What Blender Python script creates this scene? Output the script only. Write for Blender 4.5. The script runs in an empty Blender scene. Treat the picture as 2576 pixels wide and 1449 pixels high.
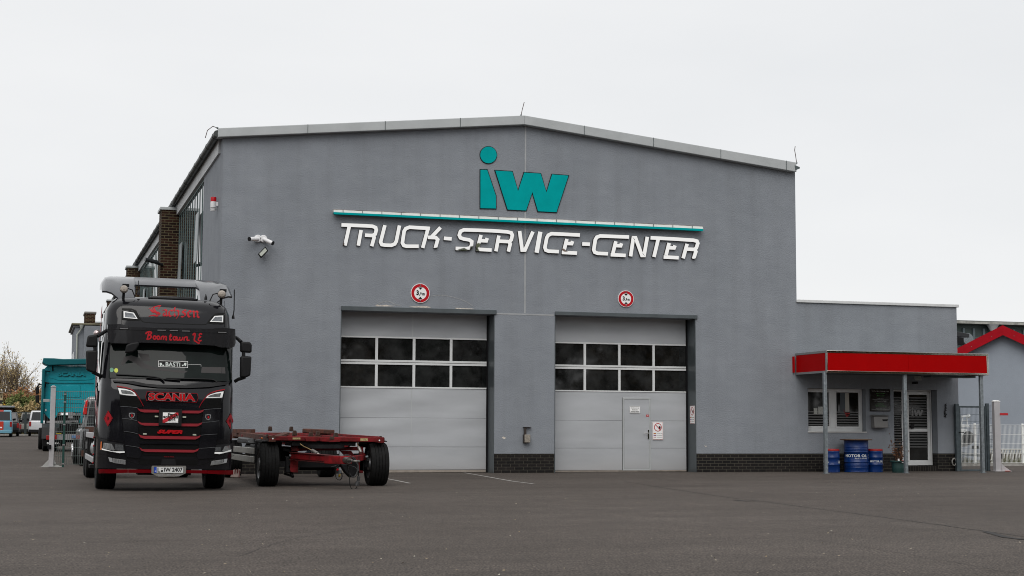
import bpy, bmesh, math, random
from mathutils import Vector as V, Matrix
random.seed(7)
S = bpy.context.scene
col = S.collection
R = math.radians
# ---------------------------------------------------------------- camera
CH = 1.22
FPX, CXP, CYP = 3884.0, 1288.0, 724.5            # focal length / centre in 2576-wide pixels
YAW, PITCH, ROLL = 0.2991, 0.09075, 0.00448
fw = V((math.sin(YAW)*math.cos(PITCH), math.cos(YAW)*math.cos(PITCH), math.sin(PITCH)))
r0 = V((math.cos(YAW), -math.sin(YAW), 0)); u0 = r0.cross(fw)
rt = r0*math.cos(ROLL)+u0*math.sin(ROLL); up = -r0*math.sin(ROLL)+u0*math.cos(ROLL)
cam = bpy.data.cameras.new('camera'); co = bpy.data.objects.new('camera', cam); col.objects.link(co)
cam.sensor_width = 36; cam.lens = 36*FPX/2576; cam.clip_end = 3000; cam.clip_start = .1
m = Matrix((rt, up, -fw)).transposed().to_4x4(); m.translation = V((0, 0, CH)); co.matrix_world = m
S.camera = co
# ---------------------------------------------------------------- world (overcast) and weak soft sun
SUN_EL, SUN_AZ = R(50), R(203)                   # azimuth: behind the camera, slightly left
W = bpy.data.worlds.new('World'); S.world = W; W.use_nodes = True
n = W.node_tree.nodes; l = W.node_tree.links; n.clear()
wo = n.new('ShaderNodeOutputWorld')
sky = n.new('ShaderNodeTexSky'); sky.sky_type = 'NISHITA'; sky.sun_disc = False
sky.sun_elevation = SUN_EL; sky.sun_rotation = SUN_AZ
bg1 = n.new('ShaderNodeBackground'); bg1.inputs[1].default_value = .05
l.new(sky.outputs[0], bg1.inputs[0])
tc = n.new('ShaderNodeTexCoord'); mp = n.new('ShaderNodeMapping'); mp.inputs['Scale'].default_value = (1, 1, 3.2)
nz = n.new('ShaderNodeTexNoise'); nz.inputs['Scale'].default_value = 2.1; nz.inputs['Detail'].default_value = 5; nz.inputs['Roughness'].default_value = .5
cr = n.new('ShaderNodeValToRGB'); cr.color_ramp.elements[0].position = .3; cr.color_ramp.elements[1].position = .72
cr.color_ramp.elements[0].color = (.83, .842, .855, 1); cr.color_ramp.elements[1].color = (.93, .932, .935, 1)
l.new(tc.outputs['Generated'], mp.inputs[0]); l.new(mp.outputs[0], nz.inputs[0]); l.new(nz.outputs[0], cr.inputs[0])
bg2 = n.new('ShaderNodeBackground'); bg2.inputs[1].default_value = 1.06
l.new(cr.outputs[0], bg2.inputs[0])
ad = n.new('ShaderNodeMixShader'); ad.inputs[0].default_value = .9
l.new(bg1.outputs[0], ad.inputs[1]); l.new(bg2.outputs[0], ad.inputs[2]); l.new(ad.outputs[0], wo.inputs[0])
sl = bpy.data.lights.new('sun', 'SUN'); sl.energy = 1.7; sl.angle = R(50); sl.color = (1, .97, .93)
so = bpy.data.objects.new('sun', sl); col.objects.link(so)
sd = V((math.sin(SUN_AZ)*math.cos(SUN_EL), math.cos(SUN_AZ)*math.cos(SUN_EL), math.sin(SUN_EL)))
so.rotation_euler = sd.to_track_quat('Z', 'Y').to_euler()
vs = S.view_settings; vs.view_transform = 'Standard'; vs.look = 'None'; vs.gamma = 1; vs.use_curve_mapping = False
vs.exposure = 0.0
S.render.engine = 'CYCLES'; S.cycles.filter_width = 1.0
# ---------------------------------------------------------------- picture -> world helpers
def ray(px, py): return fw*FPX+rt*(px-CXP)-up*(py-CYP)
O = V((0, 0, CH))
def onY(px, py, Y): d = ray(px, py); return O+d*(Y/d.y)
def onX(px, py, X): d = ray(px, py); return O+d*(X/d.x)
def onZ(px, py, z=0): d = ray(px, py); return O+d*((z-CH)/d.z)
def gz(y): return (max(44, min(y, 130))-44)*.0055
def ground(px, py):
    p = onZ(px, py)
    for _ in range(25): p = onZ(px, py, min(gz(p.y), CH-.2))
    return p
Z2 = 1.590062
def zm(x0, y0, s): return lambda X, Y: ((x0+X/s)/Z2, (y0+Y/s)/Z2)
a1 = zm(340, 1080, 3.0186); a2 = zm(340, 1500, 2.8986); a3 = zm(0, 1200, 1.931); a4 = zm(900, 1650, 3.68)
a6 = zm(3100, 1350, 2.4147); aL = zm(1280, 540, 1.6304); a7 = zm(3760, 1260, 2.1964)
d1 = zm(1320, 1100, 1.7676); d2 = zm(2160, 1100, 1.7671); a8 = zm(0, 1400, 3.811); a5 = zm(460, 460, 2.012)
a9 = zm(150, 1400, 2.896); ab = zm(3260, 1720, 5.6)
# ---------------------------------------------------------------- materials
MATS = {}
def mat(name, c, rough=.6, metal=0, var=0, vs_=3.0, bump=0, bs=60, spec=.5, coat=0, c2=None, emit=0, rv=0, stretch=None):
    if name in MATS: return MATS[name]
    M = bpy.data.materials.new(name); M.use_nodes = True
    N = M.node_tree.nodes; L = M.node_tree.links; b = N['Principled BSDF']
    b.inputs['Base Color'].default_value = (*c, 1); b.inputs['Roughness'].default_value = rough
    b.inputs['Metallic'].default_value = metal; b.inputs['Specular IOR Level'].default_value = spec
    b.inputs['Coat Weight'].default_value = coat; b.inputs['Coat Roughness'].default_value = .04
    t = N.new('ShaderNodeTexCoord'); src = t.outputs['Object']
    if stretch:
        q = N.new('ShaderNodeMapping'); q.inputs['Scale'].default_value = stretch; L.new(src, q.inputs[0]); src = q.outputs[0]
    if var or c2:
        z = N.new('ShaderNodeTexNoise'); z.inputs['Scale'].default_value = vs_; z.inputs['Detail'].default_value = 6; z.inputs['Roughness'].default_value = .62
        L.new(src, z.inputs[0])
        r = N.new('ShaderNodeValToRGB'); r.color_ramp.elements[0].position = .36; r.color_ramp.elements[1].position = .66
        k = c2 or tuple(x*(1+var) for x in c)
        r.color_ramp.elements[0].color = (*[x*(1-var) for x in c], 1); r.color_ramp.elements[1].color = (*k, 1)
        L.new(z.outputs[0], r.inputs[0]); L.new(r.outputs[0], b.inputs['Base Color'])
        if rv:
            mr = N.new('ShaderNodeMapRange'); mr.inputs[3].default_value = max(.02, rough-rv); mr.inputs[4].default_value = rough+rv
            L.new(z.outputs[0], mr.inputs[0]); L.new(mr.outputs[0], b.inputs['Roughness'])
    if bump:
        z = N.new('ShaderNodeTexNoise'); z.inputs['Scale'].default_value = bs; z.inputs['Detail'].default_value = 3
        L.new(src, z.inputs[0]); u = N.new('ShaderNodeBump'); u.inputs['Strength'].default_value = bump; u.inputs['Distance'].default_value = .02
        L.new(z.outputs[0], u.inputs['Height']); L.new(u.outputs[0], b.inputs['Normal'])
    if emit:
        b.inputs['Emission Color'].default_value = (*c, 1); b.inputs['Emission Strength'].default_value = emit
    MATS[name] = M; return M
def nodes(M): return M.node_tree.nodes, M.node_tree.links, M.node_tree.nodes['Principled BSDF']
def brickmat(name, c1, c2, mortar, bw, bh, ms, axis='XZ', rough=.6, bump=.4, tintn=0):
    M = bpy.data.materials.new(name); M.use_nodes = True; N, L, b = nodes(M)
    t = N.new('ShaderNodeTexCoord'); s = N.new('ShaderNodeSeparateXYZ'); L.new(t.outputs['Object'], s.inputs[0])
    a = N.new('ShaderNodeMath'); a.operation = 'ADD'; L.new(s.outputs['X'], a.inputs[0]); L.new(s.outputs['Y'], a.inputs[1])
    k = N.new('ShaderNodeCombineXYZ'); L.new(a.outputs[0] if axis == 'XYZ' else s.outputs['X'], k.inputs[0]); L.new(s.outputs['Z'], k.inputs[1])
    br = N.new('ShaderNodeTexBrick'); br.inputs['Scale'].default_value = 1; br.inputs['Brick Width'].default_value = bw; br.inputs['Row Height'].default_value = bh
    br.inputs['Mortar Size'].default_value = ms; br.inputs['Color1'].default_value = (*c1, 1); br.inputs['Color2'].default_value = (*c2, 1); br.inputs['Mortar'].default_value = (*mortar, 1)
    br.inputs['Bias'].default_value = 0; br.inputs['Mortar Smooth'].default_value = .1
    L.new(k.outputs[0], br.inputs['Vector'])
    z = N.new('ShaderNodeTexNoise'); z.inputs['Scale'].default_value = 5; z.inputs['Detail'].default_value = 5; L.new(t.outputs['Object'], z.inputs[0])
    mx = N.new('ShaderNodeMixRGB'); mx.blend_type = 'MULTIPLY'; mx.inputs[0].default_value = .5
    L.new(br.outputs['Color'], mx.inputs[1]); L.new(z.outputs[0], mx.inputs[2]); L.new(mx.outputs[0], b.inputs['Base Color'])
    u = N.new('ShaderNodeBump'); u.inputs['Strength'].default_value = bump; u.inputs['Distance'].default_value = .01; u.invert = True
    L.new(br.outputs['Fac'], u.inputs['Height']); L.new(u.outputs[0], b.inputs['Normal'])
    b.inputs['Roughness'].default_value = rough; b.inputs['Specular IOR Level'].default_value = .12
    return M
# ---------------------------------------------------------------- mesh builder
class MB:
    def __init__(s): s.v = []; s.f = []
    def add(s, vs_, fs):
        o = len(s.v); s.v += [tuple(p) for p in vs_]; s.f += [tuple(i+o for i in f) for f in fs]; return s
    def box(s, x0, x1, y0, y1, z0, z1):
        return s.add([(x0, y0, z0), (x1, y0, z0), (x1, y1, z0), (x0, y1, z0), (x0, y0, z1), (x1, y0, z1), (x1, y1, z1), (x0, y1, z1)],
                     [(0, 3, 2, 1), (4, 5, 6, 7), (0, 1, 5, 4), (1, 2, 6, 5), (2, 3, 7, 6), (3, 0, 4, 7)])
    def prism(s, pts, d):
        pts = [V(p) for p in pts]; d = V(d); k = len(pts)
        nrm = V((0, 0, 0))
        for i in range(k): nrm += pts[i].cross(pts[(i+1) % k])
        if nrm.dot(d) > 0: pts = pts[::-1]
        return s.add(pts+[p+d for p in pts], [tuple(range(k)), tuple(range(2*k-1, k-1, -1))]+[(i, i+k, (i+1) % k+k, (i+1) % k) for i in range(k)])
    def beam(s, p, q, w, h, upv=(0, 0, 1)):
        p, q = V(p), V(q); d = (q-p).normalized(); sd_ = d.cross(V(upv))
        if sd_.length < 1e-4: sd_ = V((1, 0, 0))
        sd_.normalize(); u_ = sd_.cross(d)
        a = [p+sd_*x*w/2+u_*y*h/2 for x, y in ((-1, -1), (1, -1), (1, 1), (-1, 1))]
        return s.prism(a, q-p)
    def tube(s, pts, r, n_=8, closed=False, taper=None):
        pts = [V(p) for p in pts]; k = len(pts); o = len(s.v); prev = None
        for i, p in enumerate(pts):
            a = pts[(i-1) % k] if closed or i else p; b = pts[(i+1) % k] if closed or i < k-1 else p
            d = (b-a).normalized() if (b-a).length > 1e-9 else V((0, 0, 1))
            if prev is None:
                ref = V((0, 0, 1)) if abs(d.z) < .9 else V((1, 0, 0)); x = d.cross(ref).normalized()
            else:
                x = (prev-d*prev.dot(d)).normalized()
            prev = x; y = d.cross(x)
            rr = r if taper is None else r+(taper-r)*i/max(1, k-1)
            for j in range(n_):
                t_ = 2*math.pi*j/n_; s.v.append(tuple(p+(x*math.cos(t_)+y*math.sin(t_))*rr))
        for i in range(k if closed else k-1):
            for j in range(n_):
                A = o+i*n_+j; B = o+i*n_+(j+1) % n_; i2 = (i+1) % k; s.f.append((A, B, o+i2*n_+(j+1) % n_, o+i2*n_+j))
        if not closed:
            s.f.append(tuple(range(o+n_-1, o-1, -1))); s.f.append(tuple(range(o+(k-1)*n_, o+k*n_)))
        return s
    def lathe(s, prof, c=(0, 0, 0), axis='Z', n_=32, close=False):
        o = len(s.v); c = V(c); k = len(prof)
        for j in range(n_):
            t_ = 2*math.pi*j/n_; ca, sa = math.cos(t_), math.sin(t_)
            for r_, h in prof:
                if axis == 'Z': p = (r_*ca, r_*sa, h)
                elif axis == 'X': p = (h, r_*ca, r_*sa)
                else: p = (r_*sa, h, r_*ca)
                s.v.append(tuple(c+V(p)))
        for j in range(n_):
            j2 = (j+1) % n_
            for i in range(k if close else k-1):
                i2 = (i+1) % k; s.f.append((o+j*k+i, o+j2*k+i, o+j2*k+i2, o+j*k+i2))
        return s
    def ball(s, c, r, n_=10):
        return s.lathe([(max(1e-4, r*math.sin(math.pi*i/n_)), -r*math.cos(math.pi*i/n_)) for i in range(n_+1)], c, 'Z', n_*2)
    def build(s, name, M, parent=None, local=False, smooth=35, bevel=0, seg=2, label=None, merge=True):
        me = bpy.data.meshes.new(name)
        off = V((0, 0, 0))
        if parent is not None and not local:
            off = ROOTLOC.get(parent.name, V((0, 0, 0)))
        me.from_pydata([tuple(V(p)-off) for p in s.v], [], s.f)
        for mm in (M if isinstance(M, (list, tuple)) else [M]): me.materials.append(mm)
        if merge:
            b = bmesh.new(); b.from_mesh(me); bmesh.ops.remove_doubles(b, verts=b.verts, dist=1e-5)
            bmesh.ops.recalc_face_normals(b, faces=b.faces); b.to_mesh(me); b.free()
        if smooth:
            me.shade_smooth(); me.set_sharp_from_angle(angle=R(smooth))
        o = bpy.data.objects.new(name, me); col.objects.link(o)
        if parent is not None:
            o.parent = parent; ROOTLOC[o.name] = off
        if bevel:
            md = o.modifiers.new('bevel', 'BEVEL'); md.width = bevel; md.segments = seg; md.limit_method = 'ANGLE'; md.angle_limit = R(40); md.harden_normals = False
        if label: o['label'] = label
        return o
ROOTLOC = {}
def tag(o, label=None, cat=None, group=None, kind=None):
    if label: o['label'] = label
    if cat: o['category'] = cat
    if group: o['group'] = group
    if kind: o['kind'] = kind
    return o
def thing(name, label, cat, loc=(0, 0, 0), group=None):
    o = bpy.data.objects.new(name, None); col.objects.link(o); o.location = V(loc); o.empty_display_size = .2
    ROOTLOC[o.name] = V(loc); return tag(o, label, cat, group)
def copy_tree(o, parent=None):
    c = o.copy(); col.objects.link(c)
    if parent is not None: c.parent = parent
    for ch in [x for x in o.children]: copy_tree(ch, c)
    return c
# ---------------------------------------------------------------- 2-D shapes: text, ribbons, patches
_tx = {}
def text2d(s, bold=0, shear=0):
    k = (s, bold, shear)
    if k in _tx: return _tx[k]
    cu = bpy.data.curves.new('t', 'FONT'); cu.body = s; cu.offset = bold; cu.resolution_u = 3; cu.shear = shear
    o = bpy.data.objects.new('t', cu); col.objects.link(o)
    dg = bpy.context.evaluated_depsgraph_get(); me = bpy.data.meshes.new_from_object(o.evaluated_get(dg))
    vv = [(p.co.x, p.co.y) for p in me.vertices]; ff = [tuple(p.vertices) for p in me.polygons]
    bpy.data.objects.remove(o); bpy.data.meshes.remove(me); bpy.data.curves.remove(cu)
    x0 = min(p[0] for p in vv); x1 = max(p[0] for p in vv); y0 = min(p[1] for p in vv); y1 = max(p[1] for p in vv)
    vv = [((x-x0)/(x1-x0), (y-y0)/(y1-y0)) for x, y in vv]
    _tx[k] = (vv, ff); return vv, ff
def solid(mb, vv, ff, mapf, th):
    """flat shape -> raised shape: mapf(x, y, w) gives the 3-D point w in front of the surface"""
    k = len(vv)
    if th <= 0: return mb.add([mapf(x, y, -th) for x, y in vv], ff)
    ed = {}
    for f in ff:
        for i in range(len(f)):
            a, b = f[i], f[(i+1) % len(f)]; e = (min(a, b), max(a, b)); ed.setdefault(e, []).append((a, b))
    side = [(a, a+k, b+k, b) for e, x in ed.items() if len(x) == 1 for a, b in x]
    return mb.add([mapf(x, y, th) for x, y in vv]+[mapf(x, y, 0) for x, y in vv], list(ff)+side)
def quadmap(p00, p10, p11, p01, nrm):
    p00, p10, p11, p01, nrm = map(V, (p00, p10, p11, p01, nrm))
    return lambda u, v, w: p00*(1-u)*(1-v)+p10*u*(1-v)+p11*u*v+p01*(1-u)*v+nrm*w
def txt(mb, s, q, th=.004, bold=0, shear=0):
    vv, ff = text2d(s, bold, shear); return solid(mb, vv, ff, q, th)
def ribbon(pts, w, w2=None):
    """mitred constant-width ribbon round a polyline; returns verts, faces"""
    k = len(pts); P = [V((p[0], p[1])) for p in pts]; vv = []
    for i in range(k):
        a = P[max(0, i-1)]; b = P[min(k-1, i+1)]
        d1_ = (P[i]-a).normalized() if i else None; d2_ = (b-P[i]).normalized() if i < k-1 else None
        if d1_ is None: nn = V((-d2_.y, d2_.x)); sc = 1
        elif d2_ is None: nn = V((-d1_.y, d1_.x)); sc = 1
        else:
            n1 = V((-d1_.y, d1_.x)); n2 = V((-d2_.y, d2_.x)); nn = (n1+n2).normalized(); sc = min(2.2, 1/max(.3, nn.dot(n1)))
        ww = w if w2 is None else w+(w2-w)*i/(k-1)
        vv += [tuple(P[i]+nn*ww/2*sc), tuple(P[i]-nn*ww/2*sc)]
    return vv, [(2*i, 2*i+1, 2*i+3, 2*i+2) for i in range(k-1)]
def smoothpts(pts, it=2):
    for _ in range(it):
        o = [pts[0]]
        for a, b in zip(pts, pts[1:]):
            o += [(a[0]*.75+b[0]*.25, a[1]*.75+b[1]*.25), (a[0]*.25+b[0]*.75, a[1]*.25+b[1]*.75)]
        o.append(pts[-1]); pts = o
    return pts
def offset_poly(P, d):
    k = len(P); A = sum(P[i][0]*P[(i+1) % k][1]-P[(i+1) % k][0]*P[i][1] for i in range(k)); sg = 1 if A > 0 else -1; out = []
    for i in range(k):
        a, b, c = V(P[i-1]), V(P[i]), V(P[(i+1) % k]); e1 = (b-a).normalized(); e2 = (c-b).normalized()
        n1 = V((e1.y, -e1.x))*sg; n2 = V((e2.y, -e2.x))*sg; nn = (n1+n2).normalized(); out.append(tuple(b+nn*d*min(2, 1/max(.35, nn.dot(n1)))))
    return out
def finecut(poly, step):
    b = bmesh.new(); vs_ = [b.verts.new((x, y, 0)) for x, y in poly]; b.faces.new(vs_)
    bmesh.ops.triangulate(b, faces=b.faces[:])
    xs = [p[0] for p in poly]; ys = [p[1] for p in poly]
    for ax, lo, hi in ((0, min(xs), max(xs)), (1, min(ys), max(ys))):
        c = math.ceil(lo/step)*step
        while c < hi:
            co_ = V((c, 0, 0)) if ax == 0 else V((0, c, 0)); no = V((1, 0, 0)) if ax == 0 else V((0, 1, 0))
            bmesh.ops.bisect_plane(b, geom=b.verts[:]+b.edges[:]+b.faces[:], plane_co=co_, plane_no=no, dist=1e-5); c += step
    bmesh.ops.remove_doubles(b, verts=b.verts[:], dist=1e-5)
    b.verts.index_update(); vv = [(p.co.x, p.co.y) for p in b.verts]; ff = [tuple(q.index for q in f.verts) for f in b.faces]; b.free()
    return vv, ff
# ================================================================ shared materials
def plaster():
    M = bpy.data.materials.new('plaster'); M.use_nodes = True; N, L, b = nodes(M)
    t = N.new('ShaderNodeTexCoord'); O_ = t.outputs['Object']
    def noise(sc, det, st=(1, 1, 1)):
        q = N.new('ShaderNodeMapping'); q.inputs['Scale'].default_value = st; L.new(O_, q.inputs[0])
        z = N.new('ShaderNodeTexNoise'); z.inputs['Scale'].default_value = sc; z.inputs['Detail'].default_value = det; z.inputs['Roughness'].default_value = .6; L.new(q.outputs[0], z.inputs[0]); return z
    a = noise(.55, 6); c = noise(2.6, 8, (.6, .6, 1.3)); d = noise(1.1, 4, (2.5, 2.5, .13))
    r = N.new('ShaderNodeValToRGB'); e = r.color_ramp.elements; e[0].position = .3; e[1].position = .7
    e[0].color = (.218, .237, .262, 1); e[1].color = (.256, .276, .304, 1); L.new(a.outputs[0], r.inputs[0])
    r2 = N.new('ShaderNodeValToRGB'); r2.color_ramp.elements[0].position = .3; r2.color_ramp.elements[1].position = .7
    r2.color_ramp.elements[0].color = (.93, .925, .93, 1); r2.color_ramp.elements[1].color = (1.04, 1.035, 1.03, 1); L.new(c.outputs[0], r2.inputs[0])
    r3 = N.new('ShaderNodeValToRGB'); r3.color_ramp.elements[0].position = .32; r3.color_ramp.elements[1].position = .55
    r3.color_ramp.elements[0].color = (.935, .93, .925, 1); r3.color_ramp.elements[1].color = (1, 1, 1, 1); L.new(d.outputs[0], r3.inputs[0])
    m1 = N.new('ShaderNodeMixRGB'); m1.blend_type = 'MULTIPLY'; m1.inputs[0].default_value = 1; L.new(r.outputs[0], m1.inputs[1]); L.new(r2.outputs[0], m1.inputs[2])
    m2 = N.new('ShaderNodeMixRGB'); m2.blend_type = 'MULTIPLY'; m2.inputs[0].default_value = 1; L.new(m1.outputs[0], m2.inputs[1]); L.new(r3.outputs[0], m2.inputs[2])
    # fine dark pits in the render
    v = noise(38, 2); r4 = N.new('ShaderNodeValToRGB'); r4.color_ramp.elements[0].position = .27; r4.color_ramp.elements[1].position = .36
    r4.color_ramp.elements[0].color = (.72, .71, .7, 1); r4.color_ramp.elements[1].color = (1, 1, 1, 1); L.new(v.outputs[0], r4.inputs[0])
    m3 = N.new('ShaderNodeMixRGB'); m3.blend_type = 'MULTIPLY'; m3.inputs[0].default_value = 1; L.new(m2.outputs[0], m3.inputs[1]); L.new(r4.outputs[0], m3.inputs[2])
    L.new(m3.outputs[0], b.inputs['Base Color']); b.inputs['Roughness'].default_value = .85; b.inputs['Specular IOR Level'].default_value = .25
    f = noise(22, 4, (1, 1, 1.6)); u = N.new('ShaderNodeBump'); u.inputs['Strength'].default_value = .5; u.inputs['Distance'].default_value = .02
    L.new(f.outputs[0], u.inputs['Height']); L.new(u.outputs[0], b.inputs['Normal'])
    return M
PLA = plaster()
BLK = brickmat('clinker', (.016, .015, .015), (.026, .022, .021), (.095, .088, .07), .25, .083, .006, 'XYZ', .45)
BRN = brickmat('old_brick', (.062, .026, .017), (.018, .011, .009), (.15, .125, .075), .27, .094, .012, 'XYZ', .85, .7)
TRIM = mat('verge_metal', (.42, .44, .445), .5, .1, .06, 1.5)
ZINC = mat('zinc', (.09, .11, .112), .45, .5, .3, 4, rv=.1)
STEEL = mat('jamb_steel', (.09, .105, .112), .4, .3, .12, 2, rv=.1)
GALV = mat('galvanised', (.21, .235, .25), .5, .45, .25, 14, rv=.15)
GLASS = mat('dark_glass', (.008, .009, .009), .03, 0, .5, 1.6, spec=.55, c2=(.030, .031, .031))  # paler noise blotches paint faint reflections into the pane colour
WFR = mat('white_frame', (.66, .67, .67), .4, 0, .04)
ALU = mat('alu_frame', (.46, .48, .48), .35, .2, .05)
WHITE = mat('white_paint', (.86, .86, .85), .45)
BLACK = mat('black_paint', (.008, .008, .009), .4, spec=.2)
RED = mat('sign_red', (.46, .003, .010), .4, spec=.25)
INK = mat('black_print', (.006, .006, .006), .5, spec=.15)
TEAL = mat('teal_sign', (.0, .335, .34), .6, 0, .06, 2, spec=.04)
CHROME = mat('chrome', (.93, .91, .88), .012, 1)
def ribmat(name, c, dirt=True):
    M = bpy.data.materials.new(name); M.use_nodes = True; N, L, b = nodes(M)
    t = N.new('ShaderNodeTexCoord'); w = N.new('ShaderNodeTexWave'); w.bands_direction = 'Z'; w.inputs['Scale'].default_value = 11; w.inputs['Distortion'].default_value = 0
    L.new(t.outputs['Object'], w.inputs[0])
    z = N.new('ShaderNodeTexNoise'); z.inputs['Scale'].default_value = 1.3; z.inputs['Detail'].default_value = 7
    q = N.new('ShaderNodeMapping'); q.inputs['Scale'].default_value = (.5, .5, 2.2); L.new(t.outputs['Object'], q.inputs[0]); L.new(q.outputs[0], z.inputs[0])
    r = N.new('ShaderNodeValToRGB'); r.color_ramp.elements[0].position = .3; r.color_ramp.elements[1].position = .7
    r.color_ramp.elements[0].color = (*[x*.90 for x in c], 1); r.color_ramp.elements[1].color = (*[x*1.06 for x in c], 1); L.new(z.outputs[0], r.inputs[0])
    # brown road dirt near the bottom edge
    s = N.new('ShaderNodeSeparateXYZ'); L.new(t.outputs['Object'], s.inputs[0])
    mr = N.new('ShaderNodeMapRange'); mr.inputs[1].default_value = .0; mr.inputs[2].default_value = .55; mr.inputs[3].default_value = .55; mr.inputs[4].default_value = 0; L.new(s.outputs['Z'], mr.inputs[0])
    mu = N.new('ShaderNodeMath'); mu.operation = 'MULTIPLY'; L.new(mr.outputs[0], mu.inputs[0]); L.new(z.outputs[0], mu.inputs[1])
    mx = N.new('ShaderNodeMixRGB'); L.new(mu.outputs[0], mx.inputs[0]); L.new(r.outputs[0], mx.inputs[1]); mx.inputs[2].default_value = (.20, .165, .13, 1)
    L.new(mx.outputs[0], b.inputs['Base Color']); b.inputs['Roughness'].default_value = .42
    u = N.new('ShaderNodeBump'); u.inputs['Strength'].default_value = .35; u.inputs['Distance'].default_value = .006; L.new(w.outputs[0], u.inputs['Height']); L.new(u.outputs[0], b.inputs['Normal'])
    return M
RIB = ribmat('ribbed_panel', (.43, .445, .465))
# ================================================================ ground
def asphalt():
    M = bpy.data.materials.new('asphalt'); M.use_nodes = True; N, L, b = nodes(M)
    t = N.new('ShaderNodeTexCoord'); O_ = t.outputs['Object']
    def noise(sc, det, st=(1, 1, 1), ro=.6):
        q = N.new('ShaderNodeMapping'); q.inputs['Scale'].default_value = st; L.new(O_, q.inputs[0])
        z = N.new('ShaderNodeTexNoise'); z.inputs['Scale'].default_value = sc; z.inputs['Detail'].default_value = det; z.inputs['Roughness'].default_value = ro; L.new(q.outputs[0], z.inputs[0]); return z.outputs[0]
    def ramp(src, p0, p1, c0, c1):
        r = N.new('ShaderNodeValToRGB'); r.color_ramp.elements[0].position = p0; r.color_ramp.elements[1].position = p1
        r.color_ramp.elements[0].color = (*c0, 1); r.color_ramp.elements[1].color = (*c1, 1); L.new(src, r.inputs[0]); return r.outputs[0]
    def mul(a, c, f=1):
        m_ = N.new('ShaderNodeMixRGB'); m_.blend_type = 'MULTIPLY'; m_.inputs[0].default_value = f; L.new(a, m_.inputs[1]); L.new(c, m_.inputs[2]); return m_.outputs[0]
    c = ramp(noise(.16, 5), .3, .7, (.053, .0445, .0395), (.075, .065, .059))
    c = mul(c, ramp(noise(1.4, 8, (1, 1, 1), .7), .3, .7, (.80, .79, .78), (1.12, 1.11, 1.1)))
    c = mul(c, ramp(noise(.5, 4, (.25, 1.6, 1)), .35, .6, (.9, .9, .9), (1.04, 1.04, 1.04)))
    c = mul(c, ramp(noise(45, 2, (1, 1, 1), .5), .35, .65, (.25, .25, .25), (2.0, 1.96, 1.9)))
    c = mul(c, ramp(noise(9, 4, (1, 1, 1), .7), .35, .65, (.78, .78, .78), (1.24, 1.23, 1.21)))
    v = N.new('ShaderNodeTexVoronoi'); v.inputs['Scale'].default_value = 30; L.new(O_, v.inputs[0])
    sp = ramp(v.outputs['Distance'], .10, .22, (1.5, 1.47, 1.42), (1, 1, 1)); c = mul(c, sp)
    c = mul(c, ramp(noise(.35, 6, (.5, 1.3, 1), .7), .57, .68, (1, 1, 1), (.74, .73, .72)))
    c = mul(c, ramp(noise(.9, 5, (1, .35, 1), .65), .62, .70, (1, 1, 1), (1.13, 1.12, 1.11)))
    L.new(c, b.inputs['Base Color']); b.inputs['Roughness'].default_value = .85; b.inputs['Specular IOR Level'].default_value = .3
    u = N.new('ShaderNodeBump'); u.inputs['Strength'].default_value = .7; u.inputs['Distance'].default_value = .012
    L.new(noise(60, 3), u.inputs['Height']); L.new(u.outputs[0], b.inputs['Normal'])
    return M
ASPH = asphalt()
g = MB(); ys = [-300, 0, 44, 60, 80, 100, 130, 400, 2500]; xs = [-900, -60, 0, 60, 1200]
g.add([(x, y, gz(y)) for y in ys for x in xs], [(j*5+i, j*5+i+1, (j+1)*5+i+1, (j+1)*5+i) for j in range(len(ys)-1) for i in range(4)])
tag(g.build('ground', ASPH, smooth=0), kind='structure')
LINE = mat('line_paint', (.33, .32, .30), .8, 0, .35, 9)
CRACK = mat('tar_crack', (.018, .016, .015), .9)
def gline(pts, w, name, M, z=.004, it=0):
    P = [onZ(x, y, 0) for x, y in pts]; q = [(p.x, p.y) for p in P]
    if it: q = smoothpts(q, it)
    vv, ff = ribbon(q, w); b_ = MB(); b_.add([(x, y, z) for x, y in vv], ff)
    return tag(b_.build(name, M, smooth=0), kind='structure')
gline([(955, 1201), (995, 1208.5), (1031, 1216)], .07, 'road_marking', LINE)
gline([(1168, 1189.6), (1200, 1195), (1245, 1203), (1290, 1211), (1342, 1217.5)], .07, 'road_marking', LINE, .0045)
def wob(pts, a, k=7):
    out = []
    for (x0, y0), (x1, y1) in zip(pts, pts[1:]):
        for i in range(k): t_ = i/k; out.append((x0+(x1-x0)*t_+random.uniform(-a, a)*6, y0+(y1-y0)*t_+random.uniform(-a, a)))
    return out+[pts[-1]]
gline(wob([(1570, 1212), (1800, 1247), (2080, 1283), (2300, 1312), (2430, 1330), (2576, 1350)], .5), .022, 'ground_crack', CRACK)
gline(wob([(1850, 1332), (2150, 1372), (2400, 1415), (2576, 1446)], .7), .008, 'ground_crack', CRACK)
gline(wob([(0, 1322), (500, 1321), (900, 1318), (1400, 1315), (1750, 1316)], .5, 12), .008, 'ground_crack', CRACK)
gline(wob([(600, 1400), (700, 1365), (900, 1325)], .6), .008, 'ground_crack', CRACK)
gline(wob([(1500, 1352), (1800, 1362), (1950, 1372)], .5), .008, 'ground_crack', CRACK)
gline([(1848, 1258), (1875, 1261), (1905, 1260.5)], .10, 'tar_patch', CRACK, .0048)
gline([(2480, 1338), (2530, 1352), (2576, 1358)], .10, 'tar_patch', CRACK, .0052)
lf = MB()
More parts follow.
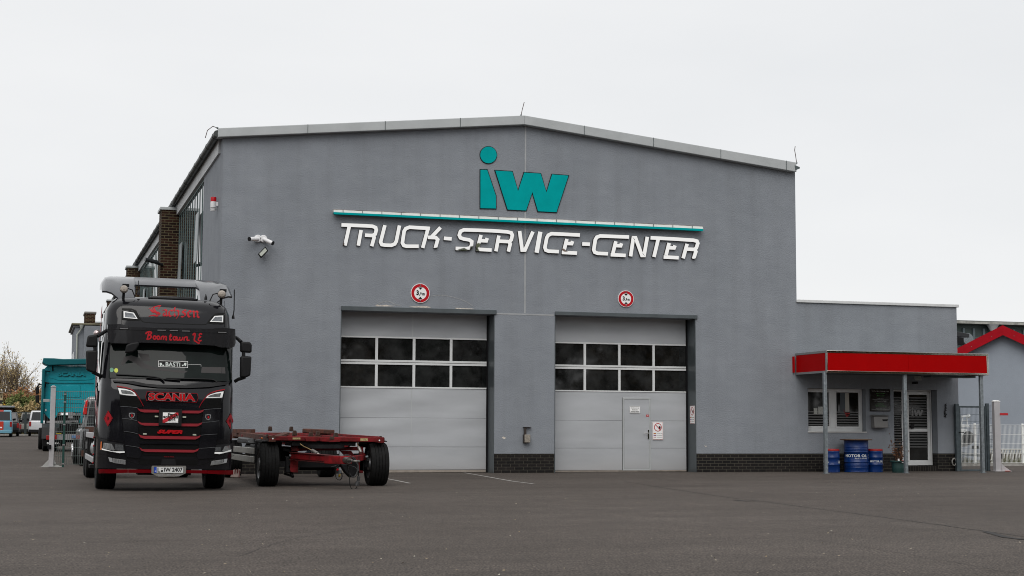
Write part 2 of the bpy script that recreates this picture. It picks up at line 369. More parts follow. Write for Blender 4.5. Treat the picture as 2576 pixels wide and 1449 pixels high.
for i in range(190):
    px, py = random.uniform(0, 2576), 1195+254*random.random()**1.3
    p = onZ(px, py, .006)
    if p.y > 38: continue
    s_ = random.uniform(.006, .018); a = random.random()*6.3; w_ = V((math.cos(a), math.sin(a), 0))*s_; k_ = V((-w_.y, w_.x, 0))*random.uniform(.4, .9)
    lf.add([p-w_, p-k_, p+w_+V((0, 0, .008)), p+k_], [(0, 1, 2, 3)])
tag(lf.build('leaf_litter', mat('dry_leaf', (.30, .22, .12), .8, 0, 0, 3, c2=(.45, .42, .36)), smooth=0), kind='stuff')
# ================================================================ workshop hall
YF = onZ(1300, 1190, 0).y
def F(px, py, dy=0): return onY(px, py, YF+dy)
XL = F(550, 900).x; XR = F(2002, 600).x; ZPL = .53
XD1 = (F(854.5, 1000).x, F(1243.5, 1000).x); XD2 = (F(1395, 1000).x, F(1751, 1000).x)
ZD1 = F(1050, 785.5).z; ZD2 = F(1570, 797).z
rr_ = ray(1228.5, 1100); YD = XD1[1]*rr_.y/rr_.x
if not .3 < YD-YF < .9: print('YD odd', YD-YF); YD = YF+.5
print('YF', YF, 'XL', XL, 'XR', XR, 'doors', XD1, XD2, ZD1, ZD2, 'YD', YD-YF)
hall = thing('workshop_hall', 'large grey rendered hall with a shallow gable and two sectional garage doors', 'building', ((XL+XR)/2, YF, 0))
EL, PK, ER = F(556, 340), F(1321, 308), F(1999, 428)
PK.x = onY(1321, 600, YF).x
pts = [(XL, ZPL), (XL, EL.z), (PK.x, PK.z), (XR, ER.z), (XR, ZPL), (XD2[1], ZPL), (XD2[1], ZD2), (XD2[0], ZD2), (XD2[0], ZPL), (XD1[1], ZPL), (XD1[1], ZD1), (XD1[0], ZD1), (XD1[0], ZPL)]
MB().prism([(x, YF, z) for x, z in pts], (0, .6, 0)).build('front_wall', PLA, hall, smooth=0)
for a, b in ((XL, XD1[0]), (XD1[1], XD2[0]), (XD2[1], XR)): MB().box(a+.01, b-.01 if b < XR else b, YF+.02, YF+.58, -.1, ZPL).build('plinth', BLK, hall, smooth=0)
# verge trim and roof
def G(px, py): return onY(px, py, YF-.2)
TL, TP, TR_, BR, BP, BL = G(549, 322), G(1320, 290), G(2004, 408.5), G(2000, 432), G(1322, 313), G(555, 345)
BP.x = TP.x; BL.x = TL.x; BR.x = TR_.x
for P4 in ((TL, TP, BP, BL), (TP, TR_, BR, BP)):
    MB().prism(P4, (0, .34, 0)).build('verge_trim', TRIM, hall, smooth=0, bevel=.015)
LEN = 72
rf = MB(); d_ = V((0, LEN, 0)); o_ = V((0, .1, -.03)); th = V((0, 0, -.12))
rf.prism([TL+o_, TP+o_, TP+o_+th, TL+o_+th], d_); rf.prism([TP+o_, TR_+o_, TR_+o_+th, TP+o_+th], d_)
rf.build('roof', ZINC, hall, smooth=0)
sm = MB()
for i in range(1, 5):
    for A, B, C, D_ in ((TL, TP, BP, BL), (TP, TR_, BR, BP)):
        if i < 5:
            t_ = i/4+.03 if A is TL else i/4-.04
            if not 0 < t_ < .98: continue
            p, q = A.lerp(B, t_), D_.lerp(C, t_); sm.beam(p+V((0, -.004, 0)), q+V((0, -.004, 0)), .012, .012, (0, 1, 0))
sm.build('trim_joint', ZINC, hall, smooth=0)
# joints in the render
jn = MB(); x_ = PK.x; jn.box(x_-.022, x_+.022, YF-.005, YF+.02, F(1322, 788).z, PK.z-.1)
jn.box(XD1[1]+.02, XD2[0]-.02, YF-.005, YF+.02, F(1320, 790).z-.03, F(1320, 790).z+.01)
jn.build('render_joint', mat('joint_grey', (.34, .35, .36), .7, 0, .1), hall, smooth=0)
# side wall: plaster return, piers, glazing
LT = F(553, 338).z; YRET = onX(508.5, 650, XL).y
print('return', YRET-YF, 'eave', LT)
sw = MB().box(XL, XL+.3, YF+.6, YRET, 0, LT-.05); sw.build('side_wall', PLA, hall, smooth=0)
PIER = []
yp = onX(447, 600, XL).y
p2_ = onX(351, 690, XL).y; step = p2_-yp; print('pier', yp-YF, step)
ztop = onX(447, 532, XL).z; ptop = ztop
zg = onX(447, 543, XL).z
for i in range(4):
    y0 = yp+step*i
    pr = MB().box(XL-.56, XL+.2, y0, y0+1.1, -.1, ptop).build('brick_pier', BRN, hall, smooth=0)
    MB().box(XL-.62, XL+.05, y0-.05, y0+1.15, ptop, ptop+.1).build('pier_coping', TRIM, pr, bevel=.01)
sof = MB().box(XL-.06, XL+.25, YF+.6, YF+LEN, zg, LT-.02); sof.build('soffit_board', mat('soffit_white', (.5, .51, .52), .6, 0, .1), hall, smooth=0)
MG = mat('mirror_glass', (.03, .035, .038), .02, 0, spec=1.0)
ends = [YRET]+[yp+step*i+1.1 for i in range(4)]; starts = [yp+step*i for i in range(4)]+[YF+LEN]
FRB = mat('glazing_bar', (.14, .20, .20), .5, .2)
for k in range(5):
    a, b = ends[k], starts[k]
    if b-a < 1: continue
    wn = MB().box(XL+.05, XL+.09, a, b, .8, zg+.02).build('side_window', MG, hall, smooth=0)
    fr = MB(); nb = max(6, int((b-a)/.75))
    for j in range(nb+1):
        y_ = a+(b-a)*j/nb; w_ = .03 if 0 < j < nb else .16
        fr.box(XL+.035, XL+.05, max(a, y_-w_/2), min(b, y_+w_/2), .8, zg)
    for z_ in (.8, .8+(zg-.8)*.52, zg-.06): fr.box(XL+.032, XL+.046, a, b, z_, z_+.07)
    fr.build('frame', FRB, wn, smooth=0)
    if k < 2:
        for yy, zz in ((a+(b-a)*.12, zg-1.6), (a+(b-a)*.78, zg-1.9)):
            v_ = MB(); hh = 1.5
            q = [V((XL, yy, zz+hh/2)), V((XL, yy+.9, zz+hh/2)), V((XL-.04, yy+.9, zz-hh/2)), V((XL-.04, yy, zz-hh/2))]
            v_.prism(q, (-.03, 0, -.01)); v_.build('vent_sash', mat('sash_steel', (.24, .27, .28), .4, .2), wn, smooth=0)
MB().box(XL, XL+.3, YRET, YF+LEN, -.1, .8).build('side_base_wall', BRN, hall, smooth=0)
MB().box(XL+.31, XR-.1, YF+LEN-.3, YF+LEN, 0, ER.z-.3).box(XR-.3, XR, YF+.6, YF+LEN-.31, 0, ER.z-.2).build('rear_walls', PLA, hall, smooth=0)
gx = TL.x-.02; gu = MB(); gzv = TL.z-.13
gu.lathe([(.085, 0), (.085, LEN)], (gx, YF-.12, gzv), 'Y', 14); gu.lathe([(.0001, 0), (.085, 0)], (gx, YF-.12, gzv), 'Y', 14)
gg = gu.build('gutter', mat('gutter_zinc', (.045, .05, .048), .45, .4, .4, 3), hall)
gb = MB()
for i in range(44):
    gb.lathe([(.086, 0), (.096, .015), (.096, .05), (.086, .065)], (gx, YF+.25+i*1.62, gzv), 'Y', 12)
gb.build('gutter_band', mat('gutter_band', (.02, .022, .02), .5), gg)
# downpipe at the hall's far left
# lightning rods
def rod(p, pts, lab):
    t_ = thing('lightning_rod', lab, 'lightning rod', p); MB().tube([p+V(q) for q in pts], .011, 5).build('wire', mat('rod_wire', (.12, .09, .08), .5, .6), t_)
    MB().ball(p, .03, 4).build('clamp', ZINC, t_)
rod(onY(1311, 290, YF-.05), [(0, 0, 0), (.03, 0, .15), (.09, 0, .38)], 'thin bent lightning wire standing on the roof ridge')
rod(onY(2004, 410, YF-.05), [(0, 0, 0), (-.03, 0, .22), (-.06, 0, .38), (-.04, 0, .5)], 'thin lightning wire on the right end of the roof edge')
rod(onY(547, 322, YF-.05), [(0, 0, 0), (-.13, -.1, .02), (-.28, -.2, -.12), (-.33, -.2, -.32)], 'copper coloured wire loop above the left end of the gutter')
MB().prism([onY(2000, 416, YF-.22), onY(2012, 420, YF-.22), onY(2012, 424, YF-.22), onY(2002, 428, YF-.22)], (0, .3, 0)).build('verge_cap', ZINC, hall, smooth=0)
# garage doors
def garage(X, ZT, zz, rows, seams, panes, label, right_edge, lint, plab):
    """rows: z of frame top, pane tops/bottoms..., panes: list of (x0, x1) on the door plane"""
    x0, x1 = X[0]-.1, X[1]-.0
    xe = right_edge
    gd = MB()
    ft, p1t, p1b, fm0, fm1, p2t, p2b, fb = rows
    zs = [ZT+.25, ft] ; gd.box(x0, xe, YD, YD+.06, ft+.003, ZT+.3)
    lo = [fb]+seams
    for a, b in zip(lo, lo[1:]): gd.box(x0, xe, YD, YD+.06, b+.003, a-.003)
    door = gd.build('garage_door', RIB, hall, smooth=0, bevel=.004, label=plab)
    fr = MB(); Yq = YD-.015
    def bar(a, b, z0, z1, dy=0): fr.box(a, b, Yq+dy, YD+.05, z0, z1)
    bar(x0, xe, p1t, ft); bar(x0, xe, (p1b+p2t)/2+.006, p1b); bar(x0, xe, p2t, (p1b+p2t)/2-.006); bar(x0, xe, fb, p2b)
    ed = [x0]+[v for p in panes for v in p]+[xe]
    for a, b in zip(ed[2::2], ed[3::2]):
        bar(a, b, p1b, p1t, .003); bar(a, b, p2b, p2t, .003)
    fr.build('window_frame', WFR, door, bevel=.004)
    for a, b in panes:
        for z0, z1 in ((p1b, p1t), (p2b, p2t)): MB().box(a-.01, b+.01, YD+.02, YD+.035, z0-.01, z1+.01).build('pane', GLASS, door, smooth=0)
    MB().box(x0, xe+.02, YD+.07, YD+.3, -.05, ZT+.5).build('door_backing', BLACK, door, smooth=0)
    MB().box(x0, xe, YD-.006, YD+.05, .012, seams[-1]-.004).build('bottom_seal', mat('alu_dirty', (.33, .29, .25), .5, .2, .15, 5), door, smooth=0)
    # jambs and lintel
    MB().box(X[1]-.02, X[1]-.002, YF-.004, YD-.002, 0, ZT-.002).build('door_jamb', STEEL, hall, smooth=0)
    MB().box(X[0]+.002, X[0]+.02, YF-.004, YD-.02, 0, ZT-.002).build('door_jamb', STEEL, hall, smooth=0)
    MB().box(X[1]-.07, X[1]-.02, YD-.02, YD+.05, 0, ZT).build('guide_rail', BLACK, door, smooth=0)
    l0, l1 = lint
    ln = MB().box(X[0]+.0, X[1]+.04, YF-.05, YF+.02, ZT-.004, ZT+l1).build('lintel_flashing', STEEL, hall, bevel=.006)
    return door
def zrow(f, x, y): return onY(*f(x, y), YD).z
rows1 = [zrow(d1, 596, y) for y in (439, 451, 604, 607, 633, 637, 791, 802)]
seam1 = [zrow(d1, 596, y) for y in (1011, 1216, 1378)]
pan1 = [(onY(*d1(a, 700), YD).x, onY(*d1(b, 700), YD).x) for a, b in ((60, 318), (337, 583), (602, 846), (864, 1106))]
gar1 = garage(XD1, ZD1, None, rows1, seam1, pan1, '', onY(*d1(1119, 900), YD).x, (0, .115), 'left sectional door, partly hidden by the trailer')
rows2 = [zrow(d2, 575, y) for y in (481, 492, 640, 643, 668, 670, 818, 827)]
seam2 = [zrow(d2, 575, y) for y in (1029, 1224, 1380)]
pan2 = [(onY(*d2(a, 700), YD).x, onY(*d2(b, 700), YD).x) for a, b in ((95, 308), (325, 553), (569, 795), (811, 1033))]
gar2 = garage(XD2, ZD2, None, rows2, seam2, pan2, '', onY(*d2(1046, 900), YD).x, (0, .10), 'right sectional door with a wicket door in it')
# vertical panel joint of door 1
xj = onY(*d1(576, 900), YD).x
MB().box(xj-.008, xj+.008, YD-.003, YD+.01, rows1[1]*0+.35, rows1[7]).box(xj+.0, xj+.03, YD-.004, YD+.01, rows1[0], ZD1).build('panel_joint', ALU, gar1, smooth=0)
# wicket door
w0, w1 = onY(*d2(583, 1100), YD).x, onY(*d2(781, 1100), YD).x; wt, wb = zrow(d2, 680, 868), zrow(d2, 680, 1381)
wk = MB()
for a, b, c, d in ((w0, w1, wt-.04, wt), (w0, w0+.045, wb+.04, wt-.04), (w1-.045, w1, wb+.04, wt-.04), (w0, w1, wb, wb+.04)): wk.box(a, b, YD-.014, YD+.03, c, d)
wk.build('wicket_frame', ALU, gar2, bevel=.004)
MB().box(w0+.052, w1-.052, YD-.006, YD+.01, wb+.05, wt-.048).build('wicket_door', RIB, gar2, smooth=0)
MB().box(w0-.012, w0-.001, YD-.004, YD+.03, wb, wt+.01).build('hinge_gap', BLACK, gar2, smooth=0)
hx, hz = onY(*d2(764, 1118), YD).x, zrow(d2, 764, 1118)
MB().box(hx-.02, hx+.02, YD-.03, YD-.01, hz-.16, hz+.1).tube([(hx, YD-.03, hz), (hx, YD-.07, hz), (hx-.15, YD-.07, hz)], .011, 8).build('door_handle', CHROME, gar2, bevel=.004)
# signs on the doors
def panel(name, f, x0, y0, x1, y1, Y, M, th, parent, bevel=0):
    P = [onY(*f(x0, y0), Y), onY(*f(x1, y0), Y), onY(*f(x1, y1), Y), onY(*f(x0, y1), Y)]
    xa = (P[0].x+P[3].x)/2; xb = (P[1].x+P[2].x)/2; za = (P[0].z+P[1].z)/2; zb = (P[2].z+P[3].z)/2
    MB().box(xa, xb, Y-th, Y, zb, za).build(name, M, parent, smooth=0, bevel=bevel)
    return xa, xb, zb, za
def fq(xa, xb, za, zb, Y): return quadmap((xa, Y, za), (xb, Y, za), (xb, Y, zb), (xa, Y, zb), (0, -1, 0))
t_ = thing('notice_sign', 'small white notice with three printed lines on the wicket door', 'sign', onY(*d2(670, 950), YD-.02))
A = panel('board', d2, 634, 926, 706, 977, YD-.016, WHITE, .008, t_)
k = MB(); yy = YD-.024; xa, xb, zb, za = A; hw = xb-xa; hh = za-zb
for i, (s_, a, b) in enumerate((('Unbefugten ist das', .1, .9), ('Betreten der', .22, .78), ('Werkstatt verboten!', .08, .92))):
    zc = za-hh*(.30+.24*i); txt(k, s_, fq(xa+hw*a, xa+hw*b, zc-hh*.06, zc+hh*.09, yy), .002, .02)
for bx in ((xa+.01, xb-.01, za-.02, za-.012), (xa+.01, xb-.01, zb+.012, zb+.02)): k.box(bx[0], bx[1], yy-.001, yy, bx[2], bx[3])
k.build('lettering', INK, t_, smooth=0)
t_ = thing('door_sticker', 'tiny red sticker near the edge of the wicket door', 'sticker', onY(*d2(760, 993), YD-.02))
A = panel('sticker', d2, 750, 987, 770, 1001, YD-.008, RED, .003, t_); k = MB(); txt(k, '24h', fq(A[0]+.015, A[1]-.015, A[2]+.02, A[3]-.02, YD-.012), .001, .03); k.build('print', WHITE, t_, smooth=0)
def stop_sign(label, xa, xb, za, zb, Y, nrm=None, pl_=None):
    """white board with a red ring, raised hand, three little flags. pl_: function (u, v, w) -> world"""
    c = pl_(.5, .5, 0); t_ = thing('prohibition_sign', label, 'sign', c, 'no entry signs at the right garage door')
    def rect(mb, u0, u1, v0, v1, w0, w1):
        p = [pl_(u0, v0, w1), pl_(u1, v0, w1), pl_(u1, v1, w1), pl_(u0, v1, w1)]; q = [pl_(u0, v0, w0), pl_(u1, v0, w0), pl_(u1, v1, w0), pl_(u0, v1, w0)]
        mb.add(p+q, [(0, 1, 2, 3), (0, 4, 5, 1), (1, 5, 6, 2), (2, 6, 7, 3), (3, 7, 4, 0)])
    b_ = MB(); rect(b_, 0, 1, 0, 1, 0, .008); b_.build('board', WHITE, t_, smooth=0)
    e = MB()
    for u0, u1, v0, v1 in ((.03, .97, .98, .99), (.03, .97, .01, .02), (.03, .05, .02, .98), (.95, .97, .02, .98)): rect(e, u0, u1, v0, v1, .008, .0095)
    cx, cy, ru = .5, .69, .36; asp = (xb-xa)/(zb-za)
    def ring(mb, r1, r2, n_=28):
        vv = []; ff = []
        for i in range(n_):
            a = 2*math.pi*i/n_
            for r_ in (r1, r2): vv.append((cx+r_*math.cos(a), cy+r_*math.sin(a)*asp))
            j = (i+1) % n_; ff.append((2*i, 2*i+1, 2*j+1, 2*j))
        mb.add([pl_(x, y, .0105) for x, y in vv], ff)
    ring(e, .30, .36)
    vv, ff = ribbon([(cx-.23, cy+.23*asp), (cx+.23, cy-.23*asp)], .045); e.add([pl_(x, y, .0125) for x, y in vv], ff)
    e.build('red_ring', RED, t_, smooth=0)
    h_ = MB(); hx_, hy_ = .66, .665
    rect(h_, hx_-.08, hx_+.09, hy_-.06, hy_+.03, .008, .0115)
    for i in range(4): rect(h_, hx_-.08+i*.043, hx_-.045+i*.043, hy_+.03, hy_+.10-abs(i-1.3)*.012, .008, .0115)
    vv, ff = ribbon([(hx_-.06, hy_-.03), (hx_-.15, hy_+.01)], .03); h_.add([pl_(x, y, .0112) for x, y in vv], ff)
    h_.build('hand', INK, t_, smooth=0)
    fl = MB(); g1 = MB(); g2 = MB(); g3 = MB()
    rect(fl, .1, .32, .352, .37, .008, .010); rect(g1, .1, .32, .334, .352, .008, .010); rect(g2, .1, .32, .316, .334, .008, .010)
    rect(g3, .1, .32, .215, .26, .008, .010); rect(g1, .1, .32, .232, .243, .010, .011); rect(g1, .2, .22, .215, .26, .010, .0112); rect(g1, .1, .32, .12, .142, .008, .010)
    fl.build('flag_black', INK, t_, smooth=0); g1.build('flag_red', RED, t_, smooth=0); g2.build('flag_gold', mat('gold', (.8, .5, .02), .5), t_, smooth=0); g3.build('flag_blue', mat('flag_blue', (.02, .04, .3), .5), t_, smooth=0)
    tx = MB()
    for s_, v in (('Zutritt für Unbefugte verboten', .335), ('No trespassing', .23), ('Wstęp wzbroniony', .125)):
        txt(tx, s_, lambda x, y, w, v=v: pl_(.38+.54*x, v-.012+.03*y, .0085+w), .001, .02)
    tx.build('lettering', INK, t_, smooth=0)
Pa, Pb = onY(*d2(795, 1163), YD-.02), onY(*d2(870, 1038), YD-.02)
stop_sign('white no entry sign with raised hand beside the wicket door', Pa.x, Pb.x, Pa.z, Pb.z, 0, None, fq(Pa.x, Pb.x, Pa.z, Pb.z, YD-.02))
Xj = XD2[1]-.021; Qa, Qb = onX(*d2(1062, 1050), Xj), onX(*d2(1094, 924), Xj); qa, qb = max(Qa.y, Qb.y), min(Qa.y, Qb.y)
stop_sign('narrow looking no entry sign on the steel jamb right of the garage door', 0, abs(qa-qb), Qa.z, Qb.z, 0, None,
          quadmap((Xj, qa, Qa.z), (Xj, qb, Qa.z), (Xj, qb, Qb.z), (Xj, qa, Qb.z), (-1, 0, 0)))
# round height-limit signs
def height_sign(c, r, label):
    t_ = thing('height_limit_sign', label, 'road sign', c, 'round height limit signs over the garage doors'); y = c.y
    MB().lathe([(.0001, -.03), (r, -.03), (r, 0), (.0001, 0)], c, 'Y', 48).build('disc', WHITE, t_, smooth=30)
    def ring(r1, r2, w, M, nm):
        MB().lathe([(r1, -.03), (r1, -.03-w), (r2, -.03-w), (r2, -.03)], c, 'Y', 48).build(nm, M, t_, smooth=30)
    ring(r*.66, r*.95, .003, RED, 'red_ring')
    k = MB()
    for sg in (1, -1):
        p = [(0, .36), (.22, .60), (-.22, .60)]; k.prism([(c.x+a*r, y-.032, c.z+b*r*sg) for a, b in p], (0, -.004, 0))
    txt(k, '3', fq(c.x-.42*r, c.x-.16*r, c.z-.22*r, c.z+.30*r, y-.031), .003, .045)
    k.box(c.x-.13*r, c.x-.06*r, y-.034, y-.031, c.z-.22*r, c.z-.14*r); k.prism([(c.x-.13*r, y-.034, c.z-.22*r), (c.x-.06*r, y-.034, c.z-.22*r), (c.x-.12*r, y-.034, c.z-.30*r)], (0, .002, 0))
    txt(k, '9', fq(c.x-.02*r, c.x+.13*r, c.z-.22*r, c.z+.10*r, y-.031), .003, .035)
    txt(k, 'm', fq(c.x+.20*r, c.x+.46*r, c.z-.22*r, c.z+.02*r, y-.031), .003, .035)
    k.build('lettering', INK, t_, smooth=0)
    b_ = MB()
    for sg in (1, -1): b_.ball((c.x, y-.036, c.z+sg*.80*r), .02, 5)
    b_.build('bolt', GALV, t_)
height_sign(F(*d1(637, 129)), 24.1*(F(1057, 737).y/FPX)/math.cos(.3)*1.0, 'round red and white height sign above the left garage door')
height_sign(F(*d2(605, 169)), 22.0*(F(1573, 752).y/FPX)/math.cos(.22), 'round red and white height sign above the right garage door')
# ---------------------------------------------------------------- lettering on the gable
def LP(x, y, dy=0): p = onY(*aL(x, y), YF+dy); return (p.x, p.z)
sg = thing('company_emblem', 'teal emblem with a dotted letter i and a broad w under the gable peak', 'sign', F(1318, 455))
def emb(pts, nm):
    P = [LP(*p) for p in pts]; P2 = offset_poly(P, .022)
    MB().prism([(x, YF-.032, z) for x, z in P], (0, .012, 0)).build(nm, TEAL, sg, smooth=0)
    MB().prism([(x, YF-.02, z) for x, z in P2], (0, .018, 0)).build('dark_edge', BLACK, sg, smooth=0)
emb([(1045, 228), (1088, 228), (1145, 397), (1145, 480), (1045, 478)], 'letter')
emb([(1142, 233), (1252, 240), (1290, 368), (1330, 246), (1437, 253), (1475, 376), (1512, 258), (1618, 266), (1540, 504), (1420, 498), (1383, 373), (1342, 493), (1222, 487)], 'letter')
cxx = [LP(1097+53*math.cos(a*math.pi/24), 131+54*math.sin(a*math.pi/24)) for a in range(48)]
MB().prism([(x, YF-.032, z) for x, z in cxx], (0, .012, 0)).build('dot', TEAL, sg, smooth=0)
MB().prism([(x, YF-.02, z) for x, z in offset_poly(cxx, .018)], (0, .018, 0)).build('dark_edge', BLACK, sg, smooth=0)
bar = thing('sign_light_bar', 'long white and teal strip mounted above the company lettering', 'sign lighting', F(1300, 553))
Yb = YF-.2
def qd(x0, y0, x1, y1, x2, y2, x3, y3, Y, d, nm, M):
    P = [onY(*aL(x0, y0), Y), onY(*aL(x1, y1), Y), onY(*aL(x2, y2), Y), onY(*aL(x3, y3), Y)]
    return MB().prism(P, (0, d, 0)).build(nm, M, bar, smooth=0)
qd(90, 502, 2500, 612, 2500, 626, 92, 516, Yb, .08, 'teal_strip', TEAL)
qd(88, 487, 2495, 597, 2500, 612, 90, 502, Yb+.03, .15, 'chrome_strip', mat('satin_white', (.88, .87, .84), .3, .1, .08, 1.5))
qd(88, 483, 2495, 593, 2495, 597.5, 88, 487.5, Yb+.04, .1, 'upper_lip', mat('rusty_lip', (.10, .075, .055), .5, .1, .6, 1.2, c2=(.5, .48, .45)))
bb = MB()
for i in range(19):
    t_ = (i+.5)/19; p = onY(*aL(88+t_*2405, 495+t_*109), Yb); bb.beam(p+V((0, .02, .05)), p+V((0, .02, -.03)), .010, .02)
    if i % 3 == 0: bb.box(p.x-.02, p.x+.02, Yb+.1, YF, p.z-.03, p.z)
bb.build('clip', ZINC, bar, smooth=0)
ls = thing('wall_lettering', 'raised chrome letters reading TRUCK-SERVICE-CENTER across the grey gable wall', 'sign', F(1305, 605))
SW = 23
GL = {
 'T': [[(137, 588), (300, 594)], [(190, 588), (160, 722)]],
 'R': [[(296, 594), (340, 597), (360, 606), (364, 622), (357, 648), (340, 657), (290, 655)], [(265, 622), (247, 723)], [(344, 655), (350, 670), (334, 727)]],
 'U': [[(420, 590), (392, 700), (400, 716), (425, 720), (462, 721), (484, 712), (494, 695), (515, 592)]],
 'C': [[(713, 611), (580, 603), (556, 612), (545, 630), (534, 705), (543, 722), (562, 727), (640, 727)]],
 'K': [[(704, 601), (666, 738)], [(782, 605), (722, 668)], [(700, 669), (752, 671), (764, 684), (748, 740)]],
 '-': [[(804, 675), (855, 679)]],
 'S': [[(1120, 626), (935, 620), (912, 630), (904, 655), (912, 672), (935, 680), (968, 685), (986, 697), (984, 722), (974, 738), (950, 743), (880, 741)]],
 'E': [[(1046, 654), (1024, 735)], [(1036, 690), (1080, 692), (1086, 674)], [(1012, 746), (1115, 752)]],
 'R2': [[(1117, 626), (1215, 633), (1243, 640), (1250, 655), (1243, 685), (1232, 697), (1165, 694)], [(1162, 658), (1143, 760)], [(1228, 697), (1236, 712), (1224, 762)]],
 'V': [[(1297, 628), (1314, 752), (1332, 752), (1384, 632)]],
 'I': [[(1432, 633), (1408, 769)]],
 'C2': [[(1690, 654), (1505, 645), (1484, 655), (1474, 672), (1462, 735), (1468, 752), (1485, 759), (1553, 762)]],
 'E2': [[(1605, 680), (1586, 757)], [(1598, 708), (1636, 710), (1642, 694)], [(1572, 767), (1671, 772)]],
 '-2': [[(1705, 712), (1755, 714)]],
 'C3': [[(2010, 667), (1822, 660), (1800, 668), (1790, 685), (1780, 750), (1787, 766), (1805, 773), (1873, 776)]],
 'E3': [[(1924, 695), (1905, 772)], [(1917, 722), (1955, 724), (1961, 708)], [(1890, 782), (1988, 787)]],
 'N': [[(2020, 793), (2038, 672), (2052, 672), (2094, 787), (2108, 787), (2129, 666)]],
 'T2': [[(2150, 672), (2310, 680)], [(2202, 672), (2172, 797)]],
 'E4': [[(2271, 706), (2251, 785)], [(2264, 736), (2303, 738), (2309, 722)], [(2235, 797), (2333, 802)]],
 'R3': [[(2306, 680), (2430, 688), (2452, 694), (2458, 708), (2448, 738), (2438, 748), (2374, 745)], [(2388, 712), (2362, 806)], [(2436, 747), (2445, 762), (2430, 809)]]}
for li, (kk, st) in enumerate(GL.items()):
    k = MB(); e = MB()
    for i, s_ in enumerate(st):
        vv, ff = ribbon(s_, SW if kk[0] != 'I' else 28)
        for mb_, Y0, w_, g_ in ((k, YF-.09, .012, 0), ):
            solid(mb_, [LP(x, y) for x, y in vv], ff, lambda x, z, w, i=i: V((x, YF-.050-w+.0, z)), .012+.0012*i+.00035*li)
        v2, f2 = ribbon(s_, SW+3); solid(e, [LP(x, y) for x, y in v2], f2, lambda x, z, w, i=i: V((x, YF-w, z)), .040+.0012*i+.0003*li)
    lt = k.build('letter', CHROME, ls, smooth=0); e.build('letter_edge', mat('letter_side', (.06, .05, .045), .4, .5), lt, smooth=0)
# ---------------------------------------------------------------- wall gear
CAMW = mat('camera_white', (.75, .75, .76), .35)
def cctv(zc, dirv, label):
    zz = zm(960, 920, 11.146); c = F(*zz(*zc)); t_ = thing('security_camera', label, 'security camera', c, 'white cameras on the left of the gable wall')
    MB().lathe([(.0001, -.07), (.085, -.07), (.10, -.05), (.10, 0), (.0001, 0)], c, 'Y', 28).build('base', CAMW, t_)
    d = V(dirv).normalized(); a = c+V((0, -.09, -.01)); b_ = a+d*.30
    MB().tube([c+V((0, -.05, 0)), a], .03, 10).tube([a, b_], .052, 18).build('body', CAMW, t_)
    MB().tube([b_, b_+d*.02], .058, 18).build('lens', BLACK, t_)
    MB().beam(a+d*.08+V((0, 0, -.052)), a+d*.2+V((0, 0, -.052)), .03, .012).build('plate', mat('tan', (.5, .38, .25), .5), t_)
cctv((785, 390), (-.85, -.6, -.13), 'white bullet camera aimed left on the grey wall')
cctv((1035, 400), (.72, -.6, -.42), 'white bullet camera aimed right beside its twin')
zz = zm(960, 920, 11.146); P = [onY(*zz(*q), YF-.22) for q in ((1130, 735), (1272, 925), (945, 1260), (805, 1070))]; c = sum(P, V())/4
t_ = thing('floodlight', 'black framed floodlight tilted on the wall below the two cameras', 'floodlight', c)
MB().prism(P, (0, .06, 0)).build('housing', BLACK, t_, bevel=.01)
q = [onY(*zz(*q), YF-.235) for q in ((1120, 800), (1207, 915), (945, 1180), (855, 1065))]
MB().prism(q, (0, .02, 0)).build('lens', mat('lamp_lens', (.50, .53, .47), .25, 0, .15, 10), t_, smooth=0)
MB().beam(c+V((0, .05, 0)), c+V((0, .22, .0)), .05, .12).beam(P[0].lerp(P[3], .5)+V((0, .03, 0)), P[1].lerp(P[2], .5)+V((0, .03, 0)), .02, .02).build('bracket', BLACK, t_, smooth=0)
def siren(c, label):
    t_ = thing('alarm_siren', label, 'alarm', c, 'red and white alarm sirens on the hall corners')
    return t_
c = onX(537, 513, XL-.12); t_ = siren(c, 'red topped white siren on the left side of the hall corner')
MB().lathe([(.0001, -.19), (.075, -.19), (.08, -.17), (.08, .06), (.0001, .06)], c, 'Z', 20).build('body', CAMW, t_)
MB().lathe([(.0001, .061), (.078, .061), (.078, .17), (.07, .185), (.0001, .185)], c, 'Z', 20).build('beacon', RED, t_)
k = MB()
for i in range(2): k.lathe([(.0815, -.12-i*.035), (.0815, -.105-i*.035)], c, 'Z', 16)
k.build('slot', BLACK, t_)
MB().box(c.x, XL+.002, c.y-.05, c.y+.05, c.z-.06, c.z+.05).build('bracket', CAMW, t_, bevel=.005)
c = V((XR+.06, YF+.25, F(2005, 575).z)); t_ = siren(c, 'red topped siren peeking past the right hall corner')
MB().lathe([(.0001, -.15), (.06, -.15), (.06, .02), (.0001, .02)], c, 'Z', 16).build('body', CAMW, t_)
MB().lathe([(.0001, .021), (.06, .021), (.06, .13), (.0001, .13)], c, 'Z', 16).build('beacon', RED, t_)
zq = zm(2050, 1680, 6.584); c = F(*zq(360, 480)); t_ = thing('wall_box', 'small weathered metal box with a short pipe between the two garage doors', 'electrical box', c)
MB().box(c.x-.085, c.x+.085, YF-.13, YF-.001, c.z-.12, c.z+.1).build('box', mat('weathered', (.30, .27, .23), .5, .3, .3, 20), t_, bevel=.012)
MB().box(c.x-.1, c.x-.07, YF-.12, YF-.002, c.z-.125, c.z+.105).box(c.x-.075, c.x-.015, YF-.07, YF-.002, c.z+.1, c.z+.3).box(c.x-.1, c.x+.13, YF-.09, YF-.002, c.z+.3, c.z+.31).build('pipe', mat('dark_metal', (.05, .04, .035), .5, .4), t_, bevel=.003)
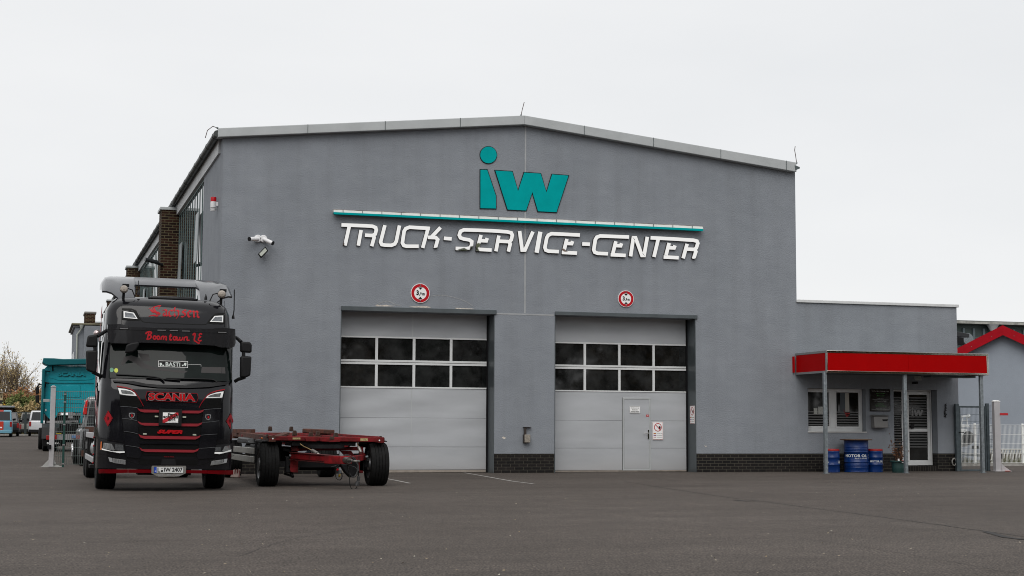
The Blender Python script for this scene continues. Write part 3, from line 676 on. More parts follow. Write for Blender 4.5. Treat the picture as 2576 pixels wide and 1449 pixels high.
# chipped plaster
def chip(f, pts, dy=-.004):
    MB().prism([V((0, 0, 0))+onY(*f(x, y), YF+dy) for x, y in pts], (0, .006, 0)).build('bare_plaster', mat('bare_plaster', (.55, .50, .44), .9, 0, .3, 15), hall, smooth=0)
chip(d1, [(1215, 1148), (1228, 1142), (1243, 1150), (1238, 1158), (1225, 1159)]); chip(d2, [(1160, 1205), (1170, 1208), (1178, 1207), (1175, 1217)])
chip(d1, [(320, 214), (335, 208), (350, 214), (370, 213), (400, 210), (420, 216), (465, 218), (425, 222), (330, 221)])
chip(d1, [(555, 222), (600, 222), (640, 220), (690, 221), (715, 229), (690, 232), (630, 229), (590, 229)])
chip(d1, [(885, 232), (930, 234), (985, 236), (1030, 240), (980, 242), (890, 239)])
def crk(f, pts, w=3):
    vv, ff = ribbon(smoothpts(pts, 2), w); k_ = [onY(*f(x, y), YF-.004) for x, y in vv]; MB().add(k_, ff).build('repair_streak', mat('repair', (.27, .28, .29), .8, 0, .2, 20), hall, smooth=0)
crk(d1, [(706, 150), (780, 140), (870, 155), (960, 185), (1010, 220)], 6); crk(d1, [(330, 212), (370, 190), (415, 182), (450, 205), (500, 218)], 7)
# ================================================================ office annex on the right
XA = F(2411, 1000).x
def F6(x, y, dy=0): return F(*a6(x, y), dy)
ZC = (F(2010, 760).z+F(2405, 774).z)/2
ox = thing('office_annex', 'low grey flat roofed office joined to the right side of the hall', 'building', ((XR+XA)/2, YF, 0))
wx0, wx1 = F6(320, 700).x, F6(878, 700).x; wz0, wz1 = F6(600, 908).z, F6(600, 492).z
dx0, dx1 = F6(1151, 900).x, F6(1571, 900).x; dz0, dz1 = F6(1400, 1236).z, F6(1360, 504).z
w = MB()
for a, b, c, d in ((XR+.001, wx0, ZPL, ZC), (wx0, wx1, ZPL, wz0), (wx0, wx1, wz1, ZC), (wx1, dx0, ZPL, ZC), (dx0, dx1, dz1, ZC), (dx1, XA, ZPL, ZC)): w.box(a, b, YF, YF+.35, c, d)
w.box(XA-.35, XA, YF+.35, YF+9, ZPL, ZC).box(XR+.001, XA, YF+9, YF+9.3, 0, ZC)
w.build('front_wall', PLA, ox, smooth=0)
for a, b in ((XR+.003, dx0), (dx1, XA)): MB().box(a, b-.01, YF+.02, YF+.34, -.1, ZPL).build('plinth', BLK, ox, smooth=0)
MB().box(dx0, dx1, YF+.03, YF+.34, -.1, dz0-.02).build('door_step', brickmat('clinker_upright', (.016, .015, .015), (.024, .02, .019), (.10, .09, .07), .085, .25, .006, 'XYZ', .45), ox, smooth=0)
MB().box(XA-.33, XA-.01, YF+.36, YF+8.9, -.1, ZPL).build('plinth', BLK, ox, smooth=0)
MB().box(XR-.02, XA+.06, YF-.05, YF+.4, ZC, ZC+.085).build('coping', mat('coping', (.62, .63, .63), .45, .1, .05), ox, bevel=.008)
MB().box(XR+.01, XA-.02, YF+.4, YF+9.2, ZC-.3, ZC-.05).build('flat_roof', ZINC, ox, smooth=0)
MB().box(wx0-.02, wx1+.01, YF-.03, YF+.2, wz0-.035, wz0+.0).build('window_sill', mat('sill', (.50, .50, .49), .4), ox, bevel=.008)
def pane_rect(x0, y0, x1, y1, Y): p, q = onY(*a6(x0, y0), Y), onY(*a6(x1, y1), Y); return p.x, q.x, q.z, p.z
Yw = YF+.19
fr = MB(); fx1 = onY(*a6(842, 700), Yw).x; fz0, fz1 = wz0, wz1-.005
p1_ = pane_rect(290, 527, 525, 857, Yw); p2_ = pane_rect(590, 530, 812, 860, Yw)
fr.box(wx0-.15, fx1, Yw, Yw+.07, fz0, p2_[2]-.03).box(wx0-.15, fx1, Yw, Yw+.07, p2_[3]+.02, fz1)
for a, b in ((p1_[1], p2_[0]), (p2_[1], fx1), (wx0-.15, p1_[0])): fr.box(a, b, Yw, Yw+.07, p2_[2]-.03, p2_[3]+.02)
wf = fr.build('window', WFR, ox, smooth=0, bevel=.006)
sf = MB()
for a, b, c, d in (p1_, p2_): sf.box(a-.002, b+.002, Yw-.012, Yw, c-.05, c).box(a-.002, b+.002, Yw-.012, Yw, d, d+.03).box(a-.035, a, Yw-.012, Yw, c-.05, d+.03).box(b, b+.035, Yw-.012, Yw, c-.05, d+.03)
sf.build('sash', WFR, wf, smooth=0, bevel=.004)
OG = mat('office_glass', (.010, .011, .011), .03, 0, .6, 2.5, spec=.6)
for a, b, c, d in (p1_, p2_): MB().box(a-.005, b+.005, Yw+.03, Yw+.04, c-.06, d+.01).build('pane', OG, wf, smooth=0)
STR = mat('frosted_strip', (.13, .13, .13), .5)
st = MB()
for a, b, c, d in (p1_, p2_):
    for i in range(6): z_ = c+(i+.35)*.076; st.box(a, b, Yw+.022, Yw+.029, z_, z_+.032)
st.build('frosted_strips', STR, wf, smooth=0)
# things seen just inside the office window
nt = MB(); q_ = pane_rect(420, 668, 485, 740, Yw); nt.box(q_[0], q_[1], Yw+.02, Yw+.028, q_[2], q_[3]); q_ = pane_rect(378, 680, 413, 738, Yw); nt.box(q_[0], q_[1], Yw+.02, Yw+.028, q_[2], q_[3])
nt.build('paper_note', mat('paper', (.42, .43, .40), .8, 0, .2, 30), wf, smooth=0)
nt = MB(); q_ = pane_rect(680, 535, 722, 735, Yw); nt.box(q_[0], q_[1], Yw+.024, Yw+.029, q_[2], q_[3]); nt.build('curtain', mat('curtain', (.38, .37, .33), .8), wf, smooth=0)
nt = MB(); q_ = pane_rect(632, 535, 680, 735, Yw); nt.box(q_[0], q_[1], Yw+.024, Yw+.029, q_[2], q_[3]); nt.build('room_edge', mat('room_blue', (.07, .085, .095), .8), wf, smooth=0)
nt = MB(); nt.prism([onY(*a6(x, y), Yw+.022) for x, y in ((658, 692), (680, 722), (722, 722), (722, 748), (690, 770), (676, 735))], (0, .007, 0)); nt.build('red_chair_back', mat('chair_red', (.30, .012, .012), .6), wf, smooth=0)
# entrance door
Yd = YF+.28; dr = MB()
s0, s1 = onY(*a6(1120, 900), Yd).x, onY(*a6(1228, 900), Yd).x
l0, l1 = onY(*a6(1240, 900), Yd).x, onY(*a6(1516, 900), Yd).x
g0 = onY(*a6(1297, 900), Yd).x; g1 = onY(*a6(1474, 900), Yd).x
za, zb, zc, zd_ = [onY(*a6(1385, y), Yd).z for y in (553, 880, 910, 1185)]
dr.box(s1, g0, Yd, Yd+.07, dz0, dz1).box(g1, l1, Yd, Yd+.07, dz0, dz1).box(g0, g1, Yd, Yd+.07, dz0, zd_).box(g0, g1, Yd, Yd+.07, zc, zb).box(g0, g1, Yd, Yd+.07, za, dz1).box(s0, s1, Yd, Yd+.07, dz1-.05, dz1).box(s0, s1, Yd, Yd+.07, dz0, dz0+.12)
en = dr.build('entrance_door', WFR, ox, smooth=0, bevel=.006)
sh = MB().box(l0+.03, l0+.036, Yd-.004, Yd+.01, dz0+.02, dz1-.05).box(l1-.055, l1-.05, Yd-.004, Yd+.01, dz0+.02, dz1-.05).box(l0+.03, l1-.05, Yd-.004, Yd+.01, dz1-.056, dz1-.05); sh.build('leaf_gap', BLACK, en, smooth=0)
for a, b, c, d in ((g0, g1, zb, za), (g0, g1, zd_, zc), (s0, s1, dz0+.12, dz1-.05)): MB().box(a-.01, b+.01, Yd+.02, Yd+.04, c-.01, d+.01).build('pane', OG, en, smooth=0)
st = MB(); z_ = zd_+.38
while z_ < za-.04:
    for a, b in ((g0, g1), (s0, s1)):
        if zd_ < z_ < zc-.03 or z_ > zb or a == s0: st.box(a, b, Yd+.012, Yd+.019, z_, z_+.038)
    z_ += .082
st.build('frosted_strips', mat('frosted_strip2', (.085, .085, .085), .5), en, smooth=0)
lg = MB(); f_ = lambda x, y: (lambda p: (p.x, p.z))(onY(*a6(x, y), Yd))
for P in ([(1320, 700), (1334, 700), (1338, 755), (1320, 755)], [(1340, 700), (1360, 700), (1366, 730), (1376, 700), (1396, 700), (1402, 730), (1412, 700), (1432, 700), (1414, 755), (1394, 755), (1385, 728), (1376, 755), (1356, 755)]):
    lg.prism([(f_(*p)[0], Yd+.008, f_(*p)[1]) for p in P], (0, -.003, 0))
c_ = f_(1327, 684); lg.prism([(c_[0]+.028*math.cos(a*.5236), Yd+.008, c_[1]+.028*math.sin(a*.5236)) for a in range(12)], (0, -.003, 0))
lg.build('etched_logo', mat('etched', (.22, .22, .22), .5), en, smooth=0)
hd = onY(*a6(1318, 862), Yd); MB().box(hd.x-.05, hd.x+.05, Yd-.08, Yd-.02, hd.z-.06, hd.z+.07).build('lock_box', BLACK, en, bevel=.01)
oh = MB(); q_ = pane_rect(1140, 740, 1224, 877, Yd)
for a, b, c, d in ((q_[0], q_[1], q_[3]-.008, q_[3]), (q_[0], q_[1], q_[2], q_[2]+.008), (q_[1]-.008, q_[1], q_[2]+.008, q_[3]-.008)): oh.box(a, b, Yd+.0, Yd+.006, c, d)
bx = MB().box(q_[0], q_[1], Yd+.007, Yd+.0115, q_[2], q_[3]); hs = bx.build('opening_hours', BLACK, en, smooth=0)
hh = q_[3]-q_[2]; ww = q_[1]-q_[0]
for i, (s_, a, b, h_) in enumerate((('Öffnungszeiten', 0, .92, .07), ('Mo - Do 07:00-18:00 Uhr', .02, .95, .045), ('Freitag 07:00-17:00 Uhr', .02, .95, .045), ('Samstag 08:00-12:00', .02, .9, .045), ('und nach Vereinbarung', .02, .85, .04), ('0341 / 2 58 57 15', .05, .8, .05))):
    z_ = q_[3]-hh*(.16+.13*i); txt(oh, s_, fq(q_[0]+ww*a, q_[0]+ww*b, z_-hh*h_/2, z_+hh*h_/2, Yd+.006), .001, .01)
oh.build('lettering', mat('pale_print', (.45, .46, .45), .6), en, smooth=0)
# company board, mailbox, lamp, ornament, hose
p, q = F6(922, 712, -.04), F6(1113, 500, -.04); t_ = thing('company_board', 'black glossy board with pale writing on the wall between window and door', 'sign', (p+q)/2)
MB().box(p.x, q.x, YF-.04, YF-.001, p.z, q.z).build('board', mat('gloss_black', (.012, .010, .009), .05, coat=.3), t_, bevel=.004)
k = MB(); k2 = MB(); W_, H_ = q.x-p.x, q.z-p.z
for s_, u0, u1, v, h_, m_ in (('IW Truck & Nutzfahrzeuge GmbH', .1, .92, .90, .05, k), ('Reparatur und Service', .3, .75, .80, .035, k2), ('Meisterbetrieb', .35, .7, .70, .035, k2), ('Gewerbepark', .36, .66, .57, .02, k), ('IW Transporte GmbH', .22, .8, .45, .05, k), ('Containerdienst', .34, .66, .34, .03, k2), ('Spedition und Logistik', .26, .74, .27, .03, k2), ('www.transporte-service.de', .26, .8, .20, .035, k2), ('Eingang um die Ecke', .27, .72, .11, .04, k)):
    txt(m_, s_, fq(p.x+W_*u0, p.x+W_*u1, p.z+H_*(v-h_/2), p.z+H_*(v+h_/2), YF-.041), .001, .008)
for u0, u1, v in ((.07, .93, .52), (.07, .93, .07)): k.box(p.x+W_*u0, p.x+W_*u1, YF-.043, YF-.041, p.z+H_*v, p.z+H_*(v+.006))
k.box(p.x+W_*.924, p.x+W_*.93, YF-.0435, YF-.0412, p.z+H_*.077, p.z+H_*.25)
k.build('lettering', mat('pale_print', (.5, .5, .5), .6), t_, smooth=0); k2.build('green_lettering', mat('green_print', (.06, .30, .05), .6), t_, smooth=0)
p, q = F6(960, 872, -.2), F6(1092, 765, -.2); t_ = thing('mailbox', 'grey steel letter box mounted below the black company board', 'mailbox', (p+q)/2)
MBX = mat('mailbox_grey', (.22, .215, .21), .4, .4, .06)
MB().box(p.x, q.x, YF-.2, YF-.002, p.z, q.z).build('body', MBX, t_, bevel=.012)
MB().prism([(p.x-.02, YF-.23, q.z+.002), (p.x-.02, YF-.002, q.z+.002), (p.x-.02, YF-.002, q.z+.06), (p.x-.02, YF-.19, q.z+.035)], (q.x-p.x+.04, 0, 0)).build('lid', MBX, t_, bevel=.006)
MB().prism([F6(x, y, -.204) for x, y in ((1036, 790), (1092, 790), (1085, 808), (1042, 808))], (0, .006, 0)).build('slot', BLACK, t_, smooth=0)
c = F6(1103, 842, -.16); MB().tube([c, c+V((-.05, 0, 0))], .02, 10).build('lock', GALV, t_)
p, q = F6(1360, 414, -.3), F6(1420, 378, -.3); c = (p+q)/2; t_ = thing('porch_floodlight', 'small dark floodlight under the red canopy above the entrance', 'floodlight', c)
MB().prism([(p.x, YF-.30, p.z), (q.x, YF-.30, p.z), (q.x, YF-.24, q.z+.02), (p.x, YF-.24, q.z+.02)], (0, .07, .02)).build('housing', mat('lamp_grey', (.5, .5, .49), .4), t_, bevel=.008)
MB().prism([(p.x+.015, YF-.304, p.z+.015), (q.x-.015, YF-.304, p.z+.015), (q.x-.015, YF-.25, q.z+.0), (p.x+.015, YF-.25, q.z+.0)], (0, .003, 0)).build('lens', mat('lamp_lens', (.5, .53, .47)), t_, smooth=0)
MB().box(c.x-.05, c.x+.02, YF-.22, YF-.001, p.z-.1, p.z-.03).build('bracket', BLACK, t_, bevel=.004)
t_ = thing('wall_ornament', 'twisted black metal ornament on the wall right of the entrance', 'ornament', F6(1646, 700))
o = MB()
for i in range(9):
    y = 640+i*15; o.beam(F6(1646-4*(i % 2), y, -.02), F6(1646+6*math.sin(i), y+13, -.02), .018, .02); o.beam(F6(1646, y+4, -.02), F6(1658 if i < 5 else 1634, y+2, -.02), .012, .02)
o.tube([F6(1650+9*math.cos(a*.6), 735+16*math.sin(a*.6), -.02) for a in range(8)], .01, 5)
o.build('scroll', BLACK, t_, smooth=0)
t_ = thing('coiled_hose', 'pale coiled cable hanging at the plinth beside the gate', 'hose', F6(1735, 1200))
MB().tube([F6(1735-22*math.cos(a*.4)-4, 1200+35*math.sin(a*.4), -.05) for a in range(16)], .014, 6, True).tube([F6(1735-17*math.cos(a*.4)-4, 1203+33*math.sin(a*.4), -.08) for a in range(16)], .012, 6, True).build('coil', mat('hose', (.30, .29, .27), .6), t_)
# ---------------------------------------------------------------- canopy
xc = F(2001, 930).x; rr = ray(2080, 910); YC = xc*rr.y/rr.x
print('canopy depth', YF-YC, 'post ground', onZ(2083, 1194).y-YC)
cn = thing('canopy', 'red fascia canopy on three slim galvanised posts in front of the office', 'canopy', (xc+3, YC, 0))
def C(x, y, dy=0): return onY(*a6(x, y), YC+dy)
cz0 = C(1272, 353).z; cz1 = C(1272, 141).z; cx1 = C(2060, 260).x
GOLD = mat('mirror_trim', (.80, .77, .70), .07, 1)
REDP = mat('canopy_red', (.34, .0006, .001), .4, 0, .04, 2, spec=.05)
MB().box(xc+.02, cx1-.02, YC+.02, YF-.01, cz0+.03, cz1-.03).build('roof_box', ZINC, cn, smooth=0)
rz0, rz1 = C(1272, 332).z, C(1272, 163).z; ra, rb = C(507, 250).x, C(2043, 250).x
rm = (ra+rb)/2
for a, b in ((ra, rm-.002), (rm+.002, rb)): MB().box(a, b, YC-.004, YC+.018, rz0, rz1).build('fascia_panel', REDP, cn, smooth=0)
for a, b, c, d in ((xc, cx1, rz1+.001, cz1), (xc, cx1, cz0, rz0-.001), (xc, ra-.001, rz0, rz1), (rb+.001, cx1, rz0, rz1)): MB().box(a, b, YC-.014, YC+.02, c, d).build('fascia_trim', GOLD, cn, bevel=.004)
MB().box(xc-.004, xc+.018, YC+.07, YF-.06, rz0, rz1).build('side_panel', REDP, cn, smooth=0)
TS = mat('trim_satin', (.30, .31, .31), .35, .6)
for a, b, c, d in ((YC+.021, YF-.02, rz1+.001, cz1), (YC+.021, YF-.02, cz0, rz0-.001), (YC+.021, YC+.069, rz0, rz1), (YF-.059, YF-.02, rz0, rz1)): MB().box(xc-.012, xc+.02, a, b, c, d).build('side_trim', TS, cn, bevel=.003)
MB().box(cx1-.02, cx1+.004, YC+.021, YF+.2, cz0, cz1).build('side_panel', REDP, cn, smooth=0)
MB().box(xc-.10, xc-.06, YF-.08, YF-.001, rz0, rz1-.03).build('side_tab', REDP, cn, smooth=0)
MB().box(cx1-1.6, cx1-.1, YC+.5, YC+.9, cz0-.06, cz0-.002).build('underside_beam', ZINC, cn, smooth=0)
for u0, u1 in ((487, 524), (1262, 1296), (2001, 2040)):
    a, b = C(u0, 900).x, C(u1, 900).x; m_ = (a+b)/2
    po = MB().box(m_-.05, m_+.05, YC+.06, YC+.16, -.01, cz0+.03).build('post', GALV, cn, bevel=.012, seg=2)
    MB().box(m_-.075, m_+.075, YC+.035, YC+.185, 0, .012).build('foot_plate', GALV, po, smooth=0)
# ---------------------------------------------------------------- oil drums and planter
DB = mat('drum_blue', (.002, .024, .125), .32, 0, .12, 6, rv=.08, spec=.35)
DR_ = mat('cushion_red', (.28, .008, .01), .55)
def B(x, y, dy): return onY(*ab(x, y), YF+dy)
def drum(label, xa, xb, dy, ztop, kind):
    c = B((xa+xb)/2, 900, dy); r = (B(xb, 900, dy)-B(xa, 900, dy)).x/2; c = V((c.x, c.y, 0))
    t_ = thing('oil_drum', label, 'oil drum', c, 'blue oil drums under the canopy'); h = ztop
    pr = [(.0001, 0), (r*.97, 0), (r*1.0, .012), (r*.985, .03)]
    if kind == 'big': rings = [(.30, 5), (.66, 3)]; big = [.60*h/.9+.02, .33*h/.9]
    zz_ = .03; cuts = []
    if kind == 'big':
        for z_, k_ in ((.14, 1), (.175, 1), (.21, 1), (.245, 1), (.285, 2), (.515+.05, 2), (.62, 1), (.66, 1), (.70, 1)): cuts.append((z_*h/.9, .008*k_))
    else:
        for z_ in (.31, .60): cuts.append((z_*h/.86, .014))
    for z_, a in cuts: pr += [(r*.985, z_-.014), (r*.985+a, z_), (r*.985, z_+.014)]
    pr += [(r*.985, h-.03), (r, h-.015), (r*.97, h), (.0001, h)]
    MB().lathe(pr, c, 'Z', 48).build('body', DB, t_, smooth=50)
    return t_, c, r, h
def wrap(c, r, th0, th1, z0, z1):
    return lambda u, v, w: V((c.x+(r+w)*math.sin(th0+(th1-th0)*u), c.y-(r+w)*math.cos(th0+(th1-th0)*u), z0+(z1-z0)*v))
def wtxt(mb, s_, fn, th=.002, bold=.024):
    vv, ff = text2d(s_, bold); solid(mb, vv, ff, fn, th)
t_, c, r, h = drum('large blue drum used as a standing table with a wooden top', 685, 1170, -.62, B(930, 228, -.62).z, 'big')
tr = (B(1240, 210, -.62)-B(610, 210, -.62)).x/2
MB().lathe([(.0001, h+.002), (tr, h+.002), (tr+.004, h+.016), (tr, h+.032), (.0001, h+.032)], c, 'Z', 48).build('table_top', mat('wood_top', (.10, .055, .03), .5, 0, .35, 6, stretch=(1, 12, 1)), t_, smooth=40)
k = MB(); wtxt(k, 'MOTOR OIL', wrap(c, r, -1.50, .50, B(900, 610, -.9).z, B(900, 545, -.9).z)); wtxt(k, 'Made in Germany', wrap(c, r, -.62, .50, B(900, 652, -.9).z, B(900, 628, -.9).z), .002, .01)
wtxt(k, 'LIQUI', wrap(c, r, 1.18, 1.5, B(900, 592, -.9).z, B(900, 550, -.9).z)); wtxt(k, 'MOLY', wrap(c, r, 1.18, 1.5, B(900, 642, -.9).z, B(900, 602, -.9).z)); k.build('lettering', mat('drum_print', (.62, .65, .66), .5), t_, smooth=0)
def small(label, xa, xb, dy, logo):
    t_, c, r, h = drum(label, xa, xb, dy, B(1340, 470, dy).z, 'small')
    MB().lathe([(.0001, h+.001), (r*.98, h+.001), (r*1.0, h+.02), (r*.98, h+.05), (r*.86, h+.062), (.0001, h+.066)], c, 'Z', 40).build('cushion', DR_, t_, smooth=60)
    k = MB()
    if logo:
        wtxt(k, 'LIQUI', wrap(c, r, .48, .98, B(480, 715, dy-.2).z, B(480, 692, dy-.2).z)); wtxt(k, 'MOLY', wrap(c, r, .48, .98, B(480, 745, dy-.2).z, B(480, 722, dy-.2).z)); wtxt(k, 'MOTOR OIL', wrap(c, r, -2.1, -.85, B(480, 735, dy-.2).z, B(480, 690, dy-.2).z))
        for z_ in (B(480, 686, dy-.2).z, B(480, 751, dy-.2).z):
            k.add([wrap(c, r, .42, 1.04, z_-.004, z_+.004)(u, v, .0015) for u, v in ((0, 0), (1, 0), (1, 1), (0, 1))], [(0, 1, 2, 3)])
    else:
        wtxt(k, 'MOTOR OIL', wrap(c, r, -1.15, .68, B(1340, 722, dy-.2).z, B(1340, 682, dy-.2).z)); wtxt(k, 'Made in Germany', wrap(c, r, -.3, .68, B(1340, 746, dy-.2).z, B(1340, 732, dy-.2).z), .002, .005)
    k.build('lettering', MATS['drum_print'], t_, smooth=0)
small('small blue drum stool with a red seat behind the canopy post', 215, 535, -.66, True)
small('small blue drum stool with a red seat right of the big drum', 1190, 1502, -.66, False)
c = B(1890, 950, -1.15); c = V((c.x, c.y, 0)); t_ = thing('potted_plant', 'withered plant with brown leaves in a dark green pot by the entrance', 'plant', c)
r = (B(2060, 715, -1.15)-B(1710, 715, -1.15)).x/2
MB().lathe([(.0001, 0), (r*.76, 0), (r*.79, .03), (r*.80, .1), (r*.83, .13), (r*.82, .15), (r*.86, .3), (r*1.02, .31), (r*1.02, .345), (r*.9, .345), (r*.86, .29), (.0001, .29)], c, 'Z', 40).build('pot', mat('pot_green', (.012, .045, .042), .5, 0, .2, 8), t_, smooth=40)
q = MB(); q.box(c.x-.06, c.x+.1, c.y-r*1.03-.005, c.y-r*.98, .335, .352); q.build('rim_tape', RED, t_, smooth=0)
q = MB(); q.box(c.x-.055, c.x+.03, c.y-r*.9-.012, c.y-r*.86, .285, .325); q.box(c.x-.1, c.x-.04, c.y-.1, c.y-.09, .34, .4); q.build('plant_label', WHITE, t_, smooth=0)
tw = MB(); lv = MB(); rnd = random.Random(4)
for i in range(30):
    a = rnd.uniform(0, 6.28); sp_ = rnd.uniform(.05, .30); hgt = rnd.uniform(.2, .55) if i > 7 else rnd.uniform(.55, .88)
    p0 = c+V((math.cos(a)*.05, math.sin(a)*.05, .29)); pts_ = [p0]
    for j in range(1, 6):
        f = j/5; pts_.append(p0+V((math.cos(a)*sp_*f**1.3+rnd.uniform(-.012, .012), math.sin(a)*sp_*f**1.3+rnd.uniform(-.012, .012), hgt*f)))
    tw.tube(pts_, .005, 4, taper=.002)
    for j in range(rnd.randint(7, 12) if i > 5 else 3):
        P0 = pts_[rnd.randint(1, 5)]+V((rnd.uniform(-.02, .02), rnd.uniform(-.02, .02), rnd.uniform(-.02, .02))); s_ = rnd.uniform(.028, .05)
        d = V((rnd.uniform(-1, 1), rnd.uniform(-1, 1), rnd.uniform(-1, .5))).normalized(); e = d.cross(V((rnd.uniform(-1, 1), .3, rnd.uniform(-1, 1)))).normalized()
        lv.add([P0, P0+d*s_*.6+e*s_*.5, P0+d*s_*1.3, P0+d*s_*.6-e*s_*.5], [(0, 1, 2, 3)])
tw.build('twigs', mat('twig', (.06, .035, .025), .8), t_, smooth=0); lv.build('leaves', mat('brown_leaf', (.13, .045, .02), .7, 0, .4, 20, c2=(.22, .09, .03)), t_, smooth=0)
# ---------------------------------------------------------------- gate, posts and mesh at the right
DGR = mat('gate_grey', (.075, .095, .105), .45, .3, .25, 7)
def wires(mb, P, nv, nh, r, dbl=0):
    """P: function (u, v) -> point"""
    for i in range(nv+1): mb.tube([P(i/nv, 0), P(i/nv, 1)], r, 4)
    for j in range(nh+1):
        mb.tube([P(0, j/nh)+V((0, -r*1.6, 0)), P(1, j/nh)+V((0, -r*1.6, 0))], r*1.15, 4)
        if dbl: mb.tube([P(0, j/nh)+V((0, r*1.6, 0)), P(1, j/nh)+V((0, r*1.6, 0))], r*1.15, 4)
YG = YF-.1
def Gp(x, y, Y=None): return onY(*a6(x, y), Y or YG)
gt = thing('mesh_gate', 'grey steel gate with wire mesh between the office corner and a post', 'gate', (Gp(1880, 1300).x, YG, 0))
a, b = Gp(1741, 900).x, Gp(1774, 900).x; zt = Gp(1757, 642).z
MB().box(a, b, YG-.05, YG+.05, 0, zt).build('hinge_post', DGR, gt, bevel=.006)
a2_, b2_ = Gp(2040, 900).x, Gp(2063, 900).x
MB().box(a2_, b2_, YG-.05, YG+.05, 0, Gp(2050, 636).z).build('latch_post', DGR, gt, bevel=.006)
f0, f1, z1_, z0_ = Gp(1779, 900).x, a2_-.012, Gp(1880, 662).z, Gp(1880, 1290).z
MB().box(f0, f1, YG-.025, YG+.025, z1_-.045, z1_).box(f0, f1, YG-.025, YG+.025, z0_, z0_+.045).box(f0, f0+.045, YG-.025, YG+.025, z0_+.045, z1_-.045).box(f1-.045, f1, YG-.025, YG+.025, z0_+.045, z1_-.045).build('gate_frame', DGR, gt, bevel=.004)
m_ = MB(); wires(m_, lambda u, v: V((f0+.045+(f1-f0-.09)*u, YG, z0_+.045+(z1_-z0_-.09)*v)), 19, 9, .0032); m_.build('wire_mesh', DGR, gt, smooth=0)
c = Gp(1800, 916, YG-.08); MB().tube([c+V((-.06, .06, 0)), c+V((-.06, -.02, 0)), c+V((.03, -.02, 0))], .011, 6).ball(c+V((.05, -.02, 0)), .022, 5).build('handle', BLACK, gt)
fp = thing('mesh_fence', 'narrow grey wire mesh panel between the gate and the white post', 'fence', (Gp(2088, 1300).x, YG, 0)); m_ = MB()
wires(m_, lambda u, v: V((Gp(2066, 900).x+(Gp(2113, 900).x-Gp(2066, 900).x)*u, YG-.06, .12+(Gp(2088, 652).z-.12)*v)), 4, 9, .0035, 1); m_.build('wire_panel', DGR, fp, smooth=0)
WP = mat('post_white', (.42, .41, .42), .5, 0, .08, 4)
YP = YG-.25; a, b = Gp(2114, 1000, YP).x, Gp(2170, 1000, YP).x; zt = Gp(2140, 622, YP).z
wp = thing('guide_post', 'thick pale square post with a red latch at the far right gate', 'post', ((a+b)/2, YP, 0), 'pale sliding gate posts')
MB().box(a, b, YP-.07, YP+.07, 0, zt).build('shaft', WP, wp, bevel=.01)
MB().prism([(a-.01, YP-.08, zt+.001), (b+.01, YP-.08, zt+.001), (b+.01, YP-.08, zt+.02), ((a+b)/2+.03, YP-.08, zt+.05), ((a+b)/2-.03, YP-.08, zt+.05), (a-.01, YP-.08, zt+.02)], (0, .16, 0)).build('cap', WHITE, wp, bevel=.01)
c, d = Gp(2158, 752, YP), Gp(2234, 730, YP); MB().box(c.x, d.x, YP-.09, YP-.072, c.z, d.z).build('latch', mat('latch_red', (.45, .015, .02), .4), wp, bevel=.003)
c = Gp(2190, 1145, YP); MB().box(b+.001, b+.06, YP-.04, YP+.04, c.z-.08, c.z+.08).build('sensor', BLACK, wp, bevel=.008)
MB().prism([(b, YP, .012), (b+.30, YP, .012), (b+.28, YP, .03), (b+.02, YP, .26), (b, YP, .26)], (0, .012, 0)).box(a-.05, b+.32, YP-.12, YP+.12, -.01, .012).prism([(b+.02, YP-.06, .013), (b+.3, YP-.1, .013), (b+.02, YP-.06, .2)], (.0, .01, 0)).build('base_plate', WP, wp, smooth=0)
c = Gp(2230, 1322, YP-.15); t_ = thing('red_rag', 'small red scrap lying at the foot of the pale gate post', 'litter', (c.x, YP-.2, 0)); MB().prism([(c.x-.09, YP-.25, .004), (c.x+.08, YP-.27, .004), (c.x+.14, YP-.15, .004), (c.x-.02, YP-.13, .004)], (0, 0, .018)).build('scrap', mat('rag', (.5, .08, .06), .8), t_, bevel=.004)
# ---------------------------------------------------------------- behind the gate
YB = YF+5.2
wfz = mat('fence_white', (.85, .86, .84), .5)
fc = thing('white_fence', 'long white double wire fence behind the gate on the right', 'fence', (onY(*a6(2200, 1290), YB).x, YB, 0))
x0, x1 = onY(*a6(1700, 1000), YB).x, onY(*a6(2760, 1000), YB).x; z1_ = onY(*a6(2290, 845), YB).z
m_ = MB(); nv = int((x1-x0)/.05); wires(m_, lambda u, v: V((x0+(x1-x0)*u, YB, .12+(z1_-.12)*v)), nv, 4, .0048, 1); m_.build('wire_panel', wfz, fc, smooth=0)
for px in (1940, 2402):
    x_ = onY(*a6(px, 1000), YB).x; MB().box(x_-.035, x_+.035, YB+.02, YB+.08, 0, z1_+.05).build('post', wfz, fc, bevel=.005)
MB().box(x0, x1, YB-.08, YB+.12, -.05, .10).build('kerb', mat('concrete', (.30, .29, .27), .85, 0, .2, 6), fc, smooth=0)
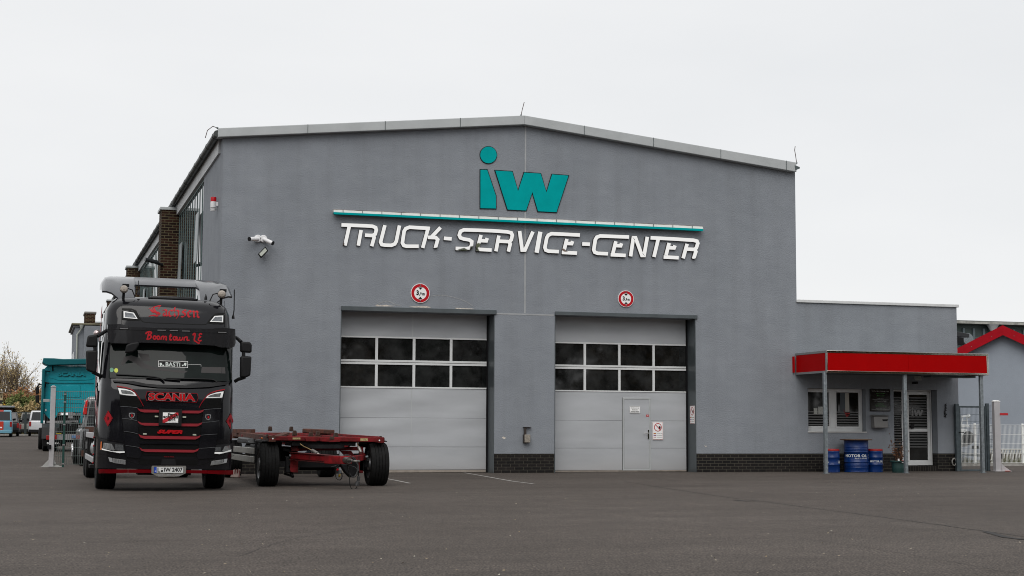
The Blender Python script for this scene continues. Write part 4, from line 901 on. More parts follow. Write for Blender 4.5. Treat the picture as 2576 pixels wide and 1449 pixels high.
# lattice ramps and machine behind that fence
YR = YF+5.9
lr = thing('stacked_lattice', 'stack of galvanised lattice ramps lying behind the white fence', 'steel parts', (onY(*a6(2250, 1200), YR).x, YR, 0)); m_ = MB()
xa, xb = onY(*a6(2060, 1100), YR).x, onY(*a6(2700, 1100), YR).x; za, zb = onY(*a6(2200, 1185), YR).z, onY(*a6(2200, 1080), YR).z
nn = 22
for j in range(3):
    yy = YR+j*.04; m_.tube([(xa, yy, za-.1*j), (xb, yy, za-.1*j)], .02, 5).tube([(xa, yy, zb), (xb, yy, zb)], .02, 5)
    for i in range(nn): u = xa+(xb-xa)*i/nn; d = (xb-xa)/nn; m_.tube([(u, yy, za-.1*j), (u+d*.8, yy, zb)], .014, 4)
m_.build('lattice', mat('lattice_galv', (.70, .70, .66), .5), lr, smooth=0)
MB().box(xa, xb, YR+.12, YR+.42, .02, zb-.12).build('load', mat('rust_stack', (.10, .06, .035), .9, 0, .6, 3, c2=(.22, .17, .10)), lr, smooth=0)
mc = thing('yard_machine', 'small white machine with a mast and horn seen through the gate', 'machine', (onY(*a6(1850, 1100), YR).x, YR, 0))
M_ = lambda x, y, dy=0: onY(*a6(x, y), YR+dy)
MB().prism([M_(1790, 838), M_(1865, 842), M_(1890, 862), M_(1800, 872)], (0, 1, 0)).prism([M_(1790, 880), M_(1855, 885), M_(1870, 1050), M_(1790, 1060)], (0, .9, 0)).build('hull', mat('machine_white', (.6, .62, .62), .4), mc, bevel=.02)
MB().beam(M_(1795, 765), M_(1862, 755), .06, .06).tube([M_(1862, 757), M_(1876, 762)], .075, 10).tube([M_(1815, 765), M_(1800, 840)], .02, 6).tube([M_(1850, 765), M_(1858, 840)], .02, 6).tube([M_(1806, 800), M_(1856, 800)], .012, 6).build('mast', mat('machine_white', (.6, .62, .62)), mc)
MB().lathe([(.05, -.1), (.2, -.08), (.24, 0), (.2, .08), (.05, .1)], M_(1868, 970, -.2), 'Y', 16).box(M_(1900, 1000).x, M_(1935, 1000).x, YR-.2, YR, M_(1900, 1075).z, M_(1900, 1045).z).build('wheel', BLACK, mc)
MB().beam(M_(1795, 1120), M_(2060, 1150), .1, .1).beam(M_(1795, 1200), M_(2060, 1190), .1, .1).build('chassis', GALV, mc, smooth=0)
bushm = mat('dry_weeds', (.16, .11, .04), .9, 0, .5, 4, c2=(.10, .12, .03))
wd = MB(); rnd = random.Random(9)
for i in range(1500):
    x_ = rnd.uniform(x0, x1); y_ = rnd.uniform(YB+.15, YB+.6); h_ = rnd.uniform(.05, .32)*(.5+.8*abs(math.sin(x_*1.7))); wd.add([(x_-.012, y_, 0), (x_+.012, y_, 0), (x_+rnd.uniform(-.09, .09), y_+rnd.uniform(-.05, .05), h_)], [(0, 1, 2)])
tag(wd.build('weeds', bushm, smooth=0), kind='stuff')
# grey house with red verge
YH = YF+9.5
hs = thing('red_trimmed_house', 'pale blue grey gabled house with a bright red verge board', 'building', (onY(*a7(555, 95), YH).x, YH, 0))
def H7(x, y, dy=0): return onY(*a7(x, y), YH+dy)
ap, lf_, rg = H7(555, 95), H7(60, 362), H7(1050, 268); ap2 = H7(555, 140)
sl_ = 1.05*(ap.z-lf_.z)/(ap.x-lf_.x); hs.rotation_euler = (0, 0, -.66); hx0 = ap.x-4.3; hx1 = ap.x+4.3
HW = mat('house_wall', (.30, .335, .385), .8, 0, .05, .8, bump=.25, bs=30)
ez = ap.z-sl_*4.3
MB().prism([(hx0, YH, 0), (hx0, YH, ez-.35), (ap.x, YH, ap.z-.35), (hx1, YH, ez-.35), (hx1, YH, 0)], (0, 12, 0)).build('wall', HW, hs, smooth=0)
for sgn in (-1, 1):
    xe = ap.x+sgn*4.7; zz_ = ap.z-sl_*4.7
    MB().prism([(ap.x, YH-.35, ap.z), (xe, YH-.35, zz_), (xe, YH-.35, zz_-.37), (ap.x, YH-.35, ap.z-.37)], (0, .04, 0)).build('verge_board', mat('verge_red', (.36, .006, .014), .5, 0, .08, 3, spec=.08), hs, smooth=0)
    MB().prism([(ap.x, YH-.31, ap.z-.02), (xe, YH-.31, zz_-.02), (xe, YH-.31, zz_-.12), (ap.x, YH-.31, ap.z-.12)], (0, 12.6, 0)).build('roof', mat('roof_sheet', (.22, .25, .28), .4, .3, .1), hs, smooth=0)
nb = MB()
for sgn in (-1, 1):
    for i in range(6): u = .4+i*.75; nb.box(ap.x+sgn*u-.012, ap.x+sgn*u+.012, YH-.358, YH-.351, ap.z-sl_*u-.22, ap.z-sl_*u-.196)
nb.build('screw', GALV, hs, smooth=0)
# dark hall behind it
YK = YF+24
def K7(x, y, dy=0): return onY(*a7(x, y), YK+dy)
dk = thing('dark_industrial_hall', 'dark green panelled hall behind the red trimmed house', 'building', (K7(300, 1300).x, YK, 0))
kx0, kx1 = K7(-200, 100).x, K7(1400, 100).x; kz = K7(300, 82).z
MB().box(kx0, kx1, YK, YK+15, 0, kz).build('wall', mat('green_panel', (.045, .065, .060), .6, 0, .2, .7), dk, smooth=0)
m_ = MB()
for px in range(-150, 1400, 88): x_ = K7(px, 100).x; m_.box(x_-.06, x_+.06, YK-.08, YK-.005, 0, kz-.2)
m_.box(kx0, kx1, YK-.07, YK-.006, K7(300, 205).z, K7(300, 198).z); m_.build('steel_columns', mat('panel_rib', (.10, .13, .14), .5), dk, smooth=0)
MB().box(kx0-.3, kx1, YK-.4, YK+15.3, kz+.0, K7(300, 72).z+.05).build('roof_edge', mat('roof_pale', (.35, .35, .32), .7, 0, .4, 2), dk, smooth=0)
MB().box(kx0-.3, kx1, YK-.2, YK+15.3, K7(300, 68).z+.02, K7(300, 52).z).build('roof_light', mat('roof_dark', (.16, .17, .16), .6, 0, .4, 1), dk, smooth=0)
MB().lathe([(.30, 0), (.1, -.35), (.09, -.6), (.0001, -.6)], K7(463, 84, -.3), 'Z', 12).build('rain_hopper', mat('hopper', (.45, .46, .46), .5), dk)
MB().lathe([(.0001, -.05), (.28, -.05), (.3, 0), (.28, .05), (.0001, .05)], K7(245, 212, -.3), 'Y', 16).build('round_vent', GALV, dk)
# black lamp on the annex corner
p = onY(*a7(150, 200), YF+1.2); q = onY(*a7(258, 170), YF+1.2); t_ = thing('corner_floodlight', 'black wall floodlight on the right end of the office annex', 'floodlight', (XA, YF+1.2, p.z))
Z7 = lambda x, y: onY(*a7(x, y), YF+1.2)
MB().prism([Z7(140, 143), Z7(258, 165), Z7(258, 198), Z7(140, 185)], (0, .35, 0)).build('housing', mat('lamp_black', (.02, .022, .025), .35), t_, bevel=.01)
MB().prism([Z7(150, 190), Z7(210, 200), Z7(210, 265), Z7(150, 265)], (0, .2, 0)).build('driver_box', BLACK, t_, bevel=.01)
MB().box(XA-.01, Z7(160, 200).x, YF+1.25, YF+1.4, Z7(160, 250).z, Z7(160, 150).z).build('bracket', BLACK, t_, smooth=0)
# ================================================================ black lorry
RHO = .0135
tw_ = onZ(257, 1230, 0); YT = tw_.y-1.42
cxw = onY(416.5, 1186, YT).x
R0 = V((cxw, YT, 0))
lo = bpy.data.objects.new('lorry', None); col.objects.link(lo); lo.location = R0; lo.rotation_euler = (0, RHO, 0); ROOTLOC[lo.name] = V((0, 0, 0))
tag(lo, 'black lorry with red trim parked facing the camera left of the trailer', 'lorry')
MT = Matrix.Translation(R0) @ Matrix.Rotation(RHO, 4, 'Y'); MI = MT.inverted(); OL = MI @ O
def T(px, py, y=0): d = MI.to_3x3() @ ray(px, py); return OL+d*((y-OL.y)/d.y)
def interp(tab, z):
    if z <= tab[0][0]: return tab[0][1]
    for (a, b), (c, d) in zip(tab, tab[1:]):
        if z <= c: t = (z-a)/(c-a); return b+(d-b)*t
    return tab[-1][1]
HW_ = (T(588, 1186).x-T(245, 1186).x)/2
ztab = [(.3, .07), (.42, 0), (1.0, 0), (1.35, .003), (1.9, .012), (2.0, .045), (2.05, .09), (2.75, .34), (3.1, .40), (3.45, .47), (3.6, .56), (3.70, .72), (3.76, 1.0)]
wtab = [(.3, HW_-.05), (.42, HW_), (1.2, HW_), (2.05, HW_-.02), (2.75, HW_-.05), (3.45, HW_-.09), (3.62, HW_-.15), (3.76, HW_-.30)]
rtab = [(.3, .30), (1.9, .28), (2.6, .20), (3.76, .28)]
def Fs(x, z):
    f = interp(ztab, z); w_ = interp(wtab, z); r_ = interp(rtab, z); ax = min(abs(x), w_-.0005); y = f+.06*(ax/w_)**2
    if ax > w_-r_: y += (r_-math.sqrt(max(0, r_*r_-(ax-(w_-r_))**2)))
    return y
def TS(px, py, F=None, y0=.1):
    F = F or Fs; y = y0
    for _ in range(12):
        p = T(px, py, y); y = .5*y+.5*F(p.x, p.z)
    return (p.x, p.z)
PBLK = mat('lorry_black', (.007, .007, .009), .09, 0, .3, 1.5, coat=.1, spec=.33, rv=.02)
PDRK = mat('lorry_plastic', (.010, .010, .011), .5, spec=.2)
MESHM = mat('grille_mesh', (.004, .004, .004), .6, 0, 0, bump=.4, bs=90, spec=.10)
LRED = mat('lorry_red', (.26, .004, .010), .35, 0, .1, 3, spec=.2)
LREDM = mat('grille_red', (.24, .020, .028), .45, 0, .1, 3, spec=.2)
TYRE = mat('tyre', (.010, .010, .010), .75, 0, .3, 9, bump=.2, bs=40, spec=.12)
LAMP = mat('lamp_glass', (.26, .27, .275), .12, .5, .35, 60, coat=1, stretch=(1, 1, .15))
LWH = mat('lamp_white', (.88, .89, .88), .2)
GLS = mat('windscreen', (.007, .011, .010), .02, 0, .4, 1.5, spec=.18)
SILV = mat('silver', (.55, .55, .56), .25, .8)
def slab(w_, yb, z_, n_=14):
    pts = [(-w_, yb)]; r_ = interp(rtab, z_)
    for i in range(n_+1):
        a = math.pi*i/n_; x = -w_*math.cos(a)**1 if True else 0
        pts.append((x*.9999, Fs(x*.9999, z_)))
    pts.append((w_, yb)); return pts
def loft(zs, yb, name, M, parent, smooth=40):
    mb = MB(); rings = [slab(interp(wtab, z_), yb(z_), z_) for z_ in zs]; k = len(rings[0])
    mb.v = [(x, y, z_) for r_, z_ in zip(rings, zs) for x, y in r_]
    for i in range(len(zs)-1):
        for j in range(k): j2 = (j+1) % k; mb.f.append((i*k+j, i*k+j2, (i+1)*k+j2, (i+1)*k+j))
    mb.f.append(tuple(range(k-1, -1, -1))); mb.f.append(tuple((len(zs)-1)*k+j for j in range(k)))
    return mb.build(name, M, parent, local=True, smooth=smooth)
loft([.42, .5, .7, .9, .98, 1.0], lambda z: .78, 'bumper', PBLK, lo)
loft([1.0, 1.01, 1.2, 1.35, 1.6, 1.9, 2.0, 2.05, 2.2, 2.4, 2.6, 2.75, 2.9, 3.1, 3.3, 3.45, 3.54, 3.6, 3.65, 3.70, 3.735, 3.76], lambda z: 2.35 if z < 3.5 else 2.3, 'cab', PBLK, lo)
def patch(name, f, pts, M, base=.004, th=.012, parent=None, F=None, step=.11, cut=None, raw=False, build=True, mb=None):
    F = F or Fs
    P = pts if raw else [TS(*f(x, y), F) for x, y in pts]
    vv, ff = finecut(P, step); mb = mb or MB()
    solid(mb, vv, ff, lambda x, z, w: V((x, F(x, z)-base-w, z)), th)
    if not build: return mb
    return mb.build(name, M, parent or lo, local=True, smooth=30)
def strip(mb, f, pts, wd, base=.006, th=.006, F=None, it=1, w2=None):
    F = F or Fs; q = smoothpts(pts, it) if it else pts; vv, ff = ribbon(q, wd, w2)
    P = [TS(*f(x, y), F) for x, y in vv]; solid(mb, P, ff, lambda x, z, w: V((x, F(x, z)-base-w, z)), th)
def stxt(mb, s_, f, q, base=.006, th=.008, bold=.02, shear=0, F=None):
    """text between four picture corners, laid on the cab front"""
    F = F or Fs; vv, ff = text2d(s_, bold, shear); P = []
    for u, v in vv:
        X = (q[0][0]*(1-u)+q[1][0]*u)*(1-v)+(q[3][0]*(1-u)+q[2][0]*u)*v; Y = (q[0][1]*(1-u)+q[1][1]*u)*(1-v)+(q[3][1]*(1-u)+q[2][1]*u)*v
        P.append(TS(*f(X, Y), F))
    solid(mb, P, ff, lambda x, z, w: V((x, F(x, z)-base-w, z)), th)
# --- grille and bumper panels
for pts in ([(412, 365), (612, 384), (605, 440), (604, 528), (430, 503)], [(432, 512), (608, 540), (612, 600), (622, 682), (450, 655)], [(452, 664), (620, 695), (630, 745), (634, 836), (468, 815)], [(470, 826), (632, 848), (655, 905), (650, 930), (632, 966), (480, 950)],
            [(1368, 400), (1580, 388), (1562, 530), (1355, 545), (1362, 470)], [(1352, 556), (1555, 538), (1535, 680), (1338, 695), (1350, 600)], [(1335, 706), (1532, 690), (1512, 832), (1318, 846), (1330, 760)], [(1316, 858), (1510, 842), (1490, 962), (1312, 975), (1290, 935), (1300, 905)]):
    patch('side_slat', a2, pts, PBLK, .004, .022)
for pts in ([(603, 442), (855, 444), (855, 552), (655, 552), (612, 530)], [(1120, 450), (1362, 456), (1350, 545), (1300, 562), (1120, 560)], [(612, 600), (1352, 605), (1336, 696), (1290, 708), (660, 702), (622, 682)], [(628, 750), (1328, 762), (1318, 850), (1285, 862), (662, 856), (634, 838)], [(652, 898), (1295, 904), (1278, 938), (690, 932)], [(640, 968), (1312, 982), (1300, 1040), (640, 1030), (618, 1000)],
            [(405, 235), (600, 250), (665, 355), (655, 375), (412, 360)], [(1585, 272), (1400, 278), (1335, 365), (1345, 388), (1578, 380)]):
    patch('grille_mesh', a2, pts, MESHM, .003, .008)
patch('centre_slat', a2, [(632, 770), (1325, 782), (1322, 806), (632, 796)], PBLK, .012, .02)
patch('radar_panel', a2, [(893, 975), (1045, 978), (1055, 1040), (882, 1038)], PDRK, .012, .02)
for pts in ([(605, 383), (640, 399), (858, 405), (858, 434), (690, 434), (645, 425), (622, 408)], [(1120, 413), (1335, 414), (1378, 400), (1366, 425), (1320, 445), (1120, 443)], [(608, 533), (650, 554), (852, 558), (852, 588), (690, 586), (645, 574), (622, 556)], [(1115, 563), (1312, 564), (1358, 549), (1345, 574), (1298, 596), (1115, 594)],
            [(618, 684), (660, 704), (1300, 713), (1338, 698), (1326, 724), (1280, 747), (690, 740), (640, 722)], [(628, 838), (665, 860), (1280, 868), (1320, 850), (1306, 880), (1255, 898), (700, 892), (650, 874)]):
    patch('red_strip', a2, pts, LREDM, .02, .016)
for pts in ([(155, 1091), (496, 1094), (496, 1134), (158, 1140)], [(500, 1094), (772, 1097), (772, 1136), (500, 1134)], [(1168, 1102), (1422, 1106), (1422, 1142), (1168, 1138)], [(1426, 1106), (1715, 1104), (1718, 1156), (1426, 1143)]):
    patch('bumper_lip', a2, pts, LRED, .008, .016)
sm_ = MB()
for q in ([(472, 985), (480, 1092)], [(1448, 990), (1442, 1100)], [(160, 912), (330, 940), (470, 978), (560, 1015), (640, 1040), (780, 1050)], [(1730, 935), (1600, 960), (1460, 990), (1380, 1030), (1290, 1048), (1170, 1052)], [(400, 160), (412, 362), (430, 503), (450, 655), (470, 820), (480, 950)], [(1620, 190), (1580, 388), (1555, 538), (1532, 690), (1510, 842), (1490, 962)], [(180, 735), (330, 760), (455, 780)], [(1728, 765), (1600, 775), (1500, 800)]):
    strip(sm_, a2, q, 5, .002, .004)
sm_.build('panel_gap', INK, lo, local=True, smooth=0)
hl = MB()
for q in ([(410, 363), (510, 368), (606, 379)], [(430, 503), (520, 510), (605, 531)], [(450, 657), (530, 660), (615, 684)], [(470, 819), (550, 825), (628, 840)], [(1375, 402), (1480, 392), (1578, 389)], [(1358, 548), (1450, 545), (1555, 530)], [(1338, 698), (1430, 690), (1532, 684)], [(1320, 850), (1420, 845), (1510, 836)]):
    strip(hl, a2, q, 3.2, .024, .004)
hl.build('painted_edge_glint', mat('painted_edge_glint', (.20, .21, .22), .3, .5), lo, local=True, smooth=0)  # thin grey lines paint the highlights on the slat edges
# --- name badge
P_ = [(718, 190), (1300, 212), (1314, 262), (1296, 320), (712, 300), (700, 250)]; cxn = sum(p[0] for p in P_)/6; cyn = sum(p[1] for p in P_)/6
bd = patch('badge_panel', a2, P_, LRED, .006, .008)
patch('badge_field', a2, [(cxn+(x-cxn)*.982, cyn+(y-cyn)*.90) for x, y in P_], PBLK, .0145, .004, bd)
k = MB(); stxt(k, 'SCANIA', a2, [(728, 297), (1282, 309), (1275, 212), (735, 203)], .0185, .007, .065); k.build('chrome_edge', SILV, bd, local=True, smooth=0)
k = MB(); stxt(k, 'SCANIA', a2, [(733, 291), (1277, 303), (1270, 218), (740, 208)], .026, .005, .04); k.build('lettering', mat('badge_red', (.42, .004, .008), .4, spec=.2), bd, local=True, smooth=0)
k = MB(); stxt(k, 'SUPER', a2, [(833, 678), (1125, 684), (1135, 640), (845, 632)], .03, .015, .05, .25); strip(k, a2, [(836, 661), (1125, 665)], 8, .03, .0135, it=0); k.build('super_badge', mat('badge_red', (.5, .01, .015)), lo, local=True, smooth=0)
# --- black board with the white sign
bd = patch('sign_board', a2, [(858, 390), (1120, 398), (1115, 588), (850, 580)], PDRK, .04, .03)
patch('white_sign', a2, [(900, 434), (1078, 437), (1075, 556), (897, 553)], WHITE, .072, .004, bd)
patch('red_band', a2, [(897, 518), (1052, 436.5), (1078, 437), (1078, 470), (925, 553.5), (897, 553)], mat('band_red', (.50, .01, .02), .5), .0762, .0012, bd, step=.5)
k = MB()
for s_, q in (('fern', [(956, 470), (1062, 474), (1062, 440), (956, 438)]), ('schnell', [(902, 500), (1072, 504), (1072, 468), (902, 466)]), ('gut', [(960, 534), (1045, 537), (1045, 500), (960, 498)])): stxt(k, s_, a2, q, .0778, .001, .035)
stxt(k, 'GÜTERFERNVERKEHR', a2, [(903, 548), (1070, 551), (1070, 540), (903, 538)], .0778, .001, 0); k.build('lettering', INK, bd, local=True, smooth=0)
# --- lamps
for pts in ([(383, 152), (470, 163), (530, 178), (575, 205), (600, 243), (480, 235), (402, 222)], [(1606, 190), (1520, 203), (1450, 225), (1415, 245), (1396, 267), (1500, 266), (1590, 262)]):
    u = patch('upper_lamp', a2, pts, LWH, .006, .012)
    c = (sum(p[0] for p in pts)/7, sum(p[1] for p in pts)/7)
    patch('lamp_insert', a2, [(c[0]+(x-c[0])*.72, c[1]+(y-c[1])*.58) for x, y in pts], LAMP, .019, .003, u)
rr2 = MB(); strip(rr2, a2, [(368, 128), (500, 150), (560, 178), (600, 225), (640, 290), (678, 362)], 13, .01, .008, w2=6); strip(rr2, a2, [(1622, 166), (1500, 190), (1430, 222), (1390, 270), (1352, 320), (1322, 378)], 13, .01, .008, w2=6)
rr2.build('red_brow', LRED, lo, local=True, smooth=0)
for pts, inn, drl, amb in (([(182, 762), (330, 778), (448, 800), (462, 905), (400, 912), (172, 878)], [(215, 785), (310, 798), (345, 868), (330, 876), (205, 850)], [(192, 850), (320, 885), (458, 885), (460, 900), (400, 905), (195, 868)], [(182, 770), (196, 773), (190, 868), (174, 866)]),
                      ([(1722, 792), (1510, 812), (1482, 840), (1468, 920), (1560, 922), (1718, 888)], [(1705, 808), (1620, 826), (1590, 880), (1600, 890), (1698, 872)], [(1714, 858), (1600, 893), (1486, 893), (1482, 910), (1560, 916), (1712, 878)], None)):
    h_ = patch('headlight', a2, pts, PDRK, .004, .010)
    patch('reflector', a2, inn, LAMP, .015, .004, h_); patch('light_strip', a2, drl, LWH, .015, .008, h_)
    q = [(350, 800), (440, 812), (448, 880), (350, 872)] if amb else [(1580, 832), (1500, 838), (1488, 885), (1570, 885)]
    patch('reflector', a2, q, mat('lamp_dull', (.09, .095, .10), .2, .3, .3, 30), .015, .004, h_)
    if amb: patch('indicator', a2, amb, mat('amber', (.5, .12, .02), .3), .015, .004, h_)
for pts, p2 in (([(318, 965), (468, 985), (468, 1038), (328, 1018)], [(268, 952), (312, 962), (322, 1012), (286, 1004)]), ([(1605, 978), (1470, 996), (1452, 1048), (1592, 1030)], [(1650, 970), (1612, 976), (1600, 1026), (1640, 1016)])):
    h_ = patch('fog_lamp', a2, pts, SILV, .006, .012); c = (sum(p[0] for p in pts)/4, sum(p[1] for p in pts)/4)
    patch('lamp_insert', a2, [(c[0]+(x-c[0])*.86, c[1]+(y-c[1])*.74) for x, y in pts], LAMP, .019, .003, h_); patch('side_lamp', a2, p2, mat('side_lamp', (.35, .36, .37), .15, .3), .006, .012)
for c in ((828, 480), (1150, 487), (692, 682), (1267, 692)):
    patch('marker_lamp', a2, [(c[0]-20, c[1]-8), (c[0]+20, c[1]-7), (c[0]+20, c[1]+9), (c[0]-20, c[1]+8)], mat('marker', (.42, .44, .36), .3), .022, .02)
for pts in ([(267, 410), (322, 500), (263, 598), (217, 505)], [(1690, 443), (1722, 535), (1687, 625), (1636, 535)]):
    c = (sum(p[0] for p in pts)/4, sum(p[1] for p in pts)/4); dm = patch('hazard_diamond', a2, pts, mat('hazard_red', (.30, .006, .012), .45, spec=.2), .004, .003)
    k = MB(); sc_ = [(c[0]+(x-c[0])*.86, c[1]+(y-c[1])*.86) for x, y in pts]
    for a, b in zip(sc_, sc_[1:]+sc_[:1]): strip(k, a2, [a, b], 4, .0072, .001, it=0)
    for a_ in range(7): t_ = a_*.9; strip(k, a2, [(c[0], c[1]), (c[0]+15*math.cos(t_), c[1]+26*math.sin(t_))], 5, .0072, .001+.0001*a_, it=0)
    k.build('emblem', INK, dm, local=True, smooth=0)
for c in ((541, 470), (1426, 488)):
    sh = [(-32, -28), (0, -34), (32, -28), (34, 0), (20, 26), (0, 35), (-20, 26), (-34, 0)]
    b_ = patch('griffin_badge', a2, [(c[0]+x, c[1]+y) for x, y in sh], SILV, .026, .01); patch('badge_field', a2, [(c[0]+x*.72, c[1]+y*.72) for x, y in sh], PBLK, .0365, .002, b_)
    patch('badge_figure', a2, [(c[0]-10, c[1]-16), (c[0]+6, c[1]-12), (c[0]+14, c[1]+2), (c[0]+4, c[1]+16), (c[0]-10, c[1]+10), (c[0]-2, c[1]-2)], mat('badge_red', (.5, .01, .015)), .039, .001, b_)
# --- number plate
PF = lambda x, z: 0.0
np_ = patch('plate_holder', a2, [(778, 1052), (1162, 1052), (1170, 1065), (1166, 1138), (1085, 1176), (850, 1180), (768, 1138), (770, 1065)], mat('plate_steel', (.30, .29, .27), .35, .6), .02, .03, F=PF)
patch('number_plate', a2, [(797, 1062), (1141, 1065), (1140, 1139), (796, 1136)], INK, .051, .004, np_, F=PF); patch('plate_face', a2, [(801, 1066), (1137, 1069), (1136, 1135), (800, 1132)], mat('plate_white', (.62, .63, .62), .4), .056, .002, np_, F=PF)
patch('plate_blue', a2, [(800, 1066), (829, 1066.5), (828, 1132.5), (800, 1132)], mat('plate_blue', (.01, .06, .42), .4), .0585, .001, np_, F=PF)
k = MB(); stxt(k, 'L', a2, [(838, 1128), (868, 1129), (868, 1073), (838, 1072)], .0585, .0015, .03, F=PF); stxt(k, 'IW 2407', a2, [(915, 1121), (1128, 1122), (1128, 1073), (915, 1073)], .0585, .0015, .03, F=PF)
for c_, r_ in (((890, 1112), 13), ((890, 1082), 6)): patch('', a2, [(c_[0]+r_*math.cos(i*.6283), c_[1]+r_*math.sin(i*.6283)) for i in range(10)], INK, .0585, .0012, build=False, mb=k, F=PF)
stxt(k, 'www.iw-leipzig.de', a2, [(920, 1146), (1015, 1147), (1015, 1139), (920, 1138)], .051, .002, 0, F=PF)
k.build('lettering', INK, np_, local=True, smooth=0)
k = MB()
for x_ in (868, 968, 1068): patch('', a2, [(x_-30, 1152), (x_+30, 1153), (x_+30, 1169), (x_-30, 1168)], SILV, .051, .006, build=False, mb=k, F=PF)
k.build('bracket', SILV, np_, local=True, smooth=0)
k = MB(); stxt(k, 'D', a2, [(808, 1121), (821, 1121), (821, 1108), (808, 1108)], .0596, .001, .02, F=PF); k.build('country_letter', WHITE, np_, local=True, smooth=0)
k = MB(); stxt(k, 'MARKUS THIELE', a2, [(915, 953), (1030, 954), (1030, 944), (915, 943)], .006, .002, 0); k.build('small_lettering', LRED, lo, local=True, smooth=0)
# --- windscreen, cowl, wipers
patch('windscreen', a1, [(300, 870), (660, 860), (1100, 880), (1600, 905), (1782, 915), (1778, 1350), (1400, 1335), (900, 1318), (285, 1300)], GLS, .006, .006, step=.1)
patch('cowl', a2, [(320, 62), (560, 70), (700, 100), (840, 112), (1170, 120), (1330, 105), (1500, 85), (1680, 80), (1640, 112), (1440, 140), (1180, 152), (840, 145), (640, 120), (480, 92), (340, 80)], PDRK, .004, .03)
k = MB(); strip(k, a1, [(375, 1258), (600, 1270), (830, 1285), (920, 1308), (960, 1345)], 9, .02, .03, it=2); strip(k, a1, [(980, 1305), (1300, 1312), (1530, 1318), (1565, 1330), (1590, 1352)], 9, .02, .03, it=2); strip(k, a1, [(740, 1300), (1150, 1330)], 7, .02, .02); k.build('wiper', PDRK, lo, local=True, smooth=0)
bs_ = patch('name_plate', a1, [(885, 1094), (1242, 1104), (1240, 1180), (883, 1168)], WHITE, .013, .004); patch('plate_field', a1, [(889, 1098), (1238, 1108), (1236, 1176), (887, 1164)], INK, .0172, .001, bs_)
k = MB(); stxt(k, 'BASTI', a1, [(973, 1164), (1148, 1169), (1148, 1118), (973, 1112)], .0185, .001, .012)
for sx, sg_ in ((925, 1), (1198, -1)):
    for P in ([(-25, -18), (2, -16), (4, 14), (-24, 12)], [(4, 6), (30, 8), (30, 16), (4, 14)]): patch('', a1, [(sx+sg_*x, 1138+y) for x, y in P], WHITE, .0185, .001, build=False, mb=k)
    for cxx_, rr3 in ((-14, 7), (20, 8)): patch('', a1, [(sx+sg_*cxx_+rr3*math.cos(i*.785), 1154+rr3*math.sin(i*.785)) for i in range(8)], WHITE, .0196, .001, build=False, mb=k)
k.build('lettering', mat('plate_pale', (.55, .6, .57), .4), bs_, local=True, smooth=0)
k = MB(); strip(k, a1, [(1242, 1140), (1400, 1143), (1400, 1166)], 4, .013, .002, it=0); k.build('cable', mat('pale_cable', (.4, .4, .4), .5), lo, local=True, smooth=0)
for c, cc in (((322, 1207), (.10, .26, .17)), ((376, 1212), (.50, .55, .05))): patch('round_sticker', a1, [(c[0]+24*math.cos(i*.4488), c[1]+27*math.sin(i*.4488)) for i in range(14)], mat('sticker%d' % c[0], cc, .5), .013, .003)
inn = MB()
for P in ([(430, 1130), (470, 1050), (560, 1030), (650, 1060), (720, 1130), (850, 1180), (1240, 1220), (1200, 1245), (820, 1205), (700, 1190), (600, 1120), (520, 1085), (450, 1160)], [(1410, 1170), (1690, 1175), (1695, 1250), (1400, 1240)], [(640, 1005), (765, 1015), (790, 1100), (690, 1095)]): patch('', a1, P, PDRK, .0122, .001, build=False, mb=inn)
inn.build('dashboard_items', mat('interior_dark', (.035, .032, .032), .7), lo, local=True, smooth=0)
# --- sun visor
def Fv(x, z): a_ = abs(x)/(HW_+.02); return .13+.07*a_**2+.30*max(0, a_-.86)**1.3*2
vf = lambda x, z: Fv(x, z)
vis = patch('sun_visor', a1, [(275, 655), (435, 652), (560, 688), (1000, 700), (1520, 708), (1660, 695), (1815, 712), (1820, 880), (1805, 925), (1780, 937), (1640, 935), (1560, 912), (1100, 890), (680, 876), (560, 888), (330, 884), (285, 868), (272, 820)], mat('visor_black', (.013, .013, .015), .22, coat=.4), 0, .0, F=vf, build=False)
k = vis; 
vv_ = [p for p in k.v]
k = MB(); P = [TS(*a1(x, y), vf) for x, y in [(275, 655), (435, 652), (560, 688), (1000, 700), (1520, 708), (1660, 695), (1815, 712), (1820, 880), (1805, 925), (1780, 937), (1640, 935), (1560, 912), (1100, 890), (680, 876), (560, 888), (330, 884), (285, 868), (272, 820)]]
vv, ff = finecut(P, .1); solid(k, vv, ff, lambda x, z, w: V((x, Fv(x, z)+(.30 if w == 0 else 0), z)), .30)
vis = k.build('sun_visor', mat('visor_black', (.013, .013, .015), .22), lo, local=True, smooth=30, bevel=.02)
k = MB(); strip(k, a1, [(275, 716), (700, 728), (1200, 748), (1815, 772)], 4, .001, .003, F=vf); k.build('visor_seam', INK, vis, local=True, smooth=0)
for x0_, y0_ in ((470, 708), (925, 727), (1073, 731), (1220, 737), (1657, 753)):
    m_ = patch('marker_lamp', a1, [(x0_-58, y0_-12), (x0_+58, y0_-10), (x0_+58, y0_+12), (x0_-58, y0_+10)], INK, .001, .004, vis, F=vf); patch('lamp_lens', a1, [(x0_-50, y0_-6), (x0_+50, y0_-4), (x0_+50, y0_+6), (x0_-50, y0_+4)], mat('visor_lamp', (.16, .16, .165), .3), .006, .003, vis, F=vf)
TXR = mat('lettering_red', (.42, .012, .02), .5, spec=.2)
k = MB()
def el(cx_, cy_, rx, ry, n_=12): return [(cx_+rx*math.cos(2*math.pi*i/n_), cy_+ry*math.sin(2*math.pi*i/n_)) for i in range(n_+1)]
